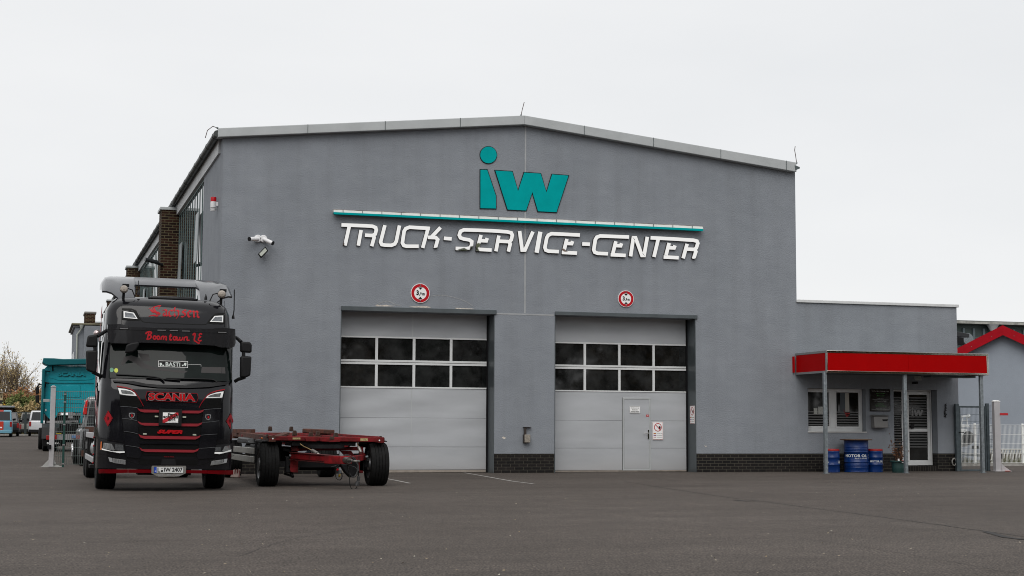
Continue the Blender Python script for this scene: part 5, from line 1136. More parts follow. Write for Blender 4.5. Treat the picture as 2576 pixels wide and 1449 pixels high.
SCR = [[(735, 775), (738, 757), (775, 742), (803, 752), (800, 772), (768, 786)], [(768, 786), (802, 795), (795, 822), (770, 836), (742, 834)], [(772, 745), (752, 833)], el(840, 816, 16, 21), el(885, 818, 16, 21), [(856, 806), (872, 802)],
       [(925, 800), (916, 843)], [(922, 812), (940, 798), (954, 804), (946, 844)], [(952, 812), (970, 800), (984, 808), (976, 842), (990, 846)], [(1036, 772), (1020, 838), (1035, 848), (1050, 840)], [(1015, 798), (1052, 800)],
       el(1082, 825, 17, 21), [(1095, 810), (1112, 806)], [(1115, 806), (1108, 842), (1120, 850), (1140, 838), (1146, 808)], [(1146, 808), (1140, 842), (1155, 851), (1175, 838), (1180, 808)], [(1202, 808), (1194, 852)], [(1199, 820), (1222, 806), (1238, 814), (1228, 850), (1262, 848)],
       [(1302, 790), (1310, 768), (1332, 766), (1326, 800), (1316, 852), (1345, 868), (1372, 886), (1385, 878)], [(1412, 780), (1398, 766), (1378, 778), (1384, 804), (1398, 808), (1374, 818), (1366, 848), (1385, 860), (1408, 848)]]
for i, s_ in enumerate(SCR): strip(k, a1, s_, 17, .001, .004+.0003*(i % 5), F=vf, it=1)
k.build('script_lettering', TXR, vis, local=True, smooth=0)
# --- upper cab: blackletter, corner lamps, roof gear
BL_ = [[(915, 432), (870, 436), (815, 452), (795, 480), (820, 505), (880, 512), (905, 535), (880, 556), (820, 545), (775, 556)], [(845, 440), (828, 470), (850, 500), (880, 535)], [(775, 470), (790, 455)], [(905, 440), (885, 470)],
       [(935, 488), (962, 476), (985, 492), (982, 548), (998, 556)], [(980, 512), (946, 524), (948, 550), (975, 553)], [(1058, 496), (1040, 482), (1016, 498), (1016, 545), (1036, 562), (1058, 550)], [(1083, 450), (1080, 478), (1080, 548), (1092, 560)], [(1082, 500), (1112, 484), (1130, 500), (1128, 552), (1100, 588)],
       [(1218, 492), (1196, 482), (1174, 500), (1208, 530), (1212, 552), (1186, 568), (1160, 560)], [(1244, 532), (1282, 508), (1262, 488), (1243, 506), (1244, 552), (1262, 570), (1286, 556)], [(1302, 494), (1316, 506), (1314, 556), (1324, 572)], [(1318, 512), (1342, 494), (1360, 508), (1358, 560), (1378, 576)]]
k = MB(); nb_ = (10, -7.5)
for i, s_ in enumerate(BL_):
    for j, (a, b) in enumerate(zip(s_, s_[1:])):
        q = [(a[0]-nb_[0], a[1]-nb_[1]), (a[0]+nb_[0], a[1]+nb_[1]), (b[0]+nb_[0], b[1]+nb_[1]), (b[0]-nb_[0], b[1]-nb_[1])]
        P = [TS(*a1(*p)) for p in q]; solid(k, P, [(0, 1, 2, 3)], lambda x, z, w: V((x, Fs(x, z)-.002-w, z)), .003+.0002*((i*3+j) % 9))
    strip(k, a1, s_, 5, .002, .0022, it=0)
k.build('blackletter_lettering', TXR, lo, local=True, smooth=0, merge=False)
for pts, lm in (([(445, 462), (560, 464), (600, 480), (628, 520), (668, 606), (560, 612), (442, 602)], [(465, 495), (590, 517), (634, 592), (465, 578)]), ([(1684, 516), (1570, 526), (1530, 560), (1478, 642), (1560, 655), (1686, 652)], [(1668, 550), (1562, 556), (1507, 626), (1666, 632)])):
    r_ = patch('lamp_recess', a1, pts, INK, .002, .006); u = patch('roof_lamp', a1, lm, LWH, .01, .014, r_); c = (sum(p[0] for p in lm)/4, sum(p[1] for p in lm)/4)
    patch('lamp_insert', a1, [(c[0]+(x-c[0])*.78, c[1]+(y-c[1])*.68) for x, y in lm], mat('roof_lamp_glass', (.16, .17, .18), .1, .4, .5, 25, coat=1), .025, .003, r_)
k = MB(); strip(k, a1, [(610, 480), (640, 540), (680, 612), (725, 634), (1100, 648), (1450, 662), (1475, 645), (1510, 590)], 8, .001, .004)  # wide dark line paints the shadowed groove under the centre panel
for q in ([(446, 310), (444, 460), (441, 650)], [(1684, 370), (1688, 500), (1690, 690)], [(598, 320), (680, 615)]): strip(k, a1, q, 3.5, .001, .003)
k.build('panel_gap', INK, lo, local=True, smooth=0)
# hatch and roof
def Tb(f, x, y, d): return T(*f(x, y), d)
h0, h1 = Tb(a1, 790, 300, 1.2).x, Tb(a1, 1310, 300, 1.2).x
MB().box(h0, h1, .95, 1.6, 3.74, 3.80).build('roof_hatch', PBLK, lo, local=True, bevel=.02)
MB().box(h0-.06, h1+.06, .88, 1.66, 3.73, 3.77).build('hatch_frame', PDRK, lo, local=True, bevel=.015)
# roof spoiler: raised bar joined to the roof at both ends
ys0, ys1 = 1.0, 2.45
SPT = T(416, 703, 2.3).z; ZM = T(*a1(1020, 207), 1.75).z; ZO = T(*a1(200, 262), 1.1).z
print('spoiler', SPT, ZM, ZO)
MB_ = MB(); secs = []
sx = [-HW_-.0, -HW_+.02, -HW_+.08, -HW_+.18, -HW_+.32, -.80, -.64, -.60, -.3, 0, .3, .60, .64, .80, HW_-.32, HW_-.18, HW_-.08, HW_-.02, HW_+.0]
for x in sx:
    a_ = abs(x)/HW_; mid = abs(x) < .62; lobe = max(0, (a_-.70)/.30)
    top = SPT+.015*(1-a_*a_)-.17*max(0, (a_-.9)/.1)**2
    yf = 1.72 if mid else ys0+.12*a_*a_
    zf = ZM if mid else 3.66-(3.66-ZO)*min(1, lobe*1.6)
    zt_ = top-.0; ym = yf+(.16 if mid else .42)
    zm_ = zf+(top-zf)*(.55 if mid else .60+.15*lobe)
    secs.append([(x, yf+.03, zf-.012), (x, yf, zf+.02), (x, ym, zm_), (x, (ym+ys1)/2, zm_+(top-zm_)*.72), (x, ys1-.25, top), (x, ys1, top), (x, ys1, top-.10), (x, ym+.05, zm_-.10)])
kk_ = 8; MB_.v = [p for s_ in secs for p in s_]
for i in range(len(secs)-1):
    for j in range(kk_): j2 = (j+1) % kk_; MB_.f.append((i*kk_+j, i*kk_+j2, (i+1)*kk_+j2, (i+1)*kk_+j))
MB_.f.append(tuple(range(kk_))); MB_.f.append(tuple((len(secs)-1)*kk_+j for j in range(kk_-1, -1, -1)))
MB_.build('roof_spoiler', mat('spoiler_grey', (.06, .064, .072), .2, 0, .1, 3, coat=.5, spec=.6), lo, local=True, smooth=50)
for s_ in (-1, 1): MB().prism([(s_*(HW_-.06), 2.36, 1.3), (s_*(HW_-.10), 2.36, 3.5), (s_*(HW_-.10), 2.75, 3.55), (s_*(HW_-.04), 2.85, 1.3)], (s_*-.03, 0, 0)).build('side_deflector', PBLK, lo, local=True, smooth=0)
HORN = mat('horn_cover', (.34, .30, .26), .6, 0, .25, 30)
for (hx_, hy_) in ((472, 230), (1652, 292)):
    yy = .62; c = T(*a1(hx_, hy_), yy); r_ = (T(*a1(hx_+50, hy_), yy)-c).x
    hn = MB().lathe([(.0001, -.04), (r_*.7, -.03), (r_, 0), (r_*1.02, .03), (r_*.9, .10), (r_*.3, .16), (.0001, .17)], c, 'Y', 24).build('roof_spotlight', PDRK, lo, local=True)
    MB().lathe([(.0001, -.055), (r_*.6, -.045), (r_*.93, -.012), (r_*.98, .012)], c, 'Y', 24).build('spotlight_cover', HORN, hn, local=True)
    b_ = MB(); b_.beam(c+V((0, .08, 0)), c+V((0, .12, -.2)), .05, .04); b_.tube([c+V((.05 if hx_ < 900 else -.05, .1, .03)), c+V((.16 if hx_ < 900 else -.16, .12, .0)), c+V((.22 if hx_ < 900 else -.22, .12, -.14))], .012, 5); b_.box(c.x-.03, c.x+.1, c.y+.08, c.y+.14, c.z+.05, c.z+.11)
    b_.build('bracket', PDRK, hn, local=True, smooth=0)
for q in (([(645, 128), (648, 270)], .007), ([(1459, 292), (1459, 330)], .009), ([(1803, 235), (1800, 480), (1790, 560)], .012)):
    P = [T(*a1(*p), .9 if q[1] < .012 else 1.4) for p in q[0]]; an = MB().tube(P, q[1], 6); e_ = P[-1]
    an.lathe([(.0001, .05), (.012, .04), (.028, -.01), (.03, -.05), (.0001, -.05)], e_, 'Z', 10); an.build('antenna', PDRK, lo, local=True)
# --- mirrors
def mirror(side, up_, dn, arms, y=.30):
    for P, nm in ((up_, 'mirror'), (dn, 'mirror')):
        q = [T(*a1(*p), y) for p in P]; MB().prism(q, (0, .17, 0)).build(nm, PDRK, lo, local=True, bevel=.035, seg=3, smooth=40)
    b_ = MB()
    for a_ in arms: b_.tube([T(*a1(p[0], p[1]), y+.05+p[2]) for p in a_], .035, 8)
    b_.build('mirror_arm', PDRK, lo, local=True)
mirror(-1, [(32, 790), (152, 775), (152, 932), (10, 925)], [(10, 972), (154, 968), (140, 1238), (90, 1238), (18, 1212)], [[(150, 800, 0), (200, 770, .05), (262, 730, .1), (300, 715, .15)], [(120, 925, 0), (122, 975, 0)], [(90, 1230, 0), (160, 1265, .05), (225, 1300, .15), (250, 1330, .2)]])
mirror(1, [(1882, 862), (2000, 868), (2018, 905), (2015, 1000), (1882, 990)], [(1882, 1036), (2015, 1042), (2000, 1275), (1940, 1300), (1878, 1295)], [[(1885, 868, 0), (1850, 835, .1), (1820, 815, .15)], [(1915, 985, 0), (1915, 1040, 0)], [(1930, 1295, 0), (1850, 1320, .1), (1810, 1345, .15)]])
q = [T(*a1(*p), .0) for p in ((485, 1003), (500, 905), (560, 880), (652, 868), (655, 900), (622, 962), (580, 992))]
MB().prism(q, (0, .16, .0)).build('kerb_mirror', PDRK, lo, local=True, bevel=.025, seg=3)
# --- side glass, door line, graphics (left side)
xs_ = -HW_
def SX(px, py): d = MI.to_3x3() @ ray(px, py); return OL+d*((xs_-.004-OL.x)/d.x)
MB().prism([(xs_+.045, .62, 2.12), (xs_+.045, 1.5, 2.06), (xs_+.03, 1.5, 2.86), (xs_+.02, .80, 2.86)], (-.05, 0, 0)).build('side_window', GLS, lo, local=True, smooth=0)
MB().prism([(xs_-.01, .5, 2.0), (xs_-.01, .56, 2.0), (xs_+.03, .74, 2.95), (xs_+.03, .68, 2.95)], (-.012, 0, 0)).build('window_trim', CHROME, lo, local=True, smooth=0)
k = MB(); k2 = MB()
G_ = [[(2.15, 3.45), (2.0, 3.6), (1.8, 3.5), (1.75, 3.2), (1.9, 2.95), (2.1, 2.9)], [(2.0, 3.4), (1.9, 3.45), (1.85, 3.3), (1.9, 3.1)], [(2.2, 2.8), (1.9, 2.75), (1.75, 2.6), (2.0, 2.5), (2.2, 2.55)], [(2.2, 2.3), (1.85, 2.4), (1.7, 2.2), (1.9, 2.05), (2.2, 2.2)], [(2.2, 1.95), (1.8, 1.9), (1.2, 1.75), (.8, 1.5), (.6, 1.2)], [(2.2, 1.7), (1.6, 1.6), (1.0, 1.3)]]
for i, s_ in enumerate(G_):
    q = smoothpts(s_, 2)
    for mb_, w_, o_2 in ((k2, .15, .004), (k, .10, .008)):
        vv, ff = ribbon(q, w_); solid(mb_, vv, ff, lambda y, z, w, o_2=o_2, i=i: V((xs_+.0+.05*max(0, (z-2)/1.7)-o_2-w, y, z)), .002+.0004*i)
k2.build('graphic_outline', mat('graphic_white', (.5, .42, .42), .4), lo, local=True, smooth=0); k.build('side_graphic', LRED, lo, local=True, smooth=0)
MB().box(xs_-.02, xs_+.04, .82, .90, 1.2, 1.9).box(xs_-.015, xs_+.04, 2.0, 2.06, 1.2, 2.2).build('door_handle', PDRK, lo, local=True, bevel=.01)
for z_ in (2.25, ): 
    c = V((xs_-.05, 1.5, 3.05)); MB().ball(c, .07, 6).beam(c, c+V((.1, 0, .0)), .03, .03).build('side_lamp', mat('chrome2', (.6, .5, .5), .2, .8), lo, local=True)
# --- wheels
def wheel(parent, c, w_, r_, rim=.29, name='wheel', dual=False, dz=0):
    """axis along X; c centre; w_ width"""
    x0, x1 = c[0]-w_/2, c[0]+w_/2; pr = [(rim, .02), (r_*.80, 0), (r_*.95, .012), (r_*.985, .035)]
    g_ = 5
    for i in range(1, g_):
        u = .035+(w_-.07)*i/g_; pr += [(r_, u-.012), (r_, u-.006), (r_-.016, u-.005), (r_-.016, u+.005), (r_, u+.006)]
    pr = pr+[(r_*.985, w_-.035), (r_*.95, w_-.012), (r_*.80, w_), (rim, w_-.02)]
    o = MB().lathe([(a, b+x0) for a, b in pr], (0, c[1], c[2]), 'X', 44).build(name, TYRE, parent, local=(parent is lo), smooth=30)
    MB().lathe([(rim+.004, x0+.02), (rim-.01, x0+.035), (rim-.04, x0+.07), (.15, x0+.12), (.13, x0+.02), (.0001, x0+.01)], (0, c[1], c[2]), 'X', 28).lathe([(rim+.004, x1-.02), (rim-.04, x1-.07), (.0001, x1-.1)], (0, c[1], c[2]), 'X', 28).build('rim', mat('rim_steel', (.16, .16, .165), .4, .6, .2, 8), o, local=(parent is lo), smooth=40)
    return o
for s_ in (-1, 1):
    xc_ = s_*(HW_-.03-.19); dz = -RHO*xc_*-1*0+ (xc_*RHO)
    wheel(lo, (xc_, 1.42, .515+dz), .385, .515)
    for ya in (8.4, 9.75):
        for q in (.16, .50):
            xc_ = s_*(HW_-.04-q); wheel(lo, (xc_, ya, .50+xc_*RHO), .29, .50)
MB().beam((-.95, 1.42, .50), (.95, 1.42, .50), .12, .12).beam((-.95, 8.4, .50), (.95, 8.4, .50), .2, .2).box(-.42, -.34, .8, 10.6, .75, 1.02).box(.34, .42, .8, 10.6, .75, 1.02).box(-.8, .8, .7, 2.2, .42, .98).box(-.5, .5, .3, .8, .30, .42).build('chassis', PDRK, lo, local=True, smooth=0)
for s_ in (-1, 1):
    f_ = MB()
    for y0, r_, w0_, w1_ in ((1.42, .60, HW_-.42, HW_-.015), (8.4, .60, HW_-.68, HW_-.02), (9.75, .60, HW_-.68, HW_-.02)):
        pts = [(y0-r_*math.cos(a*math.pi/14), .52+r_*math.sin(a*math.pi/14)) for a in range(1, 14)]
        for a, b in zip(pts, pts[1:]): f_.add([(s_*w0_, a[0], a[1]), (s_*w1_, a[0], a[1]), (s_*w1_, b[0], b[1]), (s_*w0_, b[0], b[1]), (s_*w0_, a[0]*1+(a[0]-y0)*.05, a[1]+.03), (s_*w1_, a[0]+(a[0]-y0)*.05, a[1]+.03), (s_*w1_, b[0]+(b[0]-y0)*.05, b[1]+.03), (s_*w0_, b[0]+(b[0]-y0)*.05, b[1]+.03)], [(0, 1, 2, 3), (4, 7, 6, 5), (0, 4, 5, 1), (3, 2, 6, 7), (1, 5, 6, 2), (0, 3, 7, 4)])
    f_.build('fender', mat('fender_grey', (.035, .036, .038), .5), lo, local=True, smooth=30)
    MB().box(s_*(HW_-.02)-.01, s_*(HW_-.02)+.01, 2.02, 2.35, .45, 1.3).box(s_*HW_-.03*s_-.1, s_*HW_-.03*s_, 2.0, 2.4, .38, .44).build('entry_step', PDRK, lo, local=True, smooth=0)
TANK = mat('tank_alu', (.33, .34, .35), .3, .7, .15, 6)
MB().tube([(-HW_+.32, 3.0, .74), (-HW_+.32, 4.6, .74)], .30, 20).build('fuel_tank', TANK, lo, local=True)
k = MB()
for z_, x_ in ((1.02, .03), (.52, .03)): k.beam((-HW_+x_, 2.7, z_), (-HW_+x_, 7.4, z_), .05, .12)
k.build('side_guard', mat('guard_silver', (.40, .40, .41), .45, .5), lo, local=True, bevel=.01)
for y_ in (2.9, 4.2, 5.6, 7.0): MB().beam((-HW_+.06, y_, .35), (-HW_+.06, y_, 1.02), .05, .06).build('guard_bracket', PDRK, lo, local=True, smooth=0)
MB().box(HW_-.6, HW_-.05, 2.6, 4.4, .45, 1.05).build('battery_box', PDRK, lo, local=True, bevel=.03)
k = MB()
for i in range(4): c = (-HW_-.0, 2.05, .48+i*.17); k.ball(c, .022, 4)
k.build('red_marker', LRED, lo, local=True)
k = MB().box(-HW_+.02, HW_-.02, 10.7, 10.8, .45, .6).box(-1.2, 1.2, 2.9, 3.0, 1.05, 1.15).box(-1.2, 1.2, 7.4, 7.5, 1.05, 1.2).box(-1.2, 1.2, 10.3, 10.45, 1.05, 1.2); k.build('cross_member', mat('rust_beam', (.07, .03, .02), .8, 0, .4, 6), lo, local=True, smooth=0)
# ================================================================ red container trailer
tp = onZ(*a4(640, 1086), 0); YA = tp.y
def A4(x, y, dy=0): return onY(*a4(x, y), YA+dy)
tl = thing('container_trailer', 'rusty red drawbar trailer without load standing right of the black lorry', 'trailer', (A4(1420, 1090).x, YA, 0))
TRD = mat('trailer_red', (.10, .012, .011), .6, 0, .35, 5, c2=(.23, .010, .014), bump=.15, bs=20, spec=.2)
RUST = mat('trailer_rust', (.075, .03, .018), .85, 0, .4, 7, c2=(.12, .035, .02), bump=.3, bs=30)
DARK = mat('trailer_dark', (.008, .008, .009), .5, 0, .3, 8, spec=.2)
xo0, xo1 = A4(478, 900).x, A4(2362, 900).x; RW = .455
def wh(c, w_, r_): return wheel(tl, c, w_, r_)
for x in (xo0+.2, xo1-.2): wh((x, YA, RW), .40, RW)
for x in (xo0+.2, xo1-.2):
    for dy in (5.9, ): wh((x, YA+dy, RW), .40, RW)
MB().beam((xo0+.3, YA, RW), (xo1-.3, YA, RW), .13, .13).build('axle', DARK, tl, smooth=0)
MB().beam((xo0+.3, YA+5.9, RW), (xo1-.3, YA+5.9, RW), .13, .13).build('axle', DARK, tl, smooth=0)
# mudguards
for s_, (x0, x1) in enumerate(((A4(545, 900).x-.05, A4(860, 900).x), (A4(1990, 900).x, xo1+.0))):
    f_ = MB(); pts = [(YA-(.49)*math.cos(a*math.pi/12), RW+.0+.485*math.sin(a*math.pi/12)) for a in range(5, 10)]
    for a, b in zip(pts, pts[1:]): f_.add([(x0, a[0], a[1]), (x1, a[0], a[1]), (x1, b[0], b[1]), (x0, b[0], b[1]), (x0, a[0], a[1]+.012), (x1, a[0], a[1]+.012), (x1, b[0], b[1]+.012), (x0, b[0], b[1]+.012)], [(0, 1, 2, 3), (4, 7, 6, 5), (0, 4, 5, 1), (3, 2, 6, 7), (1, 5, 6, 2), (0, 3, 7, 4)])
    f_.build('mudguard', DARK, tl, smooth=40)
# front cross beam of the container frame
yb = -.35
zt_, zb_ = A4(1500, 362, yb).z, A4(1500, 425, yb).z
P = [A4(640, 345, yb), A4(2352, 372, yb), A4(2352, 438, yb), A4(645, 412, yb)]
MB().prism(P, (0, .14, 0)).build('front_beam', TRD, tl, bevel=.012)
# deck frame: rises very slightly to the rear
DL = 7.2
def rail(x, w_, h_, z0, z1, M, nm, y0=yb, y1=DL, x1=None):
    return MB().beam((x, YA+y0, z0), (x if x1 is None else x1, YA+y1, z1), w_, h_).build(nm, M, tl, smooth=0, bevel=.006)
xl, xr = P[0].x, P[1].x; xm = (xl+xr)/2
rail(xl+.08, .14, .12, zt_-.04, zt_+.06, RUST, 'side_rail'); rail(xr-.08, .14, .12, zt_-.06, zt_+.02, TRD, 'side_rail')
rail(xm-.42, .10, .22, zt_-.10, zt_-.05, TRD, 'main_beam', yb+.1); rail(xm+.42, .10, .22, zt_-.10, zt_-.05, TRD, 'main_beam', yb+.1)
for y_, M in ((.9, TRD), (2.4, RUST), (3.9, TRD), (5.6, RUST), (7.1, TRD)): MB().box(xl, xr, YA+y_, YA+y_+.16, zt_-.14+.012*y_, zt_-.02+.012*y_).build('cross_beam', M, tl, bevel=.008)
MB().beam((xl+.2, YA+yb+.1, zt_+.0), (xm-.3, YA+3.2, zt_+.06), .14, .05).build('diagonal_brace', RUST, tl, smooth=0)
MB().beam((xr-.1, YA+yb+.1, zt_-.01), (xm+.4, YA+3.2, zt_+.06), .14, .05).build('diagonal_brace', TRD, tl, smooth=0)
MB().box(xm-.9, xm+.9, YA-.1, YA+1.6, zt_-.03, zt_-.01).build('deck_plate', TRD, tl, smooth=0)
# red hanging tabs of the front beam
for a in ([(1175, 372), (1350, 376), (1350, 425), (1200, 424)], [(1390, 370), (1540, 376), (1540, 432), (1400, 424)], [(1535, 395), (1680, 392), (1698, 432), (1535, 436)]):
    MB().prism([A4(x, y, yb-.03) for x, y in a], (0, .03, 0)).build('bracket_plate', TRD, tl, bevel=.004)
# container lock blocks
for (x, y, w_, h_, dy) in ((670, 252, 60, 48, 3.0), (983, 257, 58, 50, 3.0), (1032, 320, 65, 56, 1.0), (1272, 350, 68, 58, .1), (1376, 324, 62, 45, 1.0), (1640, 355, 64, 56, .0), (1578, 388, 80, 30, -.38), (630, 347, 42, 26, -.3), (2300, 372, 42, 26, -.3)):
    p, q = A4(x-w_/2, y, dy), A4(x+w_/2, y-h_, dy)
    MB().prism([(p.x, p.y, p.z-.03), (q.x, p.y, p.z-.03), (q.x-.015, p.y, q.z), (p.x+.015, p.y, q.z)], (0, .14, 0)).build('container_lock', mat('lock_rust', (.045, .024, .016), .9, 0, .4, 12), tl, bevel=.012)
MB().beam(A4(1165, 268, 3.2), A4(1585, 288, 2.2), .12, .10).build('loose_bar', RUST, tl, bevel=.02)
MB().beam(A4(140, 272, 5), A4(415, 275, 3.6), .1, .09).build('rear_side_plate', RUST, tl, smooth=0)
# reflectors and lamps on the beam
for x, y, M in ((703, 384, WHITE), (2272, 410, WHITE)):
    MB().lathe([(.0001, -.012), (.016, -.012), (.016, 0)], A4(x, y, yb), 'Y', 12).build('marker_lamp', M, tl)
for x0, x1, y0, y1 in ((995, 1110, 368, 396), (1992, 2103, 380, 420)):
    p, q = A4(x0, y1, yb-.004), A4(x1, y0, yb-.004); MB().box(p.x, q.x, p.y, p.y+.003, p.z, q.z).build('worn_label', mat('label_yellow', (.33, .26, .12), .7, 0, .5, 25), tl, smooth=0)
c = A4(540, 378, -.4); MB().ball(c, .022, 5).build('side_marker', mat('amber', (.5, .12, .02), .3), tl)
# turntable, subframe
MB().box(A4(960, 450, -.1).x, A4(1905, 450, -.1).x, YA-.25, YA+.6, A4(1400, 492, -.2).z, A4(1400, 425, -.2).z).build('turntable', DARK, tl, bevel=.01)
MB().lathe([(.55, -.05), (.62, -.05), (.62, .03), (.55, .03)], ((A4(1430, 450).x), YA+.2, A4(1400, 492, -.2).z), 'Z', 32, close=True).build('slewing_ring', DARK, tl)
MB().prism([A4(975, 498, .0), A4(2035, 505, .0), (A4(2035, 560, 0)), A4(1270, 560, 0), A4(975, 575, .0)], (0, .06, 0)).build('subframe', TRD, tl, bevel=.006)
MB().prism([A4(1000, 498, -.12), A4(1090, 490, -.12), A4(1090, 572, -.12), A4(985, 572, -.12)], (0, .2, 0)).build('hinge_box', TRD, tl, bevel=.01)
MB().prism([A4(968, 600, -.1), A4(1000, 590, -.1), A4(1020, 640, -.1), A4(1080, 640, -.1), A4(1075, 885, -.1), A4(970, 880, -.1), A4(935, 800, -.1), A4(945, 770, -.1), A4(962, 760, -.1)], (0, .05, 0)).build('support_plate', TRD, tl, bevel=.006)
MB().prism([A4(1080, 700, .0), A4(1220, 560, .0), A4(1300, 560, .0), A4(1120, 770, .0), A4(1080, 795, 0)], (0, .05, 0)).build('brace_plate', TRD, tl, smooth=0)
MB().prism([A4(1160, 605, -.01), A4(1230, 550, -.01), A4(1270, 560, -.01), A4(1232, 625, -.01)], (0, .008, 0)).build('blue_patch', mat('worn_blue', (.11, .17, .25), .6, 0, .5, 14), tl, smooth=0)
MB().prism([A4(1690, 560, .0), A4(1860, 565, .0), A4(1960, 720, .0), A4(1960, 800, .0), A4(1880, 760, 0)], (0, .05, 0)).build('brace_plate', TRD, tl, smooth=0)
MB().prism([A4(1965, 690, -.1), A4(2035, 680, -.1), A4(2035, 890, -.1), A4(1975, 890, -.1)], (0, .05, 0)).build('support_plate', TRD, tl, bevel=.006)
MB().prism([A4(1995, 520, -.1), A4(2030, 520, -.1), A4(2045, 590, -.1), A4(2072, 630, -.1), A4(2070, 690, -.1), A4(1990, 690, -.1), A4(1960, 640, -.1)], (0, .06, 0)).build('hinge_plate', TRD, tl, bevel=.008)
MB().tube([A4(945, 632, -.15), A4(1010, 640, -.15)], .022, 8).tube([A4(2050, 655, -.15), A4(2105, 650, -.15)], .028, 8).build('hinge_pin', GALV, tl)
# drawbar: A frame coming towards the camera
tip = onY(*a4(1760, 700), YA-1.9)
L0, R0_ = A4(990, 640, -.12), A4(2040, 660, -.12)
MB().beam(L0, tip+V((-.05, .05, 0)), .10, .12).build('drawbar_arm', TRD, tl, bevel=.012)
MB().beam(R0_, tip+V((.03, .05, 0)), .10, .12).build('drawbar_arm', TRD, tl, bevel=.012)
MB().beam(L0+V((0, 0, .075)), tip+V((-.05, .05, .075)), .14, .014).beam(L0+V((0, 0, -.075)), tip+V((-.05, .05, -.075)), .14, .014).build('arm_flange', mat('trailer_red_dull', (.08, .01, .01), .6, 0, .3, 6), tl, smooth=0)
MB().prism([tip+V((-.35, .35, .08)), tip+V((.22, .35, .08)), tip+V((.08, -.05, .08)), tip+V((-.1, -.05, .08))], (0, 0, -.16)).build('nose_plate', TRD, tl, bevel=.01)
e = MB(); e.tube([tip+V((0, -.02, 0)), tip+V((.06, -.16, -.005))], .065, 14); e.tube([tip+V((.06, -.16, -.005)), tip+V((.11, -.28, -.01))], .04, 12, taper=.025); e.build('coupling', mat('steel_eye', (.14, .13, .12), .35, .7, .4, 20), tl)
e = MB(); cE = tip+V((.15, -.36, -.015)); e.tube([cE+V((.06*math.cos(a*.5236)*1.2, .09*math.sin(a*.5236), 0)) for a in range(12)], .022, 8, True); e.build('towing_eye', MATS['steel_eye'], tl)
# springs / cylinders with chain
def cyl(a, b, r_, nm='spring_cylinder'): MB().tube([a, b], r_, 12).build(nm, mat('cyl_zinc', (.30, .28, .26), .4, .6, .3, 20), tl)
cyl(A4(1285, 560, -.5), A4(1360, 605, -.7), .038); cyl(A4(1970, 515, -.3), A4(2000, 590, -.4), .035); cyl(A4(1360, 605, -.7), A4(1385, 618, -.72), .026)
MB().tube([A4(1105, 460, -.3), A4(1160, 500, -.35), A4(1215, 525, -.45), A4(1285, 560, -.5)], .012, 6).build('chain', mat('chain_brass', (.22, .15, .07), .5, .6, .3, 30), tl)
MB().tube([A4(1950, 440, -.3), A4(1955, 480, -.3), A4(1970, 515, -.3)], .012, 6).build('chain', MATS['chain_brass'], tl)
# air tank and underside
MB().tube([A4(1090, 760, .5), A4(1600, 765, .5)], .13, 18).build('air_tank', DARK, tl)
MB().box(A4(880, 900).x, A4(960, 900).x, YA-.1, YA+.1, .28, .62).box(A4(1990, 900).x-.05, A4(2040, 900).x, YA-.1, YA+.1, .3, .6).build('spring_seat', DARK, tl, bevel=.02)
MB().beam(A4(940, 820, .1), A4(1000, 950, -.1), .05, .05).beam(A4(870, 900, .1), A4(1000, 940, 0), .04, .04).beam(A4(855, 540, .1), A4(985, 570, .1), .06, .05).build('linkage', DARK, tl, smooth=0)
MB().prism([A4(1690, 745, -.2), A4(1960, 790, -.2), A4(1935, 940, -.2), A4(1850, 960, -.2), A4(1770, 880, -.2)], (0, .25, 0)).build('valve_block', DARK, tl, bevel=.02)
MB().box(A4(1390, 715, .3).x, A4(1445, 715, .3).x, YA+.3, YA+.32, A4(1400, 738, .3).z, A4(1400, 712, .3).z).build('tank_tag', mat('tag_pale', (.4, .38, .34), .6), tl, smooth=0)
k = MB(); k.tube([A4(1500, 700, 0), A4(1495, 770, 0)], .02, 6).build('blue_hose', mat('hose_blue', (.02, .06, .3), .4), tl)
CB = mat('cable_black', (.012, .012, .013), .4)
def cable(pts, r_=.012, dy=-1.6, nm='air_hose', M=None):
    P = smoothpts(pts, 3); n_ = len(P); k = MB(); k.tube([A4(x, y, dy+.12*math.sin(3.1*i/n_)) for i, (x, y) in enumerate(P)], r_, 6); k.build(nm, M or CB, tl)
cable([(1720, 650), (1790, 615), (1880, 650), (1950, 720), (1970, 850), (1940, 930), (1870, 960), (1830, 900), (1800, 780)])
cable([(1740, 640), (1820, 620), (1910, 680), (1945, 780), (1950, 880), (1900, 950)], .012, -1.5)
cable([(1760, 640), (1850, 640), (1920, 720), (1965, 800), (1968, 900), (1970, 960)], .011, -1.7)
cable([(1800, 760), (1850, 790), (1930, 810), (1960, 900)], .011, -1.4)
cable([(1730, 720), (1650, 800), (1620, 900), (1640, 980), (1700, 1000), (1730, 940), (1710, 870)], .009, -1.2)
cable([(1700, 740), (1630, 790), (1560, 800)], .012, -1.0)
cable([(1830, 780), (1835, 1000), (1840, 1090), (1890, 1145), (1940, 1110), (1945, 1070)], .008, -1.8)
cable([(1965, 850), (1968, 950), (1950, 1010)], .014, -1.75)
MB().tube([A4(1968, 940, -1.7), A4(1962, 1010, -1.7)], .034, 10, taper=.03).tube([A4(1958, 1015, -1.7), A4(1940, 1080, -1.7)], .045, 12).build('plug', mat('plug', (.07, .07, .072), .35, .4), tl)
MB().tube([A4(1648, 835, -1.2), A4(1664, 850, -1.2)], .025, 8).build('red_coupler', RED, tl); MB().tube([A4(1675, 925, -1.2), A4(1695, 930, -1.2)], .028, 8).build('yellow_coupler', mat('coupler_yellow', (.45, .30, .02), .4), tl)
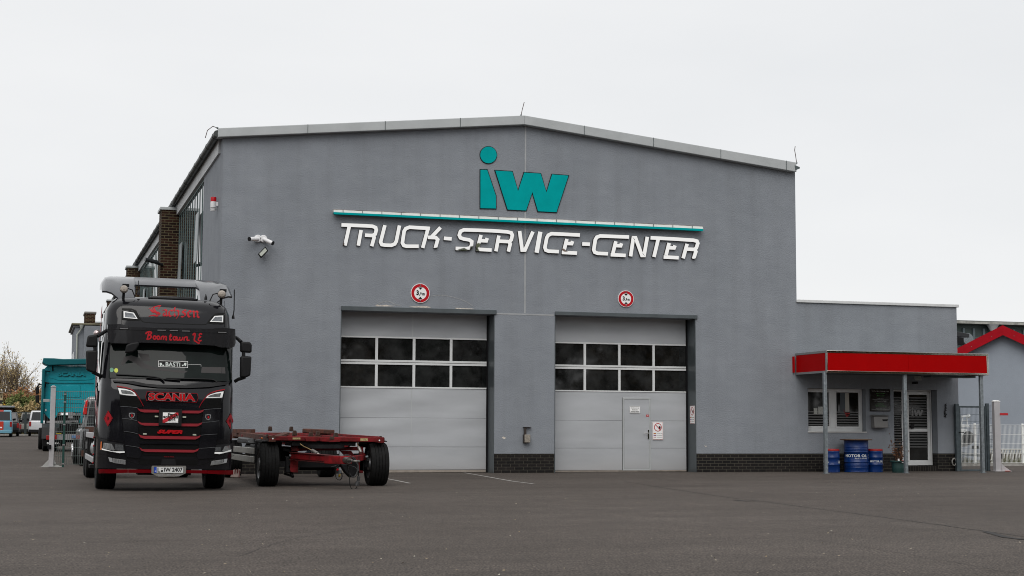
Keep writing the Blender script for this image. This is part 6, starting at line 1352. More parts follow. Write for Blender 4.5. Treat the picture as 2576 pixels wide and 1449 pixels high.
MB().tube([A4(1690, 850, -1.25), A4(1700, 890, -1.25)], .022, 8).tube([A4(1660, 900, -1.2), A4(1650, 960, -1.2)], .014, 8).build('valve', GALV, tl)
# left side: boxes, guard bars, rear tyre
lx = xo0
k = MB(); 
for y0, y1 in ((490, 600), (600, 720)):
    a = onX(*a4(455, y1-20 if y0 == 490 else y1-15), lx-.0); b = onX(*a4(215 if y0 == 490 else 172, y0 if y0 == 490 else 600), lx-.0)
k = MB()
for z_ in (A4(455, 590).z, A4(450, 720).z): k = MB().beam((lx+.03, YA+.85, z_+.02), (lx+.03, YA+5.0, z_+.02), .04, .13); k.build('side_guard', mat('guard_alu', (.42, .41, .38), .45, .5, .1, 6), tl, bevel=.006)
MB().box(lx+.06, lx+.5, YA+1.0, YA+1.7, .45, .85).build('tool_box', DARK, tl, bevel=.02)
MB().prism([(lx+.05, YA+1.9, .86), (lx+.05, YA+3.9, .86), (lx+.05, YA+3.9, .96), (lx+.05, YA+3.7, 1.0), (lx+.05, YA+2.0, .98)], (.5, 0, 0)).build('mudguard_box', mat('box_grey', (.035, .036, .038), .5), tl, bevel=.03)
MB().box(lx+.04, lx+.3, YA+.72, YA+.76, .5, .95).build('guard_post', DARK, tl, smooth=0)
MB().prism([A4(450, 405, -.2), A4(545, 385, -.2), A4(548, 440, -.2), A4(455, 430, -.2)], (0, .15, 0)).build('lamp_bracket', mat('box_grey', (.035, .036, .038)), tl, bevel=.012)
for i, (x, y) in enumerate(((355, 392), (352, 432))): MB().ball(onY(*a4(x, y), YA+1.7), .014, 4).build('bolt', GALV, tl)
# white and red wheel chock block behind the lorry
P = [(92, 945), (130, 812), (232, 820), (218, 962), (92, 958)]
yy = onZ(*a4(150, 962), 0).y
q = [onY(*a4(x, y), yy) for x, y in P]; t_ = thing('plastic_block', 'dirty white and red plastic block standing between lorry and trailer', 'barrier block', (q[0].x+.1, yy, 0))
MB().prism([V((p.x, p.y, max(p.z, 0.0))) for p in q], (0, .3, 0)).build('block', mat('block_white', (.42, .33, .30), .7, 0, .25, 9), t_, bevel=.015)
k = MB()
for P in ([(178, 840), (196, 840), (190, 895), (172, 895)], [(210, 850), (222, 850), (212, 955), (200, 955)], [(150, 830), (160, 830), (150, 900), (138, 900)]): k.prism([onY(*a4(x, y), yy-.012) for x, y in P], (0, .012, 0))
k.build('red_slot', mat('slot_red', (.12, .02, .02), .7), t_, smooth=0)

MB().box(lx+.5, lx+1.0, YA+1.0, YA+5.0, .45, .80).build('added_dark_box', DARK, tl, bevel=.02)  # dark box added to deepen the shade under the trailer's left side
MB().tube([(lx+.35, YA+2.0, .72), (lx+.35, YA+3.4, .72)], .20, 16).build('air_tank', DARK, tl)
for dx, dz in ((.15, .0), (.6, .05), (1.1, -.05), (1.5, .03)): MB().beam((xm-.8+dx, YA-.2, .62+dz), (xm-.7+dx, YA+1.4, .58+dz), .05, .07).build('added_dark_bar', DARK, tl, smooth=0)  # dark bars added to deepen the shade under the trailer
# ================================================================ left background
def gp(px, py): return ground(px, py)
# fence with white post
pb = gp(*a3(405, 1290)); YP3 = pb.y
print('post', pb, 'truck R0', R0, 'YA', YA)
def P3(x, y, dy=0): return onY(*a3(x, y), YP3+dy)
ga = pb.z
a, b = P3(383, 1000).x, P3(422, 1000).x; zt = P3(405, 676).z
wp = thing('guide_post', 'thick pale square post with grey latch left of the lorry', 'post', ((a+b)/2, YP3, ga), 'pale sliding gate posts')
MB().box(a, b, YP3-.08, YP3+.08, ga-.02, zt).build('shaft', WP, wp, bevel=.01)
MB().prism([(a-.01, YP3-.09, zt+.001), (b+.01, YP3-.09, zt+.001), (b+.01, YP3-.09, zt+.02), ((a+b)/2+.03, YP3-.09, zt+.06), ((a+b)/2-.03, YP3-.09, zt+.06), (a-.01, YP3-.09, zt+.02)], (0, .18, 0)).build('cap', WP, wp, bevel=.01)
p, q = P3(333, 788), P3(384, 766); MB().box(p.x, q.x, YP3-.04, YP3+.04, p.z, q.z).build('latch', mat('latch_grey', (.32, .33, .33), .5, .2), wp, bevel=.006)
p, q = P3(368, 1150, -.08), P3(396, 1118, -.08); MB().box(p.x, q.x, YP3-.15, YP3-.081, p.z, q.z).build('sensor', BLACK, wp, bevel=.01)
MB().prism([(a, YP3, ga+.013), (a-.19, YP3, ga+.013), (a, YP3, ga+.22)], (0, .012, 0)).prism([(b, YP3, ga+.013), (b+.22, YP3, ga+.013), (b+.08, YP3, ga+.08), (b, YP3, ga+.26)], (0, .012, 0)).box(a-.22, b+.26, YP3-.08, YP3+.1, ga-.01, ga+.012).build('base_plate', mat('base_white', (.36, .36, .35), .5, 0, .1, 5), wp, smooth=0)
fn = thing('mesh_fence', 'green grey wire mesh fence between the pale post and the lorry', 'fence', (P3(490, 1290).x, YP3, ga))
x0, x1 = P3(424, 1000).x, XL-.2
zl = [P3(500, y).z for y in (708, 768, 830, 892, 956, 1018, 1080, 1142, 1205, 1268)]
FG = mat('mesh_greengrey', (.16, .19, .18), .45, .4)
m_ = MB(); nv = int((x1-x0)/.06)
for i in range(nv+1): x_ = x0+(x1-x0)*i/nv; m_.tube([(x_, YP3, zl[-1]-.0), (x_, YP3, zl[0]+.03)], .0055, 4)
for z_ in zl: m_.tube([(x0, YP3-.006, z_), (x1, YP3-.006, z_)], .007, 4).tube([(x0, YP3+.006, z_), (x1, YP3+.006, z_)], .0045, 4)
m_.build('wire_panel', FG, fn, smooth=0)
DG = mat('post_green', (.008, .05, .04), .4)
for px in (494, ):
    x_ = P3(px, 1000).x; po = MB().box(x_-.03, x_+.03, YP3-.10, YP3-.04, ga-.02, P3(px, 712).z).build('post', DG, fn, bevel=.005)
    for py in (728, 788, 962, 1118, 1264): z_ = P3(px, py).z; MB().box(x_-.035, x_+.035, YP3-.115, YP3-.036, z_-.02, z_+.02).build('clamp', SILV, po, smooth=0)
x_ = x0+3.4; MB().box(x_-.03, x_+.03, YP3-.10, YP3-.04, ga-.02, zl[0]).build('post', DG, fn, bevel=.005)
gline([a3(300, 1298), a3(532, 1298)], .05, 'road_marking', LINE, ga+.006)
# ---------------------------------------------------------------- teal lorry seen from behind
tb = gp(*a3(340, 1168)); YTT = tb.y; gt_ = tb.z
def Q(x, y, dy=0): return onY(*a9(x, y), YTT+dy)
TEALP = mat('teal_lorry', (.008, .33, .40), .28, 0, .08, 2, spec=.4)
TEALD = mat('teal_dark', (.004, .11, .13), .35, spec=.3)
tt = thing('teal_lorry', 'teal lorry tractor seen from behind beyond the wire fence', 'lorry', (Q(350, 1100).x, YTT, gt_))
x0, x1 = Q(70, 600, .3).x, Q(662, 600, .3).x; W2 = x1-x0
zA = Q(300, 185, .3).z; zB = Q(300, 720, .3).z
cb = MB().prism([(x0, YTT+.3, zB+.0), (x0, YTT+.3, zA-.12), (x0+.12, YTT+.3, zA), (x1-.12, YTT+.3, zA), (x1, YTT+.3, zA-.12), (x1, YTT+.3, zB), (x0+W2*.62, YTT+.3, zB-.02), (x0+W2*.62, YTT+.3, zB), (x0+W2*.3, YTT+.3, zB), (x0+W2*.25, YTT+.3, zB-.25), (x0+W2*.12, YTT+.3, zB-.3)], (0, 2.2, 0)).build('cab', TEALP, tt, bevel=.06, seg=3, smooth=40)
MB().box(x0-.10, x0+.02, YTT-.1, YTT+2.3, zB-.5, zA-.15).build('side_fairing', TEALD, tt, bevel=.03)
for P, d in (([(140, 200), (640, 200), (655, 330), (610, 345), (540, 352), (240, 352), (180, 330), (135, 322)], .02), ([(90, 376), (655, 376), (655, 381), (90, 381)], .03), ([(280, 408), (495, 408), (500, 540), (470, 552), (330, 548), (282, 520)], .022), ([(250, 560), (500, 565), (500, 600), (520, 620), (250, 612)], .02), ([(240, 622), (495, 630), (490, 720), (262, 720)], .012), ([(135, 395), (225, 400), (220, 640), (130, 640)], .012), ([(540, 400), (640, 400), (640, 560), (560, 600), (540, 560)], .012)):
    MB().prism([Q(x, y, .3-d) for x, y in P], (0, d-.004, 0)).build('back_panel', TEALP, tt, bevel=.012)
MB().prism([Q(x, y, .3-.034) for x, y in ((82, 700), (88, 384), (655, 384), (655, 388), (93, 388), (88, 700))], (0, .01, 0)).build('groove', TEALD, tt, smooth=0)
k = MB(); q00, q11 = Q(235, 300, .26), Q(555, 254, .26)
def tq(qa, qb, Y): return quadmap((qa.x, Y, qa.z), (qb.x, Y, qa.z), (qb.x, Y, qb.z), (qa.x, Y, qb.z), (0, -1, 0))
txt(k, 'SCANIA', tq(q00, q11, YTT+.278), .06, .05); k.build('embossed_name', TEALP, tt, smooth=0); k = MB(); txt(k, 'SCANIA', tq(q00+V((.03, 0, -.03)), q11+V((.03, 0, -.03)), YTT+.278), .03, .06); k.build('name_shadow_edge', TEALD, tt, smooth=0)
MB().prism([Q(x, y, -.2) for x, y in ((68, 92), (190, 95), (300, 104), (560, 100), (662, 104), (662, 168), (560, 165), (260, 172), (130, 178), (85, 165), (55, 145))], (0, 1.6, 0)).build('roof_spoiler', TEALD, tt, bevel=.03)
MB().tube([Q(175, 115, -.1), Q(178, 245, .15)], .03, 8).tube([Q(70, 240, .1), Q(150, 250, .1)], .025, 6).tube([Q(65, 372, .1), Q(135, 385, .1)], .035, 6).tube([Q(95, 385, .1), Q(88, 435, .1)], .03, 6).build('stay', INK, tt)
MB().tube([Q(45, 620, .1), Q(80, 630, .1)], .03, 6).build('stay', INK, tt)
k = MB(); k.prism([Q(x, y, 1.8) for x, y in ((-22, 430), (18, 422), (18, 505), (-22, 510))], (0, .15, 0)); k.build('mirror', PDRK, tt, bevel=.03)
k = MB(); k.prism([Q(x, y, 1.8) for x, y in ((-24, 525), (20, 522), (20, 610), (-14, 612), (-24, 600))], (0, .15, 0)); k.build('mirror', PDRK, tt, bevel=.03)
MB().tube([Q(-5, 425, 1.85), Q(20, 400, 1.8), Q(45, 398, 1.7)], .03, 6).tube([Q(15, 610, 1.85), Q(45, 640, 1.7)], .03, 6).prism([Q(x, y, 1.8) for x, y in ((-2, 388), (25, 385), (40, 396), (0, 400))], (0, .1, 0)).build('mirror_arm', PDRK, tt)
# underside, wheels, chassis
for s_, xx in ((0, Q(60, 900).x), (1, Q(140, 900).x)): pass
xw0 = Q(58, 900).x; r_ = .5
xw1 = x1-.0
for xx in (xw0+.17, xw0+.5, xw1-.17, xw1-.5): wheel(tt, (xx, YTT, gt_+r_), .30, r_)
wheel(tt, (xw0+.02, YTT+3.8, gz(YTT+3.8)+r_), .34, r_)
for xx in (xw0+.33, xw1-.33): MB().prism([(xx-.36, YTT-.62, gt_+.55), (xx-.36, YTT-.60, gt_+1.0), (xx-.36, YTT-.3, gt_+1.16), (xx-.36, YTT+.3, gt_+1.16), (xx-.36, YTT+.62, gt_+.9), (xx-.36, YTT+.66, gt_+.9), (xx-.36, YTT+.32, gt_+1.2), (xx-.36, YTT-.32, gt_+1.2), (xx-.36, YTT-.64, gt_+1.03), (xx-.36, YTT-.66, gt_+.55)], (.72, 0, 0)).build('fender', mat('fender_grey', (.035, .036, .038), .5), tt, smooth=0)
MB().box(x0+W2*.28, x0+W2*.38, YTT-1, YTT+3, gt_+.75, gt_+1.0).box(x0+W2*.62, x0+W2*.72, YTT-1, YTT+3, gt_+.75, gt_+1.0).box(x0+.2, x1-.2, YTT+.4, YTT+2.4, gt_+.55, gt_+1.5).box(x0+.1, x1-.1, YTT+3.2, YTT+3.8, gt_+.35, gt_+1.6).build('chassis', PDRK, tt, smooth=0)
MB().prism([Q(x, y, -.6) for x, y in ((370, 778), (445, 782), (447, 850), (420, 870), (375, 850))], (0, .5, 0)).build('fifth_wheel', mat('fifth', (.05, .055, .055), .5, .4), tt, bevel=.05)
MB().prism([Q(x, y, -.7) for x, y in ((105, 822), (470, 815), (470, 840), (105, 845))], (0, .06, 0)).build('catwalk', SILV, tt, smooth=0)
MB().prism([Q(x, y, -1.0) for x, y in ((220, 972), (470, 972), (470, 1040), (220, 1036))], (0, .06, 0)).build('tail_plate', mat('tail_alu', (.34, .34, .35), .4, .5), tt, smooth=0)
MB().prism([Q(x, y, -1.0) for x, y in ((355, 718), (412, 718), (412, 790), (355, 790))], (0, .06, 0)).build('cable_board', mat('tail_alu', (.34, .34, .35), .4, .5), tt, smooth=0)
MB().prism([Q(x, y, -1.03) for x, y in ((100, 990), (228, 985), (228, 1036), (100, 1040))], (0, .05, 0)).build('tail_lamp', mat('tail_red', (.28, .01, .01), .3), tt, bevel=.01)
MB().prism([Q(x, y, -1.04) for x, y in ((392, 990), (462, 990), (462, 1022), (392, 1020))], (0, .03, 0)).build('number_plate', mat('plate_back', (.12, .22, .40), .4), tt, smooth=0)
MB().prism([Q(x, y, -1.04) for x, y in ((215, 962), (278, 962), (278, 970), (215, 970))], (0, .03, 0)).build('yellow_tag', mat('tag_yellow', (.5, .38, .02), .5), tt, smooth=0)
MB().prism([Q(x, y, -.62) for x, y in ((60, 1045), (330, 1045), (330, 1110), (60, 1115))], (0, .02, 0)).build('mudflap', INK, tt, smooth=0)
k = MB(); qa, qb = Q(108, 1090, -.64), Q(258, 1068, -.64); txt(k, 'SCANIA', tq(qa, qb, YTT-.622), .006, .04); k.build('flap_lettering', WHITE, tt, smooth=0)
MB().prism([Q(x, y, .28) for x, y in ((88, 684), (104, 684), (104, 708), (88, 708))], (0, .01, 0)).build('sticker', WHITE, tt, smooth=0)
# ---------------------------------------------------------------- passenger vehicles seen from behind
TIN = mat('tinted_glass', (.012, .014, .016), .05, spec=.6)
def rearcar(name, label, cat, cx, y, w_, h_, L_, paint, pieces, hood=None, belt=.55, taper=.12, lamps=True, roofpaint=None, ground=None, wr=.33, grp=None, slope=.25, bumper=None):
    """vehicle with its tail to the camera; cx centre, y tail plane"""
    g = gz(y+1) if ground is None else ground
    t_ = thing(name, label, cat, (cx, y, g), grp); zb = g+h_*belt; zt = g+h_; h2 = w_/2; t2 = h2-taper
    b_ = MB().prism([(cx-h2, y+.06, g+.28), (cx-h2, y, g+.45), (cx-h2, y+.03, zb), (cx-h2, y+L_-(.9 if hood else .25), zb), (cx-h2, y+L_-.1, zb-.25), (cx-h2, y+L_, g+.5), (cx-h2, y+L_-.1, g+.28)], (w_, 0, 0)).build('body', paint, t_, bevel=.09, seg=3, smooth=40)
    yr1 = y+L_-(1.6 if hood else .9)
    v0 = [(cx-h2+.03, y+.05, zb-.02), (cx+h2-.03, y+.05, zb-.02), (cx+h2-.03, yr1+.5, zb-.02), (cx-h2+.03, yr1+.5, zb-.02), (cx-t2, y+slope, zt), (cx+t2, y+slope, zt), (cx+t2, yr1, zt), (cx-t2, yr1, zt)]
    MB().add(v0, [(0, 3, 2, 1), (4, 5, 6, 7), (0, 1, 5, 4), (1, 2, 6, 5), (2, 3, 7, 6), (3, 0, 4, 7)]).build('roof', roofpaint or paint, t_, bevel=.07, seg=3, smooth=40)
    def gq(u0, u1, k0, k1, off=.012):   # on the sloped rear face
        P = []
        for u, k in ((u0, k0), (u1, k0), (u1, k1), (u0, k1)):
            hw = (h2-.03)*(1-k)+t2*k; P.append(V((cx+hw*u, y+.05+(slope-.05)*k-off, zb-.02+(zt-zb+.02)*k)))
        return P
    MB().prism(gq(-.86, .86, .10, .86), (0, .008, 0)).build('rear_window', TIN, t_, bevel=.004)
    for s in (-1, 1):
        P = []
        for yy, k in ((y+.35, .12), (yr1+.2, .12), (yr1-.1, .86), (y+.35+slope, .86)): hw = (h2-.03)*(1-k)+t2*k; P.append(V((cx+s*(hw+.008), yy, zb-.02+(zt-zb+.02)*k)))
        MB().prism(P, (s*.006, 0, 0)).build('side_window', TIN, t_, smooth=0)
        for yy in (y+.75, y+L_-.85): wheel(t_, (cx+s*(h2-.1), yy, gz(yy)+wr if ground is None else g+wr), .2, wr, rim=.2)
        if lamps: MB().box(cx+s*(h2-.10)-.07, cx+s*(h2-.10)+.09, y-.01, y+.1, zb-.42, zb-.05).build('tail_lamp', mat('tail_red', (.28, .01, .01), .3), t_, bevel=.01)
        MB().beam((cx+s*h2, yr1-.1, zb+.1), (cx+s*(h2+.2), yr1-.15, zb+.14), .12, .16).build('mirror', PDRK, t_, bevel=.02)
    MB().box(cx-h2+.02, cx+h2-.02, y-.06, y+.1, g+.28, g+.52).build('bumper', bumper or PDRK, t_, bevel=.03)
    for (nm, u0, u1, z0, z1, M, o_) in pieces: MB().box(cx+h2*u0, cx+h2*u1, y-.012-o_, y+.05, g+h_*z0, g+h_*z1).build(nm, M, t_, smooth=0, bevel=.004)
    return t_, (cx, y, g, h2, zb, zt, gq)
def x8(px, Y): return onY(*a8(px, 1000), Y).x
def vsize(pxl, pxr, ybot, ytop):
    p = gp(*a8((pxl+pxr)/2, ybot)); Y = p.y; return Y, x8(pxl, Y), x8(pxr, Y), onY(*a8(pxl, ytop), Y).z-p.z
ORG = mat('van_orange', (.50, .035, .012), .35, coat=.3); LBL = mat('van_blue', (.13, .32, .42), .35, coat=.3)
Y, a, b, h = vsize(-190, 190, 1330, 915); print('van', Y, b-a, h)
w_ = min(2.0, b-a); t_, I = rearcar('van', 'pale blue van with an orange middle stripe at the left picture edge', 'van', b-w_/2, Y, w_, min(2.1, h), 4.8, LBL,
    [('orange_panel', -.34, .30, .20, .58, ORG, .004), ('number_plate', -.2, .2, .33, .38, WHITE, .02)], belt=.60, taper=.10, slope=.22, bumper=LBL)
cx, y, g, h2, zb, zt, gq = I
MB().box(cx-h2*.34, cx+h2*.30, y+.2, y+3.9, zt+.0, zt+.012).build('roof_stripe', ORG, t_, bevel=.004); MB().prism(gq(-.34, .30, .87, .99, .012), (0, .01, 0)).build('orange_top', ORG, t_, smooth=0)
Y, a, b, h = vsize(195, 300, 1318, 948); rearcar('pickup_truck', 'dark grey pickup parked right of the blue and orange van', 'pickup', b-.95, Y+.3, 1.85, min(1.9, h), 5.2, mat('pickup_grey', (.03, .032, .034), .3, coat=.3), [], belt=.58, taper=.2, lamps=True, wr=.40, slope=.3, bumper=INK)
Y, a, b, h = vsize(435, 700, 1315, 922); rearcar('van', 'white van with red tail lights parked behind the teal lorry', 'van', a+1.0, Y, 1.95, min(1.98, h), 4.8, mat('van_white', (.66, .67, .69), .3, coat=.3), [], belt=.60, taper=.18, slope=.2)
Y, a, b, h = vsize(330, 455, 1308, 1160)
rearcar('flatbed_truck', 'small pale flatbed vehicle behind the yard between pickup and white van', 'truck', (a+b)/2+.3, Y+8, 1.7, 1.9, 4.5, mat('pale_grey', (.20, .20, .18), .5), [], belt=.5, taper=.2, slope=.1)
# SUV behind the wire fence next to the lorry
fwp = gp(*a3(568, 1268)); ys = YP3+.55; xlft = onY(*a3(628, 900), ys).x
g_ = gz(ys+1); sw_ = 1.9; sh = onY(*a3(700, 745), ys).z-g_; print('suv', fwp, ys, sh)
SUVP = mat('suv_silver', (.20, .20, .205), .25, .5, coat=.5)
t_, I = rearcar('suv', 'silver grey off roader with a tall red tail light behind the wire fence', 'car', xlft+sw_/2-.02, ys, sw_, sh, 4.7, SUVP, [], belt=.54, taper=.22, lamps=False, wr=.40, slope=.25, ground=g_)
cx, y, g, h2, zb, zt, gq = I
MB().prism([onY(*a3(x, yy), ys-.02) for x, yy in ((640, 885), (648, 830), (664, 775), (683, 772), (676, 830), (670, 886))], (0, .25, 0)).build('tail_lamp', mat('suv_lamp', (.75, .02, .015), .25, coat=.5), t_, bevel=.02)
c = onY(*a3(566, 1185), fwp.y); wr_ = .40
wheel(t_, (c.x+.10, fwp.y-.2, gz(fwp.y)+wr_), .24, wr_, rim=.25)
k = MB(); k.lathe([(.0001, -.015), (.06, -.015), (.06, 0)], (c.x-.03, fwp.y-.2, gz(fwp.y)+wr_), 'X', 12)
for i in range(5): a_ = i*1.2566; k.beam((c.x-.04, fwp.y-.2, gz(fwp.y)+wr_), (c.x-.04, fwp.y-.2+.23*math.cos(a_), gz(fwp.y)+wr_+.23*math.sin(a_)), .02, .05, (1, 0, 0))
k.lathe([(.22, -.02), (.25, -.02), (.25, .01), (.22, .01)], (c.x-.03, fwp.y-.2, gz(fwp.y)+wr_), 'X', 24, close=True); k.build('alloy_rim', SILV, t_, smooth=0)
# ---------------------------------------------------------------- distant fence, buildings, hedges, trees
YD3 = 150
BY = lambda x, y, Y=YD3: onY(*a8(x, y), Y)
Yf3 = YT*0+132; dfz = gz(200)
df = thing('dark_mesh_fence', 'dark mesh fence at the far end of the yard behind the parked vans', 'fence', (x8(300, Yf3), Yf3, dfz)); m_ = MB()
fx0, fx1 = x8(-200, Yf3), x8(900, Yf3); ft = onY(*a8(300, 950), Yf3).z
for i in range(int((fx1-fx0)/.2)): m_.box(fx0+i*.2, fx0+i*.2+.02, Yf3, Yf3+.02, dfz, ft)
for i in range(5): z_ = dfz+(ft-dfz)*i/4; m_.box(fx0, fx1, Yf3-.03, Yf3-.001, z_-.03, z_+.02)
m_.build('wire_panel', mat('dark_fence', (.02, .03, .03), .6), df, smooth=0)
for px in (-60, 162, 392, 620): x_ = x8(px, Yf3); MB().box(x_-.1, x_+.1, Yf3-.15, Yf3-.04, dfz, ft+.05).build('post', MATS['dark_fence'], df, smooth=0)
MB().box(fx0, fx1, Yf3-.4, Yf3-.2, dfz-.1, dfz+.12).build('kerb', MATS['concrete'], df, smooth=0)
c = BY(15, 700, 170); yb_ = thing('yellow_building', 'cream yellow building corner at the far left edge', 'building', (c.x-4, 170, dfz))
MB().box(BY(-400, 700, 170).x, BY(42, 700, 170).x, 170, 178, dfz, BY(20, 655, 170).z).build('wall', mat('cream', (.52, .42, .24), .8, 0, .1, .5), yb_, smooth=0)
MB().box(BY(-400, 700, 170).x, BY(46, 700, 170).x, 169.5, 178, BY(20, 655, 170).z, BY(20, 640, 170).z).build('roof', mat('roof_beige', (.25, .22, .18), .8), yb_, smooth=0)
MB().box(BY(18, 700, 170).x, BY(26, 700, 170).x, 169.9, 170.05, BY(20, 725, 170).z, BY(20, 695, 170).z).build('window', GLASS, yb_, smooth=0)
c = BY(78, 820, 160); ex = thing('yellow_machine', 'small yellow construction machine far left behind the hedge', 'machine', (c.x, 160, dfz)); p, q = BY(54, 840, 160), BY(102, 797, 160)
MB().prism([(p.x, 160, p.z), (q.x, 160, p.z), (q.x, 160, q.z-.3), (q.x-.4, 160, q.z), (p.x, 160, q.z)], (0, 2, 0)).box(p.x, q.x, 160.1, 162, dfz, p.z).build('body', mat('machine_yellow', (.5, .30, .02), .5), ex, bevel=.08)
p, q = BY(-10, 820, 160), BY(52, 765, 160); MB().box(p.x, q.x, 160.2, 162, p.z, q.z).build('cab', GLASS, ex, smooth=0)
p, q = BY(20, 873, 145), BY(188, 850, 145); sh_ = thing('flat_shed', 'low shed with a pale corrugated roof behind the blue and orange van', 'shed', ((p.x+q.x)/2, 145, dfz))
MB().box(p.x-8, q.x, 145, 149, dfz, p.z).build('wall', mat('shed_wall', (.05, .03, .025), .8, 0, .4, 1), sh_, smooth=0); MB().box(p.x-8, q.x+.2, 144.6, 149.4, p.z, q.z).build('roof', mat('shed_roof', (.25, .27, .29), .6, 0, .2, 2), sh_, smooth=0)
BARK = mat('bark', (.15, .115, .085), .9, 0, .3, 4)
def twigtree(name, label, base, H_, spread, nleaf, leafm, seed, trunkr=.22, stems=5, leafs=.16, grp=None, depth=4, low=.15):
    rn = random.Random(seed); t_ = thing(name, label, 'tree', base, grp); tb_ = MB(); tips = []
    B0 = V(base)
    def grow(p, d, L_, r_, lv):
        pts_ = [p]; q = p; dd = d.copy()
        for i in range(3): dd = (dd+V((rn.uniform(-.15, .15), rn.uniform(-.15, .15), rn.uniform(-.02, .12)))).normalized(); q = q+dd*L_/3; pts_.append(q)
        tb_.tube(pts_, r_, 5 if lv < 2 else 3, taper=r_*.55)
        if lv >= 1: tips.extend(pts_[1:])
        if lv < depth:
            for i in range(3 if lv else 4):
                s_ = pts_[rn.choice((1, 2, 3, 3))]; nd = (dd+V((rn.uniform(-1, 1), rn.uniform(-1, 1), rn.uniform(-.1, .7)))*.62).normalized(); grow(s_, nd, L_*rn.uniform(.58, .8), r_*.55, lv+1)
    for i in range(stems):
        a_ = 6.283*i/stems+rn.uniform(-.4, .4); k_ = spread*rn.uniform(.3, 1); grow(B0, V((math.cos(a_)*k_, math.sin(a_)*k_, 1)).normalized(), H_*rn.uniform(.34, .42), trunkr*(1 if stems > 1 else 1.4), 0)
    tb_.build('trunk', BARK, t_, smooth=0, merge=False)
    lf_ = MB()
    for i in range(nleaf):
        p = rn.choice(tips)+V((rn.gauss(0, .35), rn.gauss(0, .35), rn.gauss(0, .35)))*(H_/12); s_ = leafs*rn.uniform(.5, 1.2)
        d = V((rn.uniform(-1, 1), rn.uniform(-1, 1), rn.uniform(-1, 1))).normalized(); e_ = d.orthogonal().normalized()
        lf_.add([p-d*s_, p-e_*s_*.6, p+d*s_, p+e_*s_*.6], [(0, 1, 2, 3)])
    if nleaf: lf_.build('crown', leafm, t_, smooth=0, merge=False)
    return t_
YLf = mat('leaf_yellow', (.38, .25, .08), .8, 0, .4, .8, c2=(.45, .36, .18)); OLf = mat('leaf_russet', (.24, .11, .045), .8, 0, .4, .5, c2=(.36, .18, .07)); GLf = mat('leaf_olive', (.09, .13, .03), .8, 0, .4, .5, c2=(.20, .22, .05))
base = BY(195, 900, 185); base.z = dfz
H0 = BY(195, 200, 185).z-dfz
twigtree('birch_tree', 'tall half bare tree with thin yellow leaves against the pale sky', base, H0*1.12, .42, 3400, YLf, 11, .17, 8, .10)
for i, (px, top, Y, M, nm, lab, n_, sp_) in enumerate((
    (60, 600, 172, OLf, 'russet_shrub', 'russet brown bush at the foot of the tall half bare tree', 5000, .7), (300, 690, 150, GLf, 'green_willow', 'upright olive green bush behind the pickup', 6500, .35), (480, 560, 175, OLf, 'russet_tree', 'russet leafed tree right of the green bush', 6000, .6),
    (460, 800, 146, YLf, 'yellow_shrub', 'low golden yellow bush left of the white van', 3500, .6), (640, 470, 200, YLf, 'bare_tree', 'bare pinkish tree peeking out left of the teal lorry', 900, .45), (185, 640, 176, OLf, 'russet_shrub', 'brown bush in the middle below the tall tree', 5000, .7), (-60, 560, 190, OLf, 'russet_tree', 'brown tree cut off by the left picture edge', 4500, .5), (720, 600, 190, OLf, 'russet_tree', 'brown tree hidden mostly by the teal lorry', 3500, .5))):
    b_ = BY(px, 900, Y); b_.z = dfz; Ht = BY(px, top, Y).z-dfz
    twigtree(nm, lab, b_, Ht*.92, sp_, int(n_*1.6), M, 20+i, .12, 6, .12)
hd = MB(); rn = random.Random(3)
for i in range(9000):
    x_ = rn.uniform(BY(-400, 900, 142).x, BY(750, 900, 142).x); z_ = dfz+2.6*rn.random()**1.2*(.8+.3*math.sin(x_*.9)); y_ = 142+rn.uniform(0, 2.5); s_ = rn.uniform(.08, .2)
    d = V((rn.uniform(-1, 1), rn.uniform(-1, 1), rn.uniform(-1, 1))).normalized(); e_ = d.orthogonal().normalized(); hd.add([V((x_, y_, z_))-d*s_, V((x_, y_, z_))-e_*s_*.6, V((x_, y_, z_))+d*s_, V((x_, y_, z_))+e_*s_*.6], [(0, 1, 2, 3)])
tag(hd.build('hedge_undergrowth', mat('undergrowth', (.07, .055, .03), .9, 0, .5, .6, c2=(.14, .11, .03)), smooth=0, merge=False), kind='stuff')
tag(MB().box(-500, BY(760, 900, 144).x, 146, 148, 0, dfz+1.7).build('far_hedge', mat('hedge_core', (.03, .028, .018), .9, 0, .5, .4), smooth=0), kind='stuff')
for px, top, bot in ((413, 630, 800), (447, 640, 790), (520, 830, 1000), (500, 860, 940)):
    Y = 260 if px < 480 else 155; p = BY(px, bot, Y); q = BY(px, top, Y)
    t_ = thing('mast', {413: 'slim grey mast left of a taller twin over the brown trees', 447: 'second slim grey mast over the brown trees', 520: 'lattice mast close to the teal lorry mirror', 500: 'short dark mast beside the lattice mast'}[px], 'mast', (p.x, Y, dfz))
    MB().tube([(p.x, Y, dfz), (p.x, Y, q.z)], .35 if px < 480 else .12, 6).box(p.x-.6, p.x+.6, Y-.2, Y+.2, q.z-.4, q.z-.1).build('pole', mat('mast_grey', (.25, .25, .27), .6), t_, smooth=0)
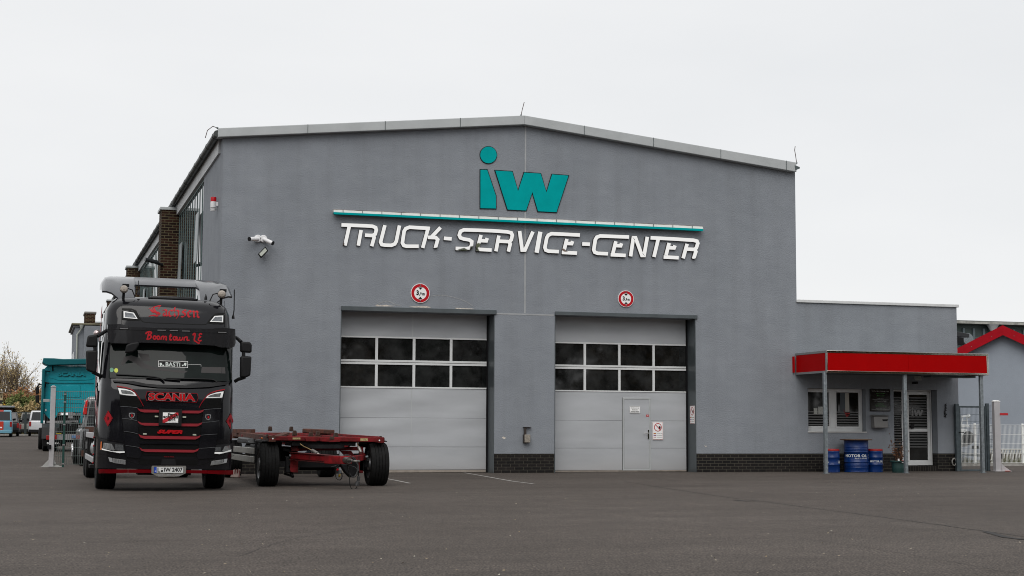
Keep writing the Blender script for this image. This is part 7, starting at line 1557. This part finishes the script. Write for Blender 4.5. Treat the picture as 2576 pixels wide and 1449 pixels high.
# ---------------------------------------------------------------- grey corner building beyond the hall
zd = zm(260, 1240, 9.0545); YE = YF+LEN*.93
kx = lambda x, y, Y: onY(*zd(x, y), Y)
Yn = YE; bld = thing('grey_rendered_house', 'grey rendered building with gutter and downpipe beyond the end of the hall', 'building', (kx(500, 700, Yn).x, Yn, 0))
rx = kx(700, 600, Yn).x; mx = kx(372, 700, Yn).x; zt = kx(500, 620, Yn).z; LXs = (mx-rx)
MB().box(mx, XL+.4, Yn, Yn+9, 0, zt).box(kx(690, 700, Yn).x, XL+.4, Yn-2.5, Yn-.001, 0, zt-.05).build('wall', PLA, bld, smooth=0)
MB().box(mx-.12, XL+.3, Yn-.12, Yn+9.2, zt, zt+.12).build('eaves', mat('eave_grey', (.16, .16, .165), .6), bld, bevel=.03)
MB().box(mx-.26, XL+.3, Yn-.26, Yn+9.3, zt+.12, zt+.26).build('gutter', mat('gutter_olive', (.11, .10, .06), .6, 0, .3, 2), bld, bevel=.05)
cx_ = kx(445, 900, Yn).x; MB().tube([(cx_+.25, Yn-.3, zt+.1), (cx_+.24, Yn-.2, zt-.15), (cx_, Yn-.1, zt-.5), (cx_, Yn-.1, .2)], .06, 8).build('downpipe', mat('pipe_pale', (.40, .42, .38), .5, .2), bld)
MB().lathe([(.14, .12), (.07, -.14), (.0001, -.14)], (cx_+.25, Yn-.33, zt+.02), 'Z', 10).build('rain_hopper', mat('pipe_pale', (.4, .42, .38)), bld)
for i in range(3): y_ = Yn+.9+i*2.7; MB().box(mx-.02, mx+.1, y_, y_+1.2, zt-3.5, zt-1.6).build('window', GLASS, bld, smooth=0)
chx0, chx1 = kx(735, 300, Yn+3).x, kx(1100, 300, Yn+3).x; zc = kx(800, 120, Yn+3).z
ch_ = thing('brick_chimney', 'square brown brick chimney rising beside the end of the hall roof', 'chimney', ((chx0+chx1)/2, Yn+3, zt)); MB().box(chx0, chx1, Yn+3, Yn+6, 0, zc).build('stack', BRN, ch_, smooth=0); MB().box(chx0-.06, chx1+.06, Yn+2.94, Yn+6.06, zc, zc+.12).build('cap', mat('cap_grey', (.2, .19, .18), .8), ch_, smooth=0)
dx_ = XL-.22; MB().tube([(dx_, YF+LEN-10, gzv-.1), (dx_-.02, YF+LEN-10, gzv-.8), (dx_+.1, YF+LEN-10.2, gzv-1.5), (dx_+.1, YF+LEN-10.2, .3)], .14, 8).build('downpipe', mat('pipe_pale', (.4, .42, .38)), hall)
# cameras on the side wall
for (px, py, dy, lab) in ((600, 1235-0, 0, 'dark tube camera fixed to the first brick pier'), ):
    c = V((XL-.6, yp+.0, onX(*a5(330, 1240), XL-.56).z)); t_ = thing('pier_camera', lab, 'security camera', c)
    MB().tube([c+V((-.05, -.2, 0)), c+V((-.5, -.35, .08))], .07, 12).tube([c+V((.1, -.02, -.05)), c+V((-.1, -.2, -.02))], .05, 8).build('body', mat('lamp_black', (.02, .022, .025), .35), t_)
# ---------------------------------------------------------------- autumn trees behind the camera (seen in glass, chrome and paint)
rn = random.Random(77)
RL = [mat('leaf_gold', (.12, .08, .02), .8, 0, .4, .4, c2=(.17, .09, .02)), mat('leaf_brown', (.07, .035, .015), .8, 0, .4, .4, c2=(.12, .05, .02)), mat('leaf_dark', (.03, .05, .015), .8, 0, .4, .4, c2=(.06, .08, .02))]
def leafy(name, label, base, H_, M, seed):
    r2 = random.Random(seed); t_ = thing(name, label, 'tree', base, 'autumn trees opposite the hall'); B0 = V(base); tb_ = MB(); tb_.tube([B0, B0+V((.2, 0, H_*.4)), B0+V((-.1, .2, H_*.8))], .32, 8, taper=.1)
    cl = []
    for i in range(26):
        a_ = r2.uniform(0, 6.28); hh = H_*r2.uniform(.28, .97); rr_ = H_*.30*math.sin(min(3.0, max(.25, (hh/H_)*3.05)))*r2.uniform(.3, 1); c = B0+V((math.cos(a_)*rr_, math.sin(a_)*rr_, hh)); cl.append(c)
        tb_.tube([B0+V((0, 0, hh*.55)), c], .09, 4, taper=.02)
    tb_.build('trunk', BARK, t_, smooth=0, merge=False); lf_ = MB()
    for i in range(3600):
        c = r2.choice(cl); p = c+V((r2.gauss(0, 1), r2.gauss(0, 1), r2.gauss(0, .8)))*H_*.055; s_ = r2.uniform(.2, .5); d = V((r2.uniform(-1, 1), r2.uniform(-1, 1), r2.uniform(-1, 1))).normalized(); e_ = d.orthogonal().normalized()
        lf_.add([p-d*s_, p-e_*s_*.7, p+d*s_, p+e_*s_*.7], [(0, 1, 2, 3)])
    lf_.build('crown', M, t_, smooth=0, merge=False); return t_
kinds = ['golden', 'russet', 'olive']
protos = [leafy('autumn_tree', kinds[i]+' leafed tree in the row opposite the hall', (0, 0, 0), 15.0, RL[i], 50+i) for i in range(3)]
nput = 0
for i in range(40):
    x_ = -62+(i//2)*7.0+rn.uniform(-2, 2); y_ = rn.uniform(-34, -27)-(i % 2)*9; k_ = i % 3
    o = protos[k_] if nput < 3 and i == k_ else copy_tree(protos[k_]); nput += 1
    s_ = (6.1+(40.8-y_)*.125)/16.4*rn.uniform(.92, 1.03); o.location = (x_, y_, 0); o.rotation_euler = (0, 0, rn.uniform(0, 6)); o.scale = (s_, s_, s_)
    o['label'] = kinds[k_]+' leafed tree in the row opposite the hall'

tag(MB().box(-90, 110, -30, -27.5, 0, 2.6).build('added_dark_backdrop', mat('hedge_core', (.03, .028, .018)), smooth=0), kind='stuff')  # unseen dark hedge block, added to darken reflections in paint and glass
